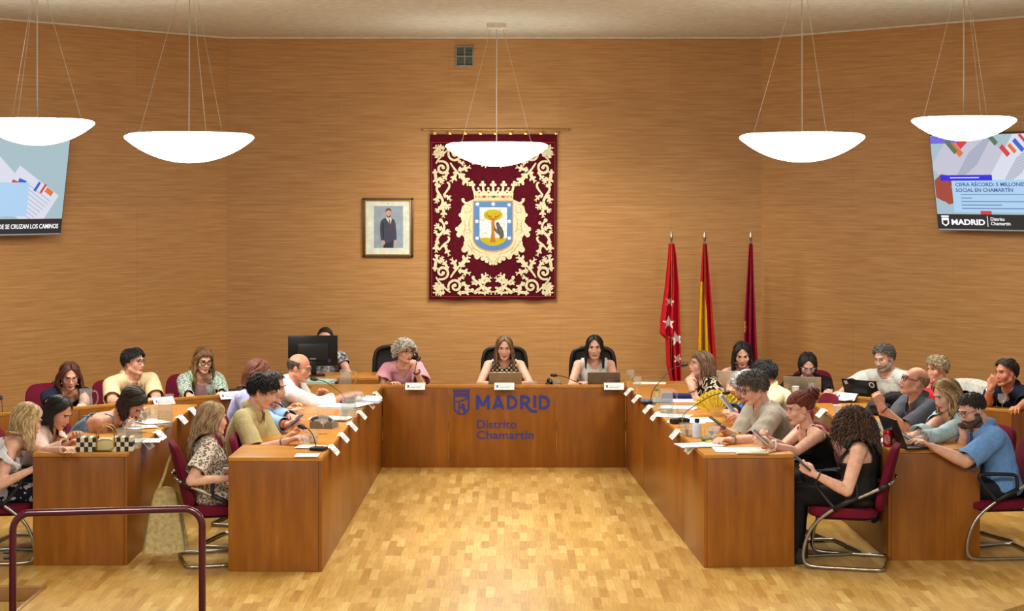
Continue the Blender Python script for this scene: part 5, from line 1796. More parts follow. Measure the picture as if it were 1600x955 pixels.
# ---- presiding desk
P13 = person('woman with curly grey hair and pink blouse resting chin on hand', atd(632, 549, 17.65), (40, -8), 12, skin=SKIN1,
    arms=dict(L=dict(to=A_(650, 578, 17.45), pose='fist', dir=(-.25, -.1, 1), palm=(-.8, .5, 0), hint=(.3, -.4, -1)), R=dict(to=A_(610, 602, 17.3), pose='relax')), extras=(('watch', 'L', (24, 26, 26)),),
    top=tee(cl((234, 170, 186)), name='blouse', sleeve=.55, neck='v', depth=.11, wide=.03, fold=.010),
    hair=dict(kind='curls', length=.09, cols=[(222, 218, 206), (184, 178, 164)], vol=.4, n=460, amp=.009, k=14, coil=1.5, thick=.75), glasses=dict(col=(60, 56, 60)), seed=23)
P14 = person('woman with long brown hair in black dotted sleeveless top', atd(788, 544, 17.65), (0, -12), 0, skin=SKIN1, lean=.16,
    arms=dict(R=dict(to=A_(768, 600, 17.3), pose='type', out=.9), L=dict(to=A_(812, 600, 17.3), pose='type', out=.9)),
    top=tee(pattern_mat('dots', ((24, 22, 24), (228, 214, 186)), 30), name='top', sleeve=0, neck='tank', depth=.035, back=.05, strap=(.042, .118), armhole=.08),
    hair=dict(kind='long', length=.26, cols=[(104, 78, 56), (140, 108, 78)], vol=.07, azf=50, wave=.005, n=340), seed=24)
P15 = person('woman with long straight black hair in white sleeveless blouse', atd(929, 543, 17.65), (-2, -8), 0, skin=SKIN1, lean=.14,
    arms=dict(R=dict(to=A_(908, 600, 17.3), pose='type', out=.6), L=dict(to=A_(950, 600, 17.3), pose='type', out=.6)),
    top=tee(cl((226, 226, 220)), name='blouse', sleeve=0, neck='tank', depth=.05, back=.04, strap=(.035, .13), armhole=.07, fold=.010),
    hair=dict(kind='long', length=.25, cols=[(22, 18, 20), (30, 26, 28)], vol=.07, azf=50, wave=.002, n=340), seed=25)
# ---- right inner desk
P16 = person('brown-haired woman in black and cream blouse with clasped hands raised', atd(1095, 570, 15.7), (-78, 4), -74, skin=SKIN1, lean=.18,
    arms=dict(R=dict(to=A_(1083, 602, 15.52), pose='fist', dir=(-.3, -.1, 1), palm=(-.4, -1, 0), hint=(0, 0, -1)), L=dict(to=A_(1080, 606, 15.38), pose='fist', dir=(-.2, .3, 1), palm=(-.3, 1, 0), hint=(.1, -.2, -1))), extras=(('band', 'L', (70, 64, 58)),),
    top=tee(pattern_mat('floral', ((26, 24, 24), (26, 24, 24), (206, 190, 160), (30, 28, 28)), 17), name='blouse', sleeve=.85, neck='crew'),
    hair=dict(kind='long', length=.17, cols=[(92, 66, 46), (128, 96, 68)], vol=.13, azf=60, wave=.003, n=360, fringe=dict(end=70)), glasses=dict(col=(150, 140, 130)), seed=26)
P17 = person('white-haired woman in bright blue shirt looking down at a tablet', atd(1164, 605, 14.45), (-74, -26), -66, skin=(226, 176, 156), lean=.20,
    arms=dict(L=dict(to=W_(1122, 662, .84), pose='hold', palm=(0, .7, -.4)), R=dict(to=W_(1118, 652, .86), pose='hold')),
    top=tee(cl((44, 108, 220), 30, .2), sleeve=1.25, neck='v', depth=.06, collar=1, wide=.02, fold=.012),
    hair=dict(kind='short', length=.05, cols=[(216, 214, 214), (186, 184, 186)], vol=.2, thick=1.2, lift=.7, wave=.004), seed=27)
P18 = person('dark-haired man in cream shirt hidden behind the grey-haired man', atd(1193, 586, 15.3), (-112, -10), -80, 'm', skin=SKIN2,
    arms=dict(L=dict(to=W_(1150, 640)), R=dict(to=W_(1150, 634))),
    top=tee(cl((224, 212, 170)), sleeve=.8, neck='v', collar=1),
    hair=dict(kind='short', length=.045, cols=[(44, 42, 44), (28, 26, 28)], vol=.16, thick=1.1, lift=.5), seed=28)
P19 = person('man with wavy grey hair and glasses in grey tee', atd(1177, 606, 13.3), (-76, -24), -72, 'm', skin=SKIN1, lean=.20, w=1.08,
    arms=dict(L=dict(to=W_(1140, 688, .805), pose='hold', out=.3), R=dict(to=W_(1130, 672, .82), pose='hold', out=.3)), extras=(('watch', 'L', (120, 116, 110)),),
    top=tee(cl((172, 164, 150)), sleeve=.95, neck='crew', wide=.018, fold=.009),
    hair=dict(kind='short', length=.05, cols=[(104, 98, 88), (70, 64, 58)], vol=.18, thick=1.1, lift=.6, wave=.007), glasses=dict(col=(70, 50, 40), r=.0026), seed=29)
P20 = person('woman with red hair in a bun and black strap top', atd(1249, 639, 12.85), (-80, -12), -78, skin=SKIN1, lean=.12,
    arms=dict(L=dict(to=W_(1203, 695, .825), pose='hold', palm=(-.2, .8, -.3), out=.2), R=dict(to=W_(1196, 684, .84), pose='hold', palm=(-.2, -.8, .2), out=.2)), extras=(('watch', 'L', (220, 220, 216)),),
    top=tee(cl((24, 24, 26)), name='top', sleeve=0, neck='bare', depth=.095, straps=1),
    hair=dict(kind='bun', cols=[(120, 50, 36), (88, 40, 32)], vol=.12, bpol=62, bun_r=.045, fringe=dict(end=72, sweep=-18)), glasses=dict(col=(190, 130, 130)), seed=30)
P21 = person('woman with curly dark hair in black tank top on chrome-framed chair', atd(1334, 662, 12.4), (-132, -8), -106, skin=SKIN1, w=1.15, lean=-.02, hipz=.46, slouch=.02,
    arms=dict(L=dict(to=A_(1272, 741, 12.12), pose='hold', palm=(-.2, .8, .3), out=.2), R=dict(to=A_(1293, 682, 12.85), pose='hold', dir=(-.5, 0, .8), palm=(-.8, 0, -.3), out=.3)), extras=(('band', 'L', (40, 36, 40)),),
    top=tee(cl((40, 38, 36)), name='tank_top', sleeve=0, neck='tank', depth=.09, back=.09, strap=(.058, .105)), trousers=(30, 28, 30),
    hair=dict(kind='curls', length=.235, cols=[(70, 50, 40), (100, 72, 56)], vol=.12, n=760, amp=.008, k=26, coil=1.3, thick=.55, veil=1), seed=31)
# ---- back right row
P22 = person('woman with long black hair behind the white laptop', atd(1160, 554, 17.0), (-6, -24), -8, skin=SKIN1, lean=.16,
    arms=dict(R=dict(to=W_(1140, 610, .76)), L=dict(to=W_(1178, 610, .76))),
    top=tee(pattern_mat('floral', ((26, 26, 28), (26, 26, 28), (180, 176, 170), (30, 30, 32)), 12), name='top', sleeve=0, neck='tank', depth=.09, strap=(.05, .10)),
    hair=dict(kind='long', length=.22, cols=[(22, 18, 18), (34, 28, 26)], vol=.13, azf=54, wave=.007, n=340), eyes='down', seed=32)
P23 = person('woman with black hair and glasses in black top behind silver laptop', atd(1262, 571, 16.9), (-2, -30), -14, skin=SKIN1, lean=.30,
    arms=dict(R=dict(to=W_(1222, 614, .75), pose='type', out=.9), L=dict(to=W_(1296, 615, .75), pose='type', out=.9)),
    top=tee(cl((26, 25, 28)), sleeve=1.95, neck='crew', fold=.008),
    hair=dict(kind='long', length=.10, cols=[(26, 22, 22), (36, 30, 30)], vol=.10, azf=56, wave=.003, n=340, back=.4, tuck=.3), glasses=dict(col=(170, 166, 180)), eyes='down', seed=33)
P24 = person('bearded grey-haired man in white tee behind black laptop', atd(1381, 560, 16.36), (-46, -16), -40, 'm', skin=SKIN1, w=1.12, lean=.24,
    arms=dict(R=dict(to=W_(1306, 618, .76), pose='relax', out=.7), L=dict(to=W_(1416, 624, .75), pose='relax', out=.5)),
    top=tee(cl((218, 222, 216)), sleeve=.9, neck='crew', wide=.015, fold=.008),
    hair=dict(kind='short', length=.045, cols=[(116, 108, 100), (76, 70, 66)], vol=.16, thick=1.1, lift=.6, comb=(.2, -.2, .3)), glasses=dict(col=(140, 130, 120)), beard=dict(col=(150, 138, 126), t=.004), seed=34)
P25 = person('woman with short grey blonde hair in black sleeveless top', atd(1464, 577, 15.98), (-62, -8), -48, skin=SKIN2, lean=.24,
    arms=dict(R=dict(to=A_(1451, 603, 15.7), pose='fist', dir=(.1, 0, 1), palm=(-.3, .9, 0), hint=(-.3, -.3, -1)), L=dict(to=W_(1476, 632, .75))), extras=(('watch', 'R', (20, 20, 22)),),
    top=tee(cl((26, 26, 28)), name='top', sleeve=0, neck='tank', depth=.10, strap=(.05, .10)),
    hair=dict(kind='short', length=.05, cols=[(186, 168, 134), (140, 124, 100)], vol=.16, thick=1.0, lift=.4, comb=(.5, .2, .1), mess=.15), seed=35)
P26 = person('dark-haired man in navy polo with hand over his mouth', atd(1572, 583, 15.55), (-64, -4), -50, 'm', skin=(204, 140, 110), lean=.26,
    arms=dict(R=dict(to=A_(1548, 606, 15.36), pose='fist', dir=(.35, -.1, .9), palm=(.2, .9, 0), hint=(-.4, -.2, -1)), L=dict(to=W_(1584, 645, .76))),
    top=tee(cl((28, 34, 52)), sleeve=.9, neck='v', depth=.07, collar=1, wide=.014),
    hair=dict(kind='short', length=.045, cols=[(62, 54, 50), (42, 36, 34)], vol=.12, thick=.9, lift=.3, comb=(0, -.4, -.2), mess=.15), extras=(('watch', 'R', (210, 208, 200)),), seed=36)
# ---- right outer desk
P27 = person('bald man with dark glasses and clasped hands in grey polo', atd(1429, 597, 13.75), (-86, 14), -74, 'm', skin=(216, 160, 132), lean=.16, w=1.06,
    arms=dict(L=dict(to=A_(1377, 636, 13.50), pose='fist', dir=(-.3, .2, 1), palm=(-.3, 1, 0), hint=(.1, -.2, -1)), R=dict(to=A_(1374, 632, 13.66), pose='fist', dir=(-.3, -.1, 1), palm=(-.3, -1, 0), hint=(0, .1, -1))), extras=(('band', 'L', (24, 24, 26)),),
    top=tee(cl((84, 88, 98)), sleeve=.88, neck='v', depth=.08, collar=1, wide=.012),
    hair=dict(kind='bald', n=420, length=.012, cols=[(140, 116, 100), (150, 128, 112)], thick=.5), glasses=dict(col=(20, 20, 22), r=.0034), seed=37)
P28 = person('woman with long blonde-brown hair in pale blue blouse holding a phone', atd(1478, 617, 13.15), (-72, -24), -68, skin=SKIN1, lean=.16,
    arms=dict(L=dict(to=W_(1424, 690, .81), pose='hold', palm=(-.2, .8, -.3), out=.3), R=dict(to=W_(1420, 684, .82), pose='hold', out=.3)),
    top=tee(cl((176, 206, 214)), name='blouse', sleeve=1.7, neck='v', depth=.12, wide=.014, fold=.012),
    hair=dict(kind='long', length=.27, cols=[(132, 100, 66), (196, 164, 112)], vol=.12, azf=60, wave=.007, n=360, mix=.45), seed=38)
P29 = person('bearded man with glasses in sky blue polo resting chin on fist', atd(1519, 641, 12.72), (-74, -24), -84, 'm', skin=SKIN1, lean=.14, w=1.12,
    arms=dict(R=dict(to=A_(1506, 680, 12.78), pose='fist', dir=(-.05, 0, 1), palm=(.2, -1, 0), hint=(-.3, .1, -1)), L=dict(to=A_(1458, 699, 12.46), out=.2)),
    top=tee(cl((112, 158, 218)), sleeve=.9, neck='v', depth=.09, collar=1, wide=.016, fold=.009),
    hair=dict(kind='crop', length=.022, n=760, cols=[(54, 48, 46), (36, 32, 30)], vol=.06, lift=.6), glasses=dict(col=(50, 46, 46)), beard=dict(col=(88, 70, 60), t=.003), seed=39)
NAMES = ['blonde woman at the left picture edge', 'woman in pink blazer', 'woman writing in denim dress', 'auburn woman in navy tee', 'man in cream polo', 'woman in green floral jacket', 'woman in floral blouse at the desk end',
    'man in khaki polo', 'man in light blue shirt', 'woman in lilac top', 'bald man in white shirt', 'woman behind the monitor', '', '', '', 'woman with clasped hands', 'white-haired woman in blue', 'man in cream shirt', 'man in grey tee',
    'red-haired woman with bun', 'curly-haired woman in tank top', 'woman at white laptop', 'woman at silver laptop', 'man in white tee', 'woman with short grey blonde hair', 'man in navy polo', 'bald man in grey polo', 'woman in pale blue blouse', 'man in sky blue polo']

# ================================================================== CHAIRS
def visitor_chair():
    t = thing('visitor_chair', '', 'chair')
    def slab(mb, w2, d2, th, bend, taper_):
        """a padded slab with rounded corners; local x, y, z"""
        n = 28
        out = []
        for i in range(n):
            a = 2 * math.pi * i / n
            c_, s_ = math.cos(a), math.sin(a)
            x = math.copysign(abs(c_) ** .5, c_) * w2; y = math.copysign(abs(s_) ** .5, s_) * d2
            out.append((x * (1 - taper_ * (y / d2 + 1) / 2), y))
        vs, fs = [], []
        for k_, (sc_, z) in enumerate(((.90, -th), (.985, -th * .7), (1, 0), (.985, th * .7), (.90, th))):
            for x, y in out: vs.append((x * sc_, y * sc_, z + bend * ((x / w2) ** 2)))
        for j in range(4):
            for i in range(n): fs.append((j * n + i, j * n + (i + 1) % n, (j + 1) * n + (i + 1) % n, (j + 1) * n + i))
        for j, flip in ((0, True), (4, False)):
            vs.append((0, 0, (-th if flip else th)))
            c_ = len(vs) - 1
            for i in range(n): fs.append((c_, j * n + (i + 1) % n, j * n + i) if flip else (c_, j * n + i, j * n + (i + 1) % n))
        return mb.add(vs, fs)
    a = MB(); slab(a, .235, .235, .034, .006, 0)
    a.build('seat', M_MAROON, t, loc=(0, -.02, .375))
    b = MB(); slab(b, .225, .235, .026, .020, .12)
    b.build('backrest', M_MAROON, t, loc=(0, .285, .615), rot=(R(90 - 14), 0, 0))
    MB().box((0, -.01, .335), (.36, .38, .012), 0, .004).build('seat_pan', M_DARK, t)
    for sx in (-1, 1):
        x = .262 * sx
        def sm(P, it=2): return [V(*p) for p in curve3(P, it)]
        fr = MB()
        P = [(0, .27, .017), (x * .85, .27, .017), (x, .24, .017), (x, 0, .017), (x, -.19, .017), (x, -.26, .03), (x, -.275, .09), (x, -.255, .2), (x, -.2, .31), (x, -.08, .41), (x, .08, .49), (x, .24, .565), (x * .93, .31, .60)]
        fr.tube(curve3(P, 2), .0125, 10)
        fr.tube([V(x * .93, .30, .597), V(x * .6, .325, .6), V(x * .3, .33, .6)], .010, 8)
        fr.tube([V(x, -.17, .34), V(x * .6, -.15, .345), V(0, -.15, .345)], .010, 8)
        fr.build('tube_frame', M_STEEL, t, angle=180)
        ar = MB()
        ar.tube(curve3([(x, -.06, .422), (x, -.13, .50), (x, -.185, .575), (x, -.18, .605), (x, -.14, .61), (x, .04, .605), (x, .085, .595), (x, .09, .56), (x, .095, .50)], 2), .013, 10)
        ar.tube([V(x, -.07, .416), V(x, .02, .463), V(x, .10, .502)], .0165, 10)
        ar.tube([V(x, .235, .562), V(x * .94, .30, .596)], .018, 10)
        ar.build('armrest', M_DARK, t, angle=180)
    return t
def curve3(P, it=2):
    P = [V(*p) for p in P]
    for _ in range(it):
        Q = [P[0]]
        for a, b in zip(P, P[1:]): Q += [a * .75 + b * .25, a * .25 + b * .75]
        P = Q + [P[-1]]
    return P
def executive_chair():
    t = thing('executive_chair', '', 'chair')
    MB().box((0, -.02, .40), (.48, .46, .07), 0, .03, seg=4).build('seat', M_BLACK, t)
    b = MB()
    P = [(-.21, .24, .45), (-.225, .27, .7), (-.215, .29, .93), (-.17, .30, 1.0), (0, .305, 1.02), (.17, .30, 1.0), (.215, .29, .93), (.225, .27, .7), (.21, .24, .45)]
    b.tube(curve3(P, 2), .022, 10)
    b.tube([V(-.21, .24, .46), V(.21, .24, .46)], .02, 10)
    b.build('back_frame', M_BLACK, t, angle=180)
    m = MB()
    vs, fs = [], []
    for j in range(11):
        for i in range(11):
            z = .46 + .54 * j / 10; x = (-1 + 2 * i / 10) * (.215 - .03 * (j / 10) ** 4)
            vs.append((x, .245 + .06 * (j / 10) ** .8 + .02 * (1 - (x / .215) ** 2), z))
    for j in range(10):
        for i in range(10): fs.append((j * 11 + i, j * 11 + i + 1, (j + 1) * 11 + i + 1, (j + 1) * 11 + i))
    m.add(vs, fs)
    o = m.build('mesh_back', plain((30, 28, 28), .8), t, angle=180)
    so = o.modifiers.new('thick', 'SOLIDIFY'); so.thickness = .008
    MB().cyl((0, 0, .08), (0, 0, .38), .028).build('gas_column', M_DARK, t)
    for k_ in range(5):
        a = R(72 * k_ + 18)
        st_ = MB()
        st_.rcone((0, 0, .09), (.27 * math.cos(a), .27 * math.sin(a), .07), .026, .018)
        st_.build('base_arm', M_DARK, t)
        c_ = MB()
        c_.cyl((.27 * math.cos(a) - .012, .27 * math.sin(a), .028), (.27 * math.cos(a) + .012, .27 * math.sin(a), .028), .028)
        c_.build('caster', M_BLACK, t)
    for sx in (-1, 1):
        a = MB(); a.tube(curve3([(.22 * sx, .05, .40), (.28 * sx, .05, .42), (.285 * sx, .05, .58), (.28 * sx, .0, .60)], 2), .015, 8); a.box((.28 * sx, -.02, .61), (.06, .24, .025), 0, .01)
        a.build('armrest', M_DARK, t)
    return t
vc, ec = visitor_chair(), executive_chair()
first_v = first_e = True
for i, (p, nm) in enumerate(zip(PEOPLE, NAMES)):
    fb = p['fb']
    c = p['Hc'] + fb * .07
    ex = i in (12, 13, 14)
    lab = ('black high-backed mesh chair holding the ' + ('woman in pink blouse', 'woman in dotted top', 'woman in white sleeveless blouse')[i - 12]) if ex else 'maroon padded chair under the ' + nm
    proto = ec if ex else vc
    if (ex and first_e) or (not ex and first_v):
        o = proto
        if ex: first_e = False
        else: first_v = False
        o.location = (c[0], c[1], 0); o.rotation_euler = (0, 0, R(p['body'])); o['label'] = lab
    else:
        o = copy_tree(proto, (c[0], c[1], 0), R(p['body']), lab)
    o['group'] = 'black presiding chairs' if ex else 'maroon council chairs'

copy_tree(vc, (-1.66, 12.84, 0), R(92), 'empty maroon chair pushed in behind the floral blouse woman', 'maroon council chairs')
# ================================================================== THINGS ON THE DESKS
LOW = DT - .085
# ---- name cards hanging over the desk edges
M_MARK = plain((70, 90, 160), .6); M_TXT = plain((150, 160, 185), .6)
def name_card(label, pos, rz, wide=.185):
    t = thing('name_card', label, 'name card', pos, rz, 'white name cards on the desk edges')
    c = MB()
    sl_ = R(48)
    rot = Matrix.Rotation(sl_ - R(90) + R(90), 3, 'X')
    dy, dz = -math.cos(sl_), -math.sin(sl_)
    # sloping face in front of the edge, and the foot that lies on the desk
    h_ = .080
    c.plate([(-wide / 2, 0), (wide / 2, 0), (wide / 2, h_), (-wide / 2, h_)], .003, 0, (0, -.004 + dy * h_, .010 + dz * h_), (1, 0, 0), (0, -dy, -dz))
    c.box((0, .006, .006), (wide, .022, .003), 0, .001)
    c.build('card', M_WHITE, t, False)
    m = MB()
    def fp(x, y): return (x, y)
    o = (0, -.004 + dy * h_ - math.sin(sl_) * .0032, .010 + dz * h_ + math.cos(sl_) * .0032)
    m.plate([(-wide * .40, .025), (-wide * .40 + .018, .025), (-wide * .40 + .018, .052), (-wide * .40, .052)], .0005, 0, o, (1, 0, 0), (0, -dy, -dz))
    for k_, (a, b) in enumerate(((-.26, .40), (-.26, .26))):
        m.plate([(wide * a, .040 - .016 * k_), (wide * b, .040 - .016 * k_), (wide * b, .046 - .016 * k_), (wide * a, .046 - .016 * k_)], .0005, 1, o, (1, 0, 0), (0, -dy, -dz))
    m.build('print', [M_MARK, M_TXT], t, False)
    return t
def edge_pt(p0, p1, px):
    """where the sight column px meets a desk's front edge"""
    k_ = (px - 800) / FPX
    p0, p1 = Vector(p0), Vector(p1)
    d = p1 - p0
    t = (k_ * p0.y - p0.x) / (d.x - k_ * d.y)
    return p0 + d * t
LI, RI = ((-1.286, 12.12), (-1.215, 16.74)), ((1.065, 16.74), (1.312, 12.25))
LO, RO = ((-2.647, 12.33), (-2.664, 15.19)), ((2.555, 15.28), (2.625, 12.5))
RWA, RWB = ((-4.32, 14.45), (-2.96, 15.59)), ((-2.955, 15.67), (-1.98, 16.35))
RWC, RWD = ((1.80, 16.25), (2.575, 16.25)), ((2.585, 16.23), (4.12, 14.78))
def cards(edge, items, extra=0):
    d = Vector(edge[1]) - Vector(edge[0])
    rz = math.atan2(d.y, d.x)
    for y, lab in items:
        D = (EYE - DT) * FPX / (y - HOR)
        t_ = (D - edge[0][1]) / (edge[1][1] - edge[0][1])
        p = Vector(edge[0]) + d * t_
        name_card(lab, (p.x, p.y, DT), rz + extra)
cards(LI, [(699, 'white name card nearest the front end of the left inner desk'), (680, 'second white name card from the front on the left inner desk'), (663, 'third white name card from the front on the left inner desk'),
           (645, 'fourth white name card from the front on the left inner desk'), (629, 'fifth white name card from the front on the left inner desk'), (615, 'white name card at the far end of the left inner desk')])
cards(RI, [(697, 'white name card nearest the front end of the right inner desk'), (675, 'second white name card from the front on the right inner desk'), (647, 'third white name card from the front on the right inner desk'),
           (636, 'fourth white name card from the front on the right inner desk'), (620, 'fifth white name card from the front on the right inner desk'), (609, 'white name card at the far end of the right inner desk')])
cards(LO, [(690, 'white name card nearest the handbag on the left outer desk'), (676, 'second white name card from the front on the left outer desk'), (652, 'third white name card from the front on the left outer desk'), (640, 'white name card at the far end of the left outer desk')])
cards(RO, [(642, 'white name card on the inner edge of the right outer desk')])
for px, e, lab in ((253, RWA, 'white name card before the man in cream polo'), (357, RWB, 'white name card before the woman in green floral jacket'), (1325, RWD, 'white name card before the man with black laptop')):
    p = edge_pt(*e, px); d = Vector(e[1]) - Vector(e[0])
    name_card(lab, (p.x, p.y, DT + .012), math.atan2(d.y, d.x), .2)
for px, lab in ((649, 'white name card before the woman in pink'), (788, 'white name card above the desk lettering'), (959, 'white name card before the woman in white blouse')):
    name_card(lab, ((px - 800) * 16.76 / FPX, 16.757, DT + .008), 0)

# ---- glassware
def goblet_mesh():
    a = MB()
    a.lathe([(.001, 0), (.034, 0), (.034, .003), (.010, .006), (.0045, .014), (.004, .055), (.006, .066), (.022, .078), (.035, .100), (.038, .125), (.036, .152), (.0345, .152), (.0362, .125), (.033, .101), (.020, .081), (.001, .074)], seg=24)
    b = MB(); b.lathe([(.001, .076), (.019, .082), (.032, .101), (.0345, .112), (.001, .112)], seg=24)
    return a, b
def tumbler_mesh():
    a = MB(); a.lathe([(.001, 0), (.030, 0), (.032, .004), (.037, .095), (.0352, .095), (.030, .008), (.001, .008)], seg=24)
    b = MB(); b.lathe([(.001, .009), (.0295, .009), (.0325, .045), (.001, .045)], seg=24)
    return a, b
def pitcher_mesh():
    a = MB(); a.lathe([(.001, 0), (.052, 0), (.058, .006), (.060, .08), (.052, .15), (.054, .19), (.057, .198), (.0545, .198), (.049, .15), (.057, .08), (.053, .012), (.001, .012)], seg=28)
    a.tube(curve3([(.053, 0, .175), (.085, 0, .185), (.105, 0, .15), (.100, 0, .08), (.058, 0, .045)], 2), .0065, 8)
    b = MB(); b.lathe([(.001, .013), (.052, .013), (.0565, .08), (.053, .115), (.001, .115)], seg=28)
    return a, b
GL = {}
for nm, fn in (('wine_glass', goblet_mesh), ('tumbler', tumbler_mesh), ('water_pitcher', pitcher_mesh)):
    a, b = fn()
    t = thing(nm, '', 'glass' if nm != 'water_pitcher' else 'pitcher')
    a.build('glass', M_GLASS, t, angle=60); b.build('water', M_WATER, t, angle=60)
    GL[nm] = [t, False]
def put(kind, px, py, label, z=DT, rz=0.0, d=None):
    p = atd(px, py, d) if d else at(px, py, z)
    if d: p.z = z
    grp = {'wine_glass': 'stemmed water glasses', 'tumbler': 'clear tumblers', 'water_pitcher': 'glass water pitchers'}[kind]
    t, used = GL[kind]
    if not used:
        GL[kind][1] = True
        t.location = p; t.rotation_euler = (0, 0, rz); t['label'] = label; t['group'] = grp
        return t
    return copy_tree(t, p, rz, label, grp)
put('water_pitcher', 134, 636, 'glass pitcher before the woman in navy tee', LOW, 0, 15.35)
put('tumbler', 265, 624, 'clear tumbler between the cream polo man and the green jacket woman', LOW, 0, 15.9)
put('wine_glass', 328, 620, 'stemmed glass before the woman in green floral jacket', LOW, 0, 16.15)
put('water_pitcher', 258, 666, 'glass pitcher at the far half of the left outer desk', DT, 2.6)
put('tumbler', 239, 655, 'clear tumbler beside the far pitcher on the left outer desk')
put('wine_glass', 222, 676, 'stemmed glass near the writing woman')
put('water_pitcher', 209, 700, 'glass pitcher next to the checkered handbag', DT, 2.6)
put('tumbler', 190, 690, 'clear tumbler behind the checkered handbag')
put('wine_glass', 228, 668, 'stemmed glass beside the papers of the writing woman')
put('tumbler', 550, 629, 'clear tumbler under the reaching hand of the bald man')
put('water_pitcher', 545, 653, 'glass pitcher at the far half of the left inner desk', DT, 2.7)
put('wine_glass', 505, 678, 'stemmed glass behind the small black microphone base on the left inner desk')
put('wine_glass', 478, 712, 'stemmed water glass on the white napkin at the desk front')
put('tumbler', 490, 692, 'clear tumbler next to the hands of the khaki polo man')
put('wine_glass', 560, 640, 'stemmed glass by the fourth name card on the left inner desk')
put('tumbler', 536, 659, 'clear tumbler beside the pitcher on the left inner desk')
put('water_pitcher', 540, 600, 'glass pitcher beside the secretary monitor', LOW, 0, 17.05)
put('tumbler', 834, 600, 'clear tumbler right of the centre laptop', LOW, 0, 17.0)
put('tumbler', 870, 598, 'clear tumbler behind the black microphone head on the centre desk', LOW, 0, 17.1)
put('wine_glass', 985, 601, 'stemmed glass on the junction of centre and right desks', DT - .03, 0, 16.95)
put('wine_glass', 996, 615, 'stemmed glass just before the corner of the right inner desk')
put('water_pitcher', 1041, 646, 'glass pitcher among papers on the right inner desk', DT, .5)
put('tumbler', 1050, 658, 'clear tumbler in front of the right desk pitcher')
put('wine_glass', 1066, 668, 'stemmed glass beside the thick black microphone base')
put('tumbler', 1069, 681, 'first clear tumbler next to the white sanitizer bottle')
put('tumbler', 1078, 682, 'second clear tumbler touching the white sanitizer bottle')
put('wine_glass', 1114, 699, 'stemmed glass before the grey tee man')
put('tumbler', 1108, 690, 'clear tumbler behind the stemmed glass of the grey tee man')
put('wine_glass', 1207, 612, 'stemmed glass behind the man in grey tee', LOW, 0, 16.75)
put('tumbler', 1296, 617, 'clear tumbler right of the silver laptop', LOW, 0, 16.3)
put('wine_glass', 1268, 613, 'stemmed glass before the silver laptop', LOW, 0, 16.35)
put('tumbler', 1437, 700, 'clear tumbler at the front end of the right outer desk')
put('wine_glass', 1448, 699, 'stemmed glass beside the hand of the sky blue polo man')
put('wine_glass', 1566, 640, 'stemmed glass before the man in navy polo', LOW + .05, 0, 14.95)
put('tumbler', 1376, 682, 'clear tumbler behind the red drink can')

# ---- paper
def sheet(label, px, py, rz, z=DT, size=(.21, .297), n=1, col=None, d=None, name='paper_sheet', cat='paper'):
    p = atd(px, py, d) if d else at(px, py, z)
    p.z = z + .0003 * (next(TICK) % 24)
    mb = MB()
    nr = np.random.RandomState(int(px * 7 + py))
    for i in range(n):
        a = nr.uniform(-.10, .10) * (i > 0)
        mb.box((nr.uniform(-.01, .01) * (i > 0), nr.uniform(-.01, .01) * (i > 0), .0016 + i * .0022), (size[0], size[1], .0016), 0, 0, Matrix.Rotation(a, 3, 'Z'))
    for i in range(9): mb.box((-size[0] * .02 * (i % 3), size[1] * (.36 - .08 * i), .0016 + n * .0022 - .0010), (size[0] * (.72 - .12 * (i % 3)), .0018, .0004), 1)
    o = mb.build(name, [col or M_PAPER, plain((184, 186, 192), .7)], None, False, loc=p, rot=(0, 0, rz))
    return tag(o, label, cat, 'loose papers on the desks' if n == 1 else 'paper stacks on the desks')
sheet('white sheet under the hand of the writing woman', 205, 668, R(60))
sheet('white sheet left of the far pitcher on the left outer desk', 236, 660, R(40))
sheet('white sheet before the near pitcher on the left outer desk', 219, 690, R(95))
sheet('small white note by the second name card on the left outer desk', 232, 668, R(20), size=(.12, .16))
sheet('white napkin under the front stemmed glass', 480, 713, R(90), size=(.16, .16))
sheet('white stack of documents before the man in blue shirt', 516, 656, R(84), n=5)
sheet('open white documents before the bald man', 545, 634, R(70), n=3, size=(.3, .3))
sheet('white sheets at the far end of the left inner desk', 568, 623, R(88), n=3)
sheet('white sheet between khaki polo man and gooseneck base', 486, 700, R(80), size=(.15, .2))
sheet('white documents beside the right desk pitcher', 1060, 638, R(75), n=4)
sheet('white documents nearest the clasped hands woman', 1062, 627, R(85), n=3)
sheet('loose white sheet in front of the right desk pitcher', 1050, 650, R(70))
sheet('loose white sheet behind the thick black microphone base', 1073, 659, R(80))
sheet('white sheet before the tablet of the white-haired woman', 1093, 657, R(95), size=(.297, .21))
sheet('white sheets before the red-haired woman', 1154, 704, R(92), n=2, size=(.21, .34))
sheet('white plastic-wrapped papers at the front end of the right inner desk', 1092, 697, R(105), n=4, size=(.2, .3))
sheet('white notebook under the wrist of the red-haired woman', 1174, 708, R(88), n=5, size=(.15, .21), col=plain((222, 218, 196), .7))
sheet('white papers lying on the right return desk', 1015, 599, R(86), z=DT - .03, d=17.05, n=6)
sheet('white papers beside the red drink can', 1398, 690, R(80), n=2)
sheet('white sheet near the hands of the pale blue blouse woman', 1420, 687, R(85))
sheet('white sheet before the bald man in grey polo', 1375, 660, R(80))
sheet('white sheet beside the white laptop', 1142, 612, R(10), z=LOW, d=16.55)
sheet('white sheet before the bearded man in white tee', 1318, 622, R(-43), z=DT - .03, d=15.85)

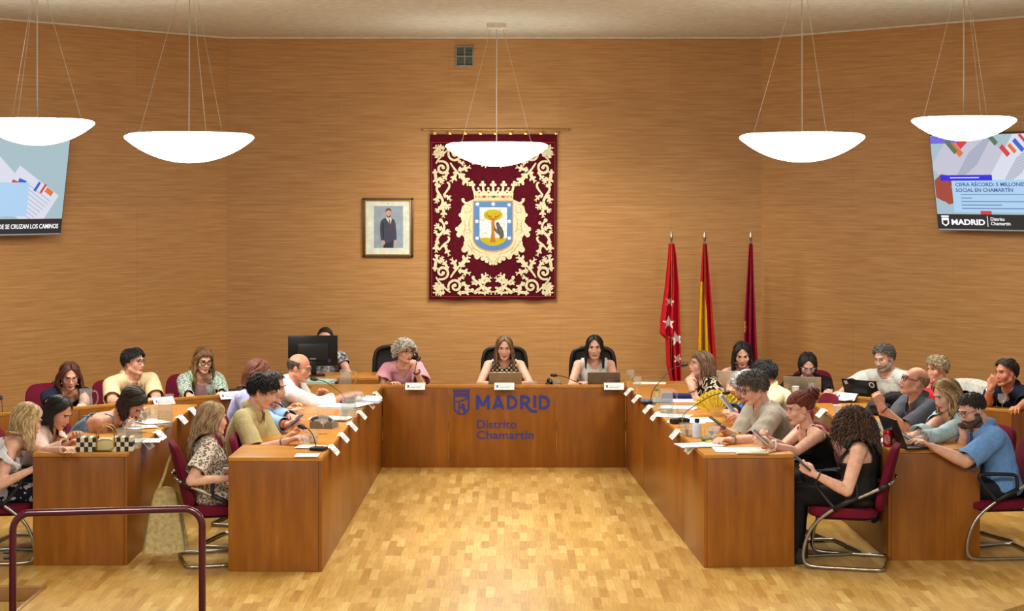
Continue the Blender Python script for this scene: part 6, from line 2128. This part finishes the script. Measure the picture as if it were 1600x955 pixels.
def folder(label, px, py, rz, col, size=(.24, .32), th=.012, z=DT, d=None, n=1):
    p = atd(px, py, d) if d else at(px, py, z)
    p.z = z
    t = thing('folder', label, 'folder', p, rz)
    a = MB()
    for i in range(n):
        zz = i * (th + .002)
        a.box((0, 0, zz + .0012), (size[0], size[1], .002), 0); a.box((0, 0, zz + th), (size[0], size[1], .002), 0); a.box((-size[0] / 2, 0, zz + th / 2), (.002, size[1], th), 0)
    a.build('cover', cl(col, 20, .05, .6, .02), t, False)
    b = MB()
    for i in range(n): b.box((.004, 0, i * (th + .002) + th / 2 + .0008), (size[0] - .012, size[1] - .01, th - .004), 0)
    b.build('pages', M_PAPER, t, False)
    return t
folder('yellow folder before the bald man in white shirt', 508, 628, R(84), (214, 190, 100))
folder('pale blue folder beside the yellow folder', 530, 636, R(78), (196, 214, 224))
folder('stack of teal and cream folders on the left return desk', 492, 604, R(80), (176, 214, 200), z=LOW, d=17.1, n=4, th=.022, size=(.28, .36))
folder('white and blue folder at the far end of the left inner desk', 566, 628, R(86), (200, 208, 222), th=.02)
folder('dark blue folder behind the right desk pitcher', 1058, 622, R(80), (36, 44, 110), th=.03, size=(.2, .26))
folder('blue grey tablet case at the far end of the right inner desk', 1026, 628, R(80), (90, 104, 140), size=(.2, .26))
folder('dark closed laptop case on the short back left desk', 374, 614, R(34), (50, 46, 44), z=DT - .05, d=16.6, th=.02, size=(.34, .24))

# ---- laptops
def laptop(label, pos, rz, col, open_=105, w2=.31, d2=.215, screen=None, stickers=False):
    """faces local +Y (its user); the lid's outside looks to local -Y"""
    t = thing('laptop', label, 'laptop', pos, rz, 'laptops on the desks')
    m = plain(col, .35, .4)
    MB().box((0, d2 / 2, .008), (w2, d2, .016), 0, .004).build('base', m, t)
    kb = MB()
    for r_ in range(5):
        for c_ in range(12): kb.box((-w2 * .42 + c_ * w2 * .0765, .045 + r_ * .019, .0168), (.018, .015, .002), 0)
    kb.build('keyboard', M_DARK, t, False)
    a = R(open_ - 90)
    lid = MB().box((0, 0, d2 / 2), (w2, .008, d2), 0, .003).build('lid', m, t, loc=(0, 0, .014), rot=(a, 0, 0))
    MB().box((0, .0045, d2 / 2 + .004), (w2 - .02, .001, d2 - .03), 0).build('screen', emis((150, 170, 200), .5), lid)
    if stickers:
        s_ = MB(); s_.plate(rrect(-w2 * .38, d2 * .85, .035, .035, 20), .0006, 0, (0, -.0042, 0))
        s_.build('sticker', plain((170, 176, 186), .5), lid, False)
        s_ = MB(); s_.plate(oval(0, 0, .028, .028, 22), .0006, 0, (w2 * .36, -.0042, d2 * .82))
        s_.plate(oval(0, 0, .018, .018, 16), .0009, 1, (w2 * .36, -.0042, d2 * .82))
        s_.build('sticker', [plain((214, 216, 216), .5), M_DARK], lid, False)
    return t
laptop('silver laptop before the woman in dotted top', atd(790, 600, 17.05) * 1, 0, (168, 156, 128), 116, .31, .185)
bpy.data.objects['laptop'].location.z = LOW
l_ = laptop('grey laptop before the woman in white sleeveless blouse', atd(943, 600, 17.05), 0, (128, 120, 110), 116, .31, .185); l_.location.z = LOW
l_ = laptop('white laptop before the woman with long black hair', atd(1136, 608, 16.62), R(-14), (214, 214, 208), 116, .31, .185); l_.location.z = DT - .03
l_ = laptop('silver laptop before the woman in black top', atd(1254, 612, 16.42), R(-12), (176, 168, 146), 114, .34, .195); l_.location.z = DT - .075
l_ = laptop('black laptop with stickers before the man in white tee', atd(1349, 620, 15.95), R(-44), (26, 27, 30), 112, .36, .205, stickers=True); l_.location.z = DT - .07
l_ = laptop('dark laptop open towards the man in sky blue polo', at(1403, 699, DT), R(-78), (44, 42, 40), 112); l_.location.z = DT

# ---- microphones
def mic(label, pos, rz, reach=.26, h_=.20, base=True, thick=False):
    """gooseneck bending towards local +Y"""
    t = thing('gooseneck_microphone', label, 'microphone', pos, rz, 'gooseneck microphones')
    b = MB()
    if thick:
        b.box((0, 0, .02), (.075, .15, .04), 0, .012)
        b.box((0, .02, .042), (.05, .05, .008), 0, .003)
    else: b.box((0, 0, .0125), (.085, .11, .025), 0, .008)
    b.build('base', M_BLACK, t)
    k_ = MB(); k_.cyl((.018, -.02, .025 if not thick else .045), (.018, -.02, .030 if not thick else .05), .008); k_.build('push_button', M_GREY, t)
    P = curve3([(0, .02, .02), (0, .03, .02 + h_ * .3), (0, reach * .4, .02 + h_ * .62), (0, reach * .75, .02 + h_ * .95), (0, reach, .02 + h_)], 3)
    MB().tube(P, .0036, 8).build('gooseneck', M_BLACK, t, angle=180)
    d = unit(P[-1] - P[-3])
    hd = MB(); hd.rcone(P[-1], P[-1] + d * .03, .009, .016); hd.rcone(P[-1] + d * .02, P[-1] + d * .05, .017, .016)
    hd.build('foam_head', M_DARK, t, angle=180)
    return t
mic('gooseneck microphone stretching towards the bald man in white shirt', at(543, 632, DT), R(72), .28, .18)
mic('short black microphone by the front name card of the left inner desk', at(498, 704, DT), R(70), .10, .13)
mic('gooseneck microphone before the woman in pink blouse', (atd(645, 600, 17.0).x, 17.0, LOW), R(-15), .16, .26)
mic('gooseneck microphone before the woman in dotted top', (atd(762, 600, 17.0).x, 17.0, LOW), R(-20), .14, .20)
mic('gooseneck microphone arching left from the grey laptop', (atd(915, 600, 17.0).x, 17.0, LOW), R(75), .28, .12)
mic('gooseneck microphone reaching up to the clasped hands woman', at(1013, 632, DT), R(-72), .30, .30)
mic('gooseneck microphone pointing at the yellow fan', at(1062, 662, DT), R(-68), .38, .20, thick=True)
mic('black microphone left of the woman in navy tee', (atd(4, 648, 15.0).x, 15.0, LOW), R(20), .14, .12)

# ---- monitor, conference phones
mt = thing('computer_monitor', 'black computer monitor standing on the secretary table', 'monitor', (atd(488, 548, 17.55).x, 17.6, DT), R(6))
MB().box((0, 0, .245), (.485, .03, .30), 0, .008).build('casing', M_BLACK, mt)
MB().box((0, -.022, .235), (.30, .03, .17), 0, .012).build('rear_housing', M_DARK, mt)
MB().box((0, .0165, .245), (.46, .002, .27), 0).build('screen', emis((150, 170, 200), .6), mt)
MB().box((0, -.02, .075), (.07, .03, .14), 0, .006).build('stand_neck', M_BLACK, mt)
MB().box((0, 0, .008), (.24, .19, .016), 0, .006).build('stand_foot', M_BLACK, mt)
MB().box((.0, -.038, .17), (.06, .002, .012), 0).build('badge', M_GREY, mt)
s_ = MB(); s_.cyl((.16, -.0155, .15), (.16, -.018, .15), .018); s_.build('sticker', plain((40, 50, 120), .5), mt)
def conf_phone(label, pos, rz, col):
    t = thing('desk_phone', label, 'phone', pos, rz)
    b = MB()
    b.plate([(-.09, 0), (.09, 0), (.09, .02), (.02, .06), (-.09, .05)], .17, 0, (0, .085, 0), (1, 0, 0), (0, 0, 1))
    b.build('body', plain(col, .45), t, False)
    h_ = MB(); h_.tube(curve3([(-.065, -.08, .062), (-.065, -.05, .085), (-.065, .05, .085), (-.065, .08, .062)], 2), .014, 10); h_.build('handset', plain(tuple(c * .7 for c in col), .4), t, angle=180)
    k_ = MB()
    for i in range(4):
        for j in range(3): k_.box((.02 + j * .022, -.05 + i * .03, .056 - .012 * j), (.014, .018, .006), 0, .002)
    k_.build('keypad', M_GREY, t)
    return t
conf_phone('grey desk phone beside the stemmed glass on the left inner desk', at(506, 668, DT), R(80), (120, 114, 106))
conf_phone('black desk phone on the centre desk left of the grey laptop', (atd(869, 597, 17.25).x, 17.25, LOW), R(10), (26, 26, 28))
conf_phone('black desk phone beside the secretary monitor', (atd(538, 600, 17.0).x, 16.95, LOW), R(15), (26, 26, 28))

# ---- small things
def phone(label, pos, rot, col=(30, 32, 38)):
    t = thing('smartphone', label, 'phone', pos, 0, 'smartphones in hands')
    t.rotation_euler = rot
    MB().box((0, 0, 0), (.072, .148, .009), 0, .004, seg=3).build('case', plain(col, .3), t)
    MB().box((0, 0, .0048), (.064, .138, .0008), 0).build('screen', emis((60, 66, 76), .25), t)
    return t
def in_hand(i, nm, ahead=.085, lift=.035):
    S, E, Wr, a = PEOPLE[i]['J'][nm]
    return tuple(Wr + unit(Wr - E) * ahead + V(0, 0, lift))
phone('dark smartphone held by the grey-haired man in blue shirt', in_hand(8, 'R'), (R(35), R(-10), R(-60)))
phone('pale smartphone held by the red-haired woman', in_hand(19, 'L'), (R(40), 0, R(70)), (206, 190, 180))
phone('pale smartphone held by the woman in pale blue blouse', in_hand(27, 'L'), (R(35), 0, R(75)), (206, 206, 206))
phone('dark smartphone held by the curly-haired woman', in_hand(20, 'L'), (R(40), 0, R(75)))
phone('dark smartphone held over the desk by the man in grey tee', in_hand(18, 'R', .09, .03), (R(35), 0, R(75)), (60, 58, 56))
tb = thing('tablet', 'white tablet held by the white-haired woman in blue', 'tablet', tuple(V(*in_hand(16, 'R', .10, .05)) * .5 + V(*in_hand(16, 'L', .10, .05)) * .5))
tb.rotation_euler = (R(52), 0, R(78))
MB().box((0, 0, 0), (.19, .26, .010), 0, .004, seg=3).build('case', plain((206, 200, 194), .4), tb)
MB().box((0, 0, .0054), (.17, .235, .0008), 0).build('screen', emis((150, 150, 150), .3), tb)
def pen(label, p0, p1, col):
    p0, p1 = V(*p0), V(*p1)
    t = thing('pen', label, 'pen', tuple(p0))
    d = p1 - p0
    MB().tube([(0, 0, 0), d * .12], [.0012, .0045], 8).build('tip', M_DARK, t)
    MB().tube([d * .12, d], .0045, 8).build('barrel', plain(col, .4), t)
pen('white pen in the hand of the writing woman', at(212, 664, .785), at(203, 652, .90), (226, 226, 224))
pen('white marker lying before the man in grey tee', at(1128, 690, .783), at(1142, 691, .783), (224, 220, 214))
cn_ = thing('drink_can', 'red drink can on the right outer desk', 'can', at(1387, 698, DT))
MB().lathe([(.001, 0), (.024, 0), (.033, .008), (.033, .105), (.027, .118)], seg=24).build('body', plain((190, 24, 34), .3, .3), cn_)
MB().lathe([(.027, .118), (.028, .121), (.025, .121), (.024, .117), (.001, .117)], seg=24).build('lid', M_STEEL, cn_)
s_ = MB()
for k_ in range(5): s_.tube([V(.0335 * math.sin(a), -.0335 * math.cos(a), .03 + .012 * k_ + .006 * math.sin(a * 6 + k_)) for a in np.linspace(-.9, .3, 8)], .0022, 4)
s_.build('white_lettering', plain((230, 226, 226), .4), cn_)
bo = thing('sanitizer_bottle', 'clear white bottle with black cap on the right inner desk', 'bottle', at(1089, 684, DT))
MB().lathe([(.001, 0), (.030, 0), (.034, .005), (.034, .085), (.026, .102), (.014, .108), (.014, .115)], seg=24).build('body', plain((206, 220, 232), .25), bo)
MB().lathe([(.017, .112), (.017, .138), (.001, .138)], seg=20).build('cap', M_BLACK, bo)
bw_ = thing('water_bottle', 'clear plastic water bottle with green cap behind the third name card', 'bottle', at(1026, 642, DT))
MB().lathe([(.001, 0), (.030, 0), (.032, .006), (.032, .05), (.029, .06), (.032, .07), (.032, .12), (.013, .155), (.013, .165)], seg=24).build('body', M_GLASS, bw_)
MB().lathe([(.015, .163), (.015, .182), (.001, .182)], seg=16).build('cap', plain((50, 140, 90), .4), bw_)
MB().lathe([(.0325, .075), (.0325, .115)], seg=24).build('paper_band', plain((176, 206, 196), .5), bw_)
for px, py, lab, z_ in ((1308, 648, 'white paper cup near the name card on the right outer desk', DT), (1374, 672, 'white paper cup near the red drink can', DT), (1243, 617, 'white cup left of the silver laptop', DT - .03)):
    c_ = thing('paper_cup', lab, 'cup', at(px, py, z_), 0, 'white paper cups')
    MB().lathe([(.001, 0), (.024, 0), (.033, .075), (.031, .075), (.023, .004), (.001, .004)], seg=24).build('body', M_WHITE, c_)
    MB().lathe([(.033, .072), (.0348, .075), (.033, .078), (.031, .076)], seg=24).build('rim', M_WHITE, c_)
hl = thing('highlighter', 'yellow highlighter lying beside the stemmed glass of the grey tee man', 'pen', at(1104, 692, DT + .012), R(60))
MB().tube([(0, 0, 0), (.075, 0, 0)], .011, 10).build('barrel', plain((236, 200, 30), .4), hl)
MB().tube([(.072, 0, 0), (.11, 0, 0)], .012, 10).build('cap', plain((40, 60, 120), .4), hl)
hl2 = thing('highlighter', 'green highlighter lying behind the yellow one', 'pen', at(1097, 687, DT + .012), R(40))
MB().tube([(0, 0, 0), (.07, 0, 0)], .011, 10).build('barrel', plain((60, 150, 80), .4), hl2)
MB().tube([(.068, 0, 0), (.10, 0, 0)], .012, 10).build('cap', plain((40, 120, 60), .4), hl2)

# ---- yellow fan
fn_ = thing('hand_fan', 'open yellow hand fan standing on the right inner desk', 'fan', (atd(1121, 648, 14.35).x, 14.35, DT + .005), R(-14))
fn_.rotation_euler = (R(-12), 0, R(-14))
lf = MB()
n = 30
vs, fs = [], []
for i in range(n + 1):
    a = R(22 + 136 * i / n)
    z = .006 * (1 if i % 2 else -1)
    for r_ in (.07, .14, .205 + (.010 if i % 2 else 0)): vs.append((r_ * math.cos(a), z * r_ / .2, r_ * math.sin(a)))
for i in range(n):
    for j in range(2): fs.append((i * 3 + j, (i + 1) * 3 + j, (i + 1) * 3 + j + 1, i * 3 + j + 1))
lf.add(vs, fs)
o = lf.build('leaf', pattern_mat('floral', ((196, 160, 30), (222, 186, 40), (232, 200, 60), (212, 174, 36)), 20), fn_, False)
so = o.modifiers.new('thick', 'SOLIDIFY'); so.thickness = .0015
for i in range(0, n + 1, 3):
    a = R(22 + 136 * i / n)
    MB().tube([(0, -.004, 0), (.2 * math.cos(a), -.006, .2 * math.sin(a))], [.004, .0022], 6).build('rib', plain((190, 150, 60), .5), fn_)
em_ = MB()
for i in range(24):
    a = R(30 + 120 * i / 23)
    em_.ball((.187 * math.cos(a), -.008, .187 * math.sin(a)), (.006, .002, .006), i % 2, 8, 6)
em_.build('painted_dots', [plain((240, 220, 90), .5), plain((150, 110, 40), .5)], fn_)

# ---- bags
hb_ = thing('handbag', 'black and cream checkered handbag with gold handles on the left outer desk', 'handbag', at(163, 704, DT), R(4))
for cols_ in (range(0, 5), range(9, 14)):
    ck = MB()
    for i in cols_:
        for j in range(3): ck.box((-.18 + i * .0275 + .01, 0, .016 + j * .032), (.0275, .12 - .01 * j, .032), (i + j) % 2, .001)
    ck.build('checkered_wing', [plain((32, 32, 26), .5), plain((226, 214, 178), .5)], hb_, False)
MB().box((.016, -.005, .045), (.115, .13, .085), 0, .014).build('centre_panel', plain((206, 196, 140), .45), hb_)
for y in (-.055, .045):
    h_ = MB(); h_.tube(curve3([(-.045, y, .05), (-.045, y, .13), (-.02, y, .175), (.05, y, .175), (.078, y, .13), (.078, y, .05)], 2), .004, 8)
    h_.build('handle', M_BRASS, hb_, angle=180)
fr_ = MB(); fr_.tube(curve3([(-.045, -.072, .012), (-.045, -.072, .085), (.078, -.072, .085), (.078, -.072, .012), (-.045, -.072, .012)], 1), .003, 6); fr_.build('gold_frame', M_BRASS, hb_)
def soft_bag(mb, c, size, seed, amp=.15, mat=0):
    vs_mb = MB(); vs_mb.ball((0, 0, 0), 1, 0, 28, 18)
    v = vs_mb.v[0]
    v = np.sign(v) * np.abs(v) ** .7
    d = np.array([noise.noise(Vector((p[0] * 1.6 + seed, p[1] * 1.6, p[2] * 1.6))) + .4 * noise.noise(Vector((p[0] * 4 + seed, p[1] * 4, p[2] * 4))) for p in v])
    v = v * (1 + amp * d[:, None]) * np.array(size)
    mb.add(v + np.array(c), vs_mb.f, mat)
    return mb
p7 = PEOPLE[6]
bk = -p7['fb']
tote_c = V(p7['Hc'][0], p7['Hc'][1], 0) + bk * .31 + p7['rb'] * -.06
tt = thing('tote_bag', 'beige cloth tote bag hanging behind the floral blouse woman', 'bag', (tote_c[0], tote_c[1], 0), R(p7['body'] - 90))
vs, fs = [], []
nu, nv = 40, 16
for j in range(nv + 1):
    v_ = j / nv
    for i in range(nu):
        a = 2 * math.pi * i / nu
        hw = .075 + .075 * v_ ** .8; hd_ = .025 + .045 * v_
        wob = 1 + .10 * math.sin(a * 7 + 1) * (.4 + .6 * v_) + .05 * math.sin(a * 13)
        vs.append((hw * math.copysign(abs(math.cos(a)) ** .7, math.cos(a)) * wob, hd_ * math.sin(a) * wob, .50 - .43 * v_ - .02 * math.cos(a * 2) * (1 - v_)))
for j in range(nv):
    for i in range(nu): fs.append((j * nu + i, (j + 1) * nu + i, (j + 1) * nu + (i + 1) % nu, j * nu + (i + 1) % nu))
fs.append(tuple(nv * nu + i for i in range(nu)))
fs.append(tuple(nu - 1 - i for i in range(nu)))
MB().add(vs, fs).build('body', cl((196, 176, 122), 40, .15), tt, angle=180)
for y in (-.012, .012):
    h_ = MB(); h_.tube(curve3([(-.06, y, .48), (-.02, y, .56), (.03, y * .5, .72), (.07, 0, .79), (.09, 0, .76)], 2), .009, 8); h_.build('strap', cl((196, 176, 122), 40, .15), tt, angle=180)
bg = thing('backpack', 'crumpled black backpack with red trim on the right outer desk', 'bag', at(1400, 648, DT))
m_ = MB(); soft_bag(m_, (0, .1, .075), (.16, .15, .085), 3, .35); m_.build('body', cl((26, 28, 32), 40, .2, .6), bg, angle=180)
m_ = MB(); soft_bag(m_, (-.13, 0, .05), (.10, .09, .055), 8, .35); m_.build('side_pocket', cl((44, 50, 56), 40, .2, .6), bg, angle=180)
m_ = MB(); m_.tube(curve3([(.02, -.04, .10), (.05, -.07, .13), (.10, -.05, .15), (.15, .02, .13), (.16, .1, .08)], 2), .012, 8); m_.build('red_trim', cl((176, 30, 50), 40), bg, angle=180)
m_ = MB(); m_.tube(curve3([(-.02, -.06, .06), (.01, -.09, .10), (.03, -.08, .14)], 2), .009, 8); m_.build('white_trim', M_WHITE, bg, angle=180)
rb_ = thing('red_bag', 'bright red bag before the woman with short grey blonde hair', 'bag', (atd(1455, 622, 15.35).x, 15.35, LOW), R(-40))
m_ = MB(); soft_bag(m_, (0, 0, .10), (.115, .05, .10), 5, .12); m_.build('body', cl((206, 30, 40), 30, .1, .6), rb_, angle=180)
m_ = MB(); m_.tube(curve3([(-.06, 0, .18), (-.05, 0, .25), (.05, 0, .25), (.06, 0, .18)], 2), .006, 8); m_.build('handle', cl((190, 26, 36), 30), rb_, angle=180)
# ---- clothes on chair backs
def draped(label, p, col, width=.24, drop=.34, name='draped_jacket', top=.86, seed=0):
    c = V(p['Hc'][0], p['Hc'][1], 0) + p['fb'] * .07
    t = thing(name, label, 'jacket', (c[0], c[1], 0), R(p['body']))
    vs, fs = [], []
    nu, nv = 30, 24
    for j in range(nv + 1):
        s_ = -1 + 2 * j / nv                       # front fall, over the top, back fall
        for i in range(nu + 1):
            u = -1 + 2 * i / nu
            fold = .012 * math.sin(u * 8 + seed) * abs(s_)
            if s_ < 0: y, z = .27 - .08 * (-s_) * .3 - .005, top - drop * .35 * (-s_) ** 1.2
            else: y, z = .365 - .0 * s_, top - drop * s_ ** 1.1
            if abs(s_) < .2: y = .315 + .05 * s_ / .2; z = top + .02 * (1 - (s_ / .2) ** 2)
            vs.append((u * width * (1 + .06 * s_), y + fold + .025 * u * u * -1, z - .03 * u * u + .015 * math.sin(u * 5 + seed) * abs(s_)))
    for j in range(nv):
        for i in range(nu):
            a = j * (nu + 1) + i
            fs.append((a, a + 1, a + nu + 2, a + nu + 1))
    o = MB().add(vs, fs).build('cloth', cl(col, 40, .12), t, angle=180)
    so = o.modifiers.new('thick', 'SOLIDIFY'); so.thickness = .012
    sl = MB(); sl.rcone((width * .75, .385, top - .10), (width * .65, .40, top - drop - .16), .05, .034); sl.build('sleeve', cl(col, 40, .12), t, angle=180)
    return t
draped('dark teal jacket draped over the chair of the red-haired woman', PEOPLE[19], (20, 62, 72), drop=.46, seed=1)
draped('white jacket draped over the chair of the grey blonde woman', PEOPLE[24], (226, 224, 214), drop=.3, seed=2)
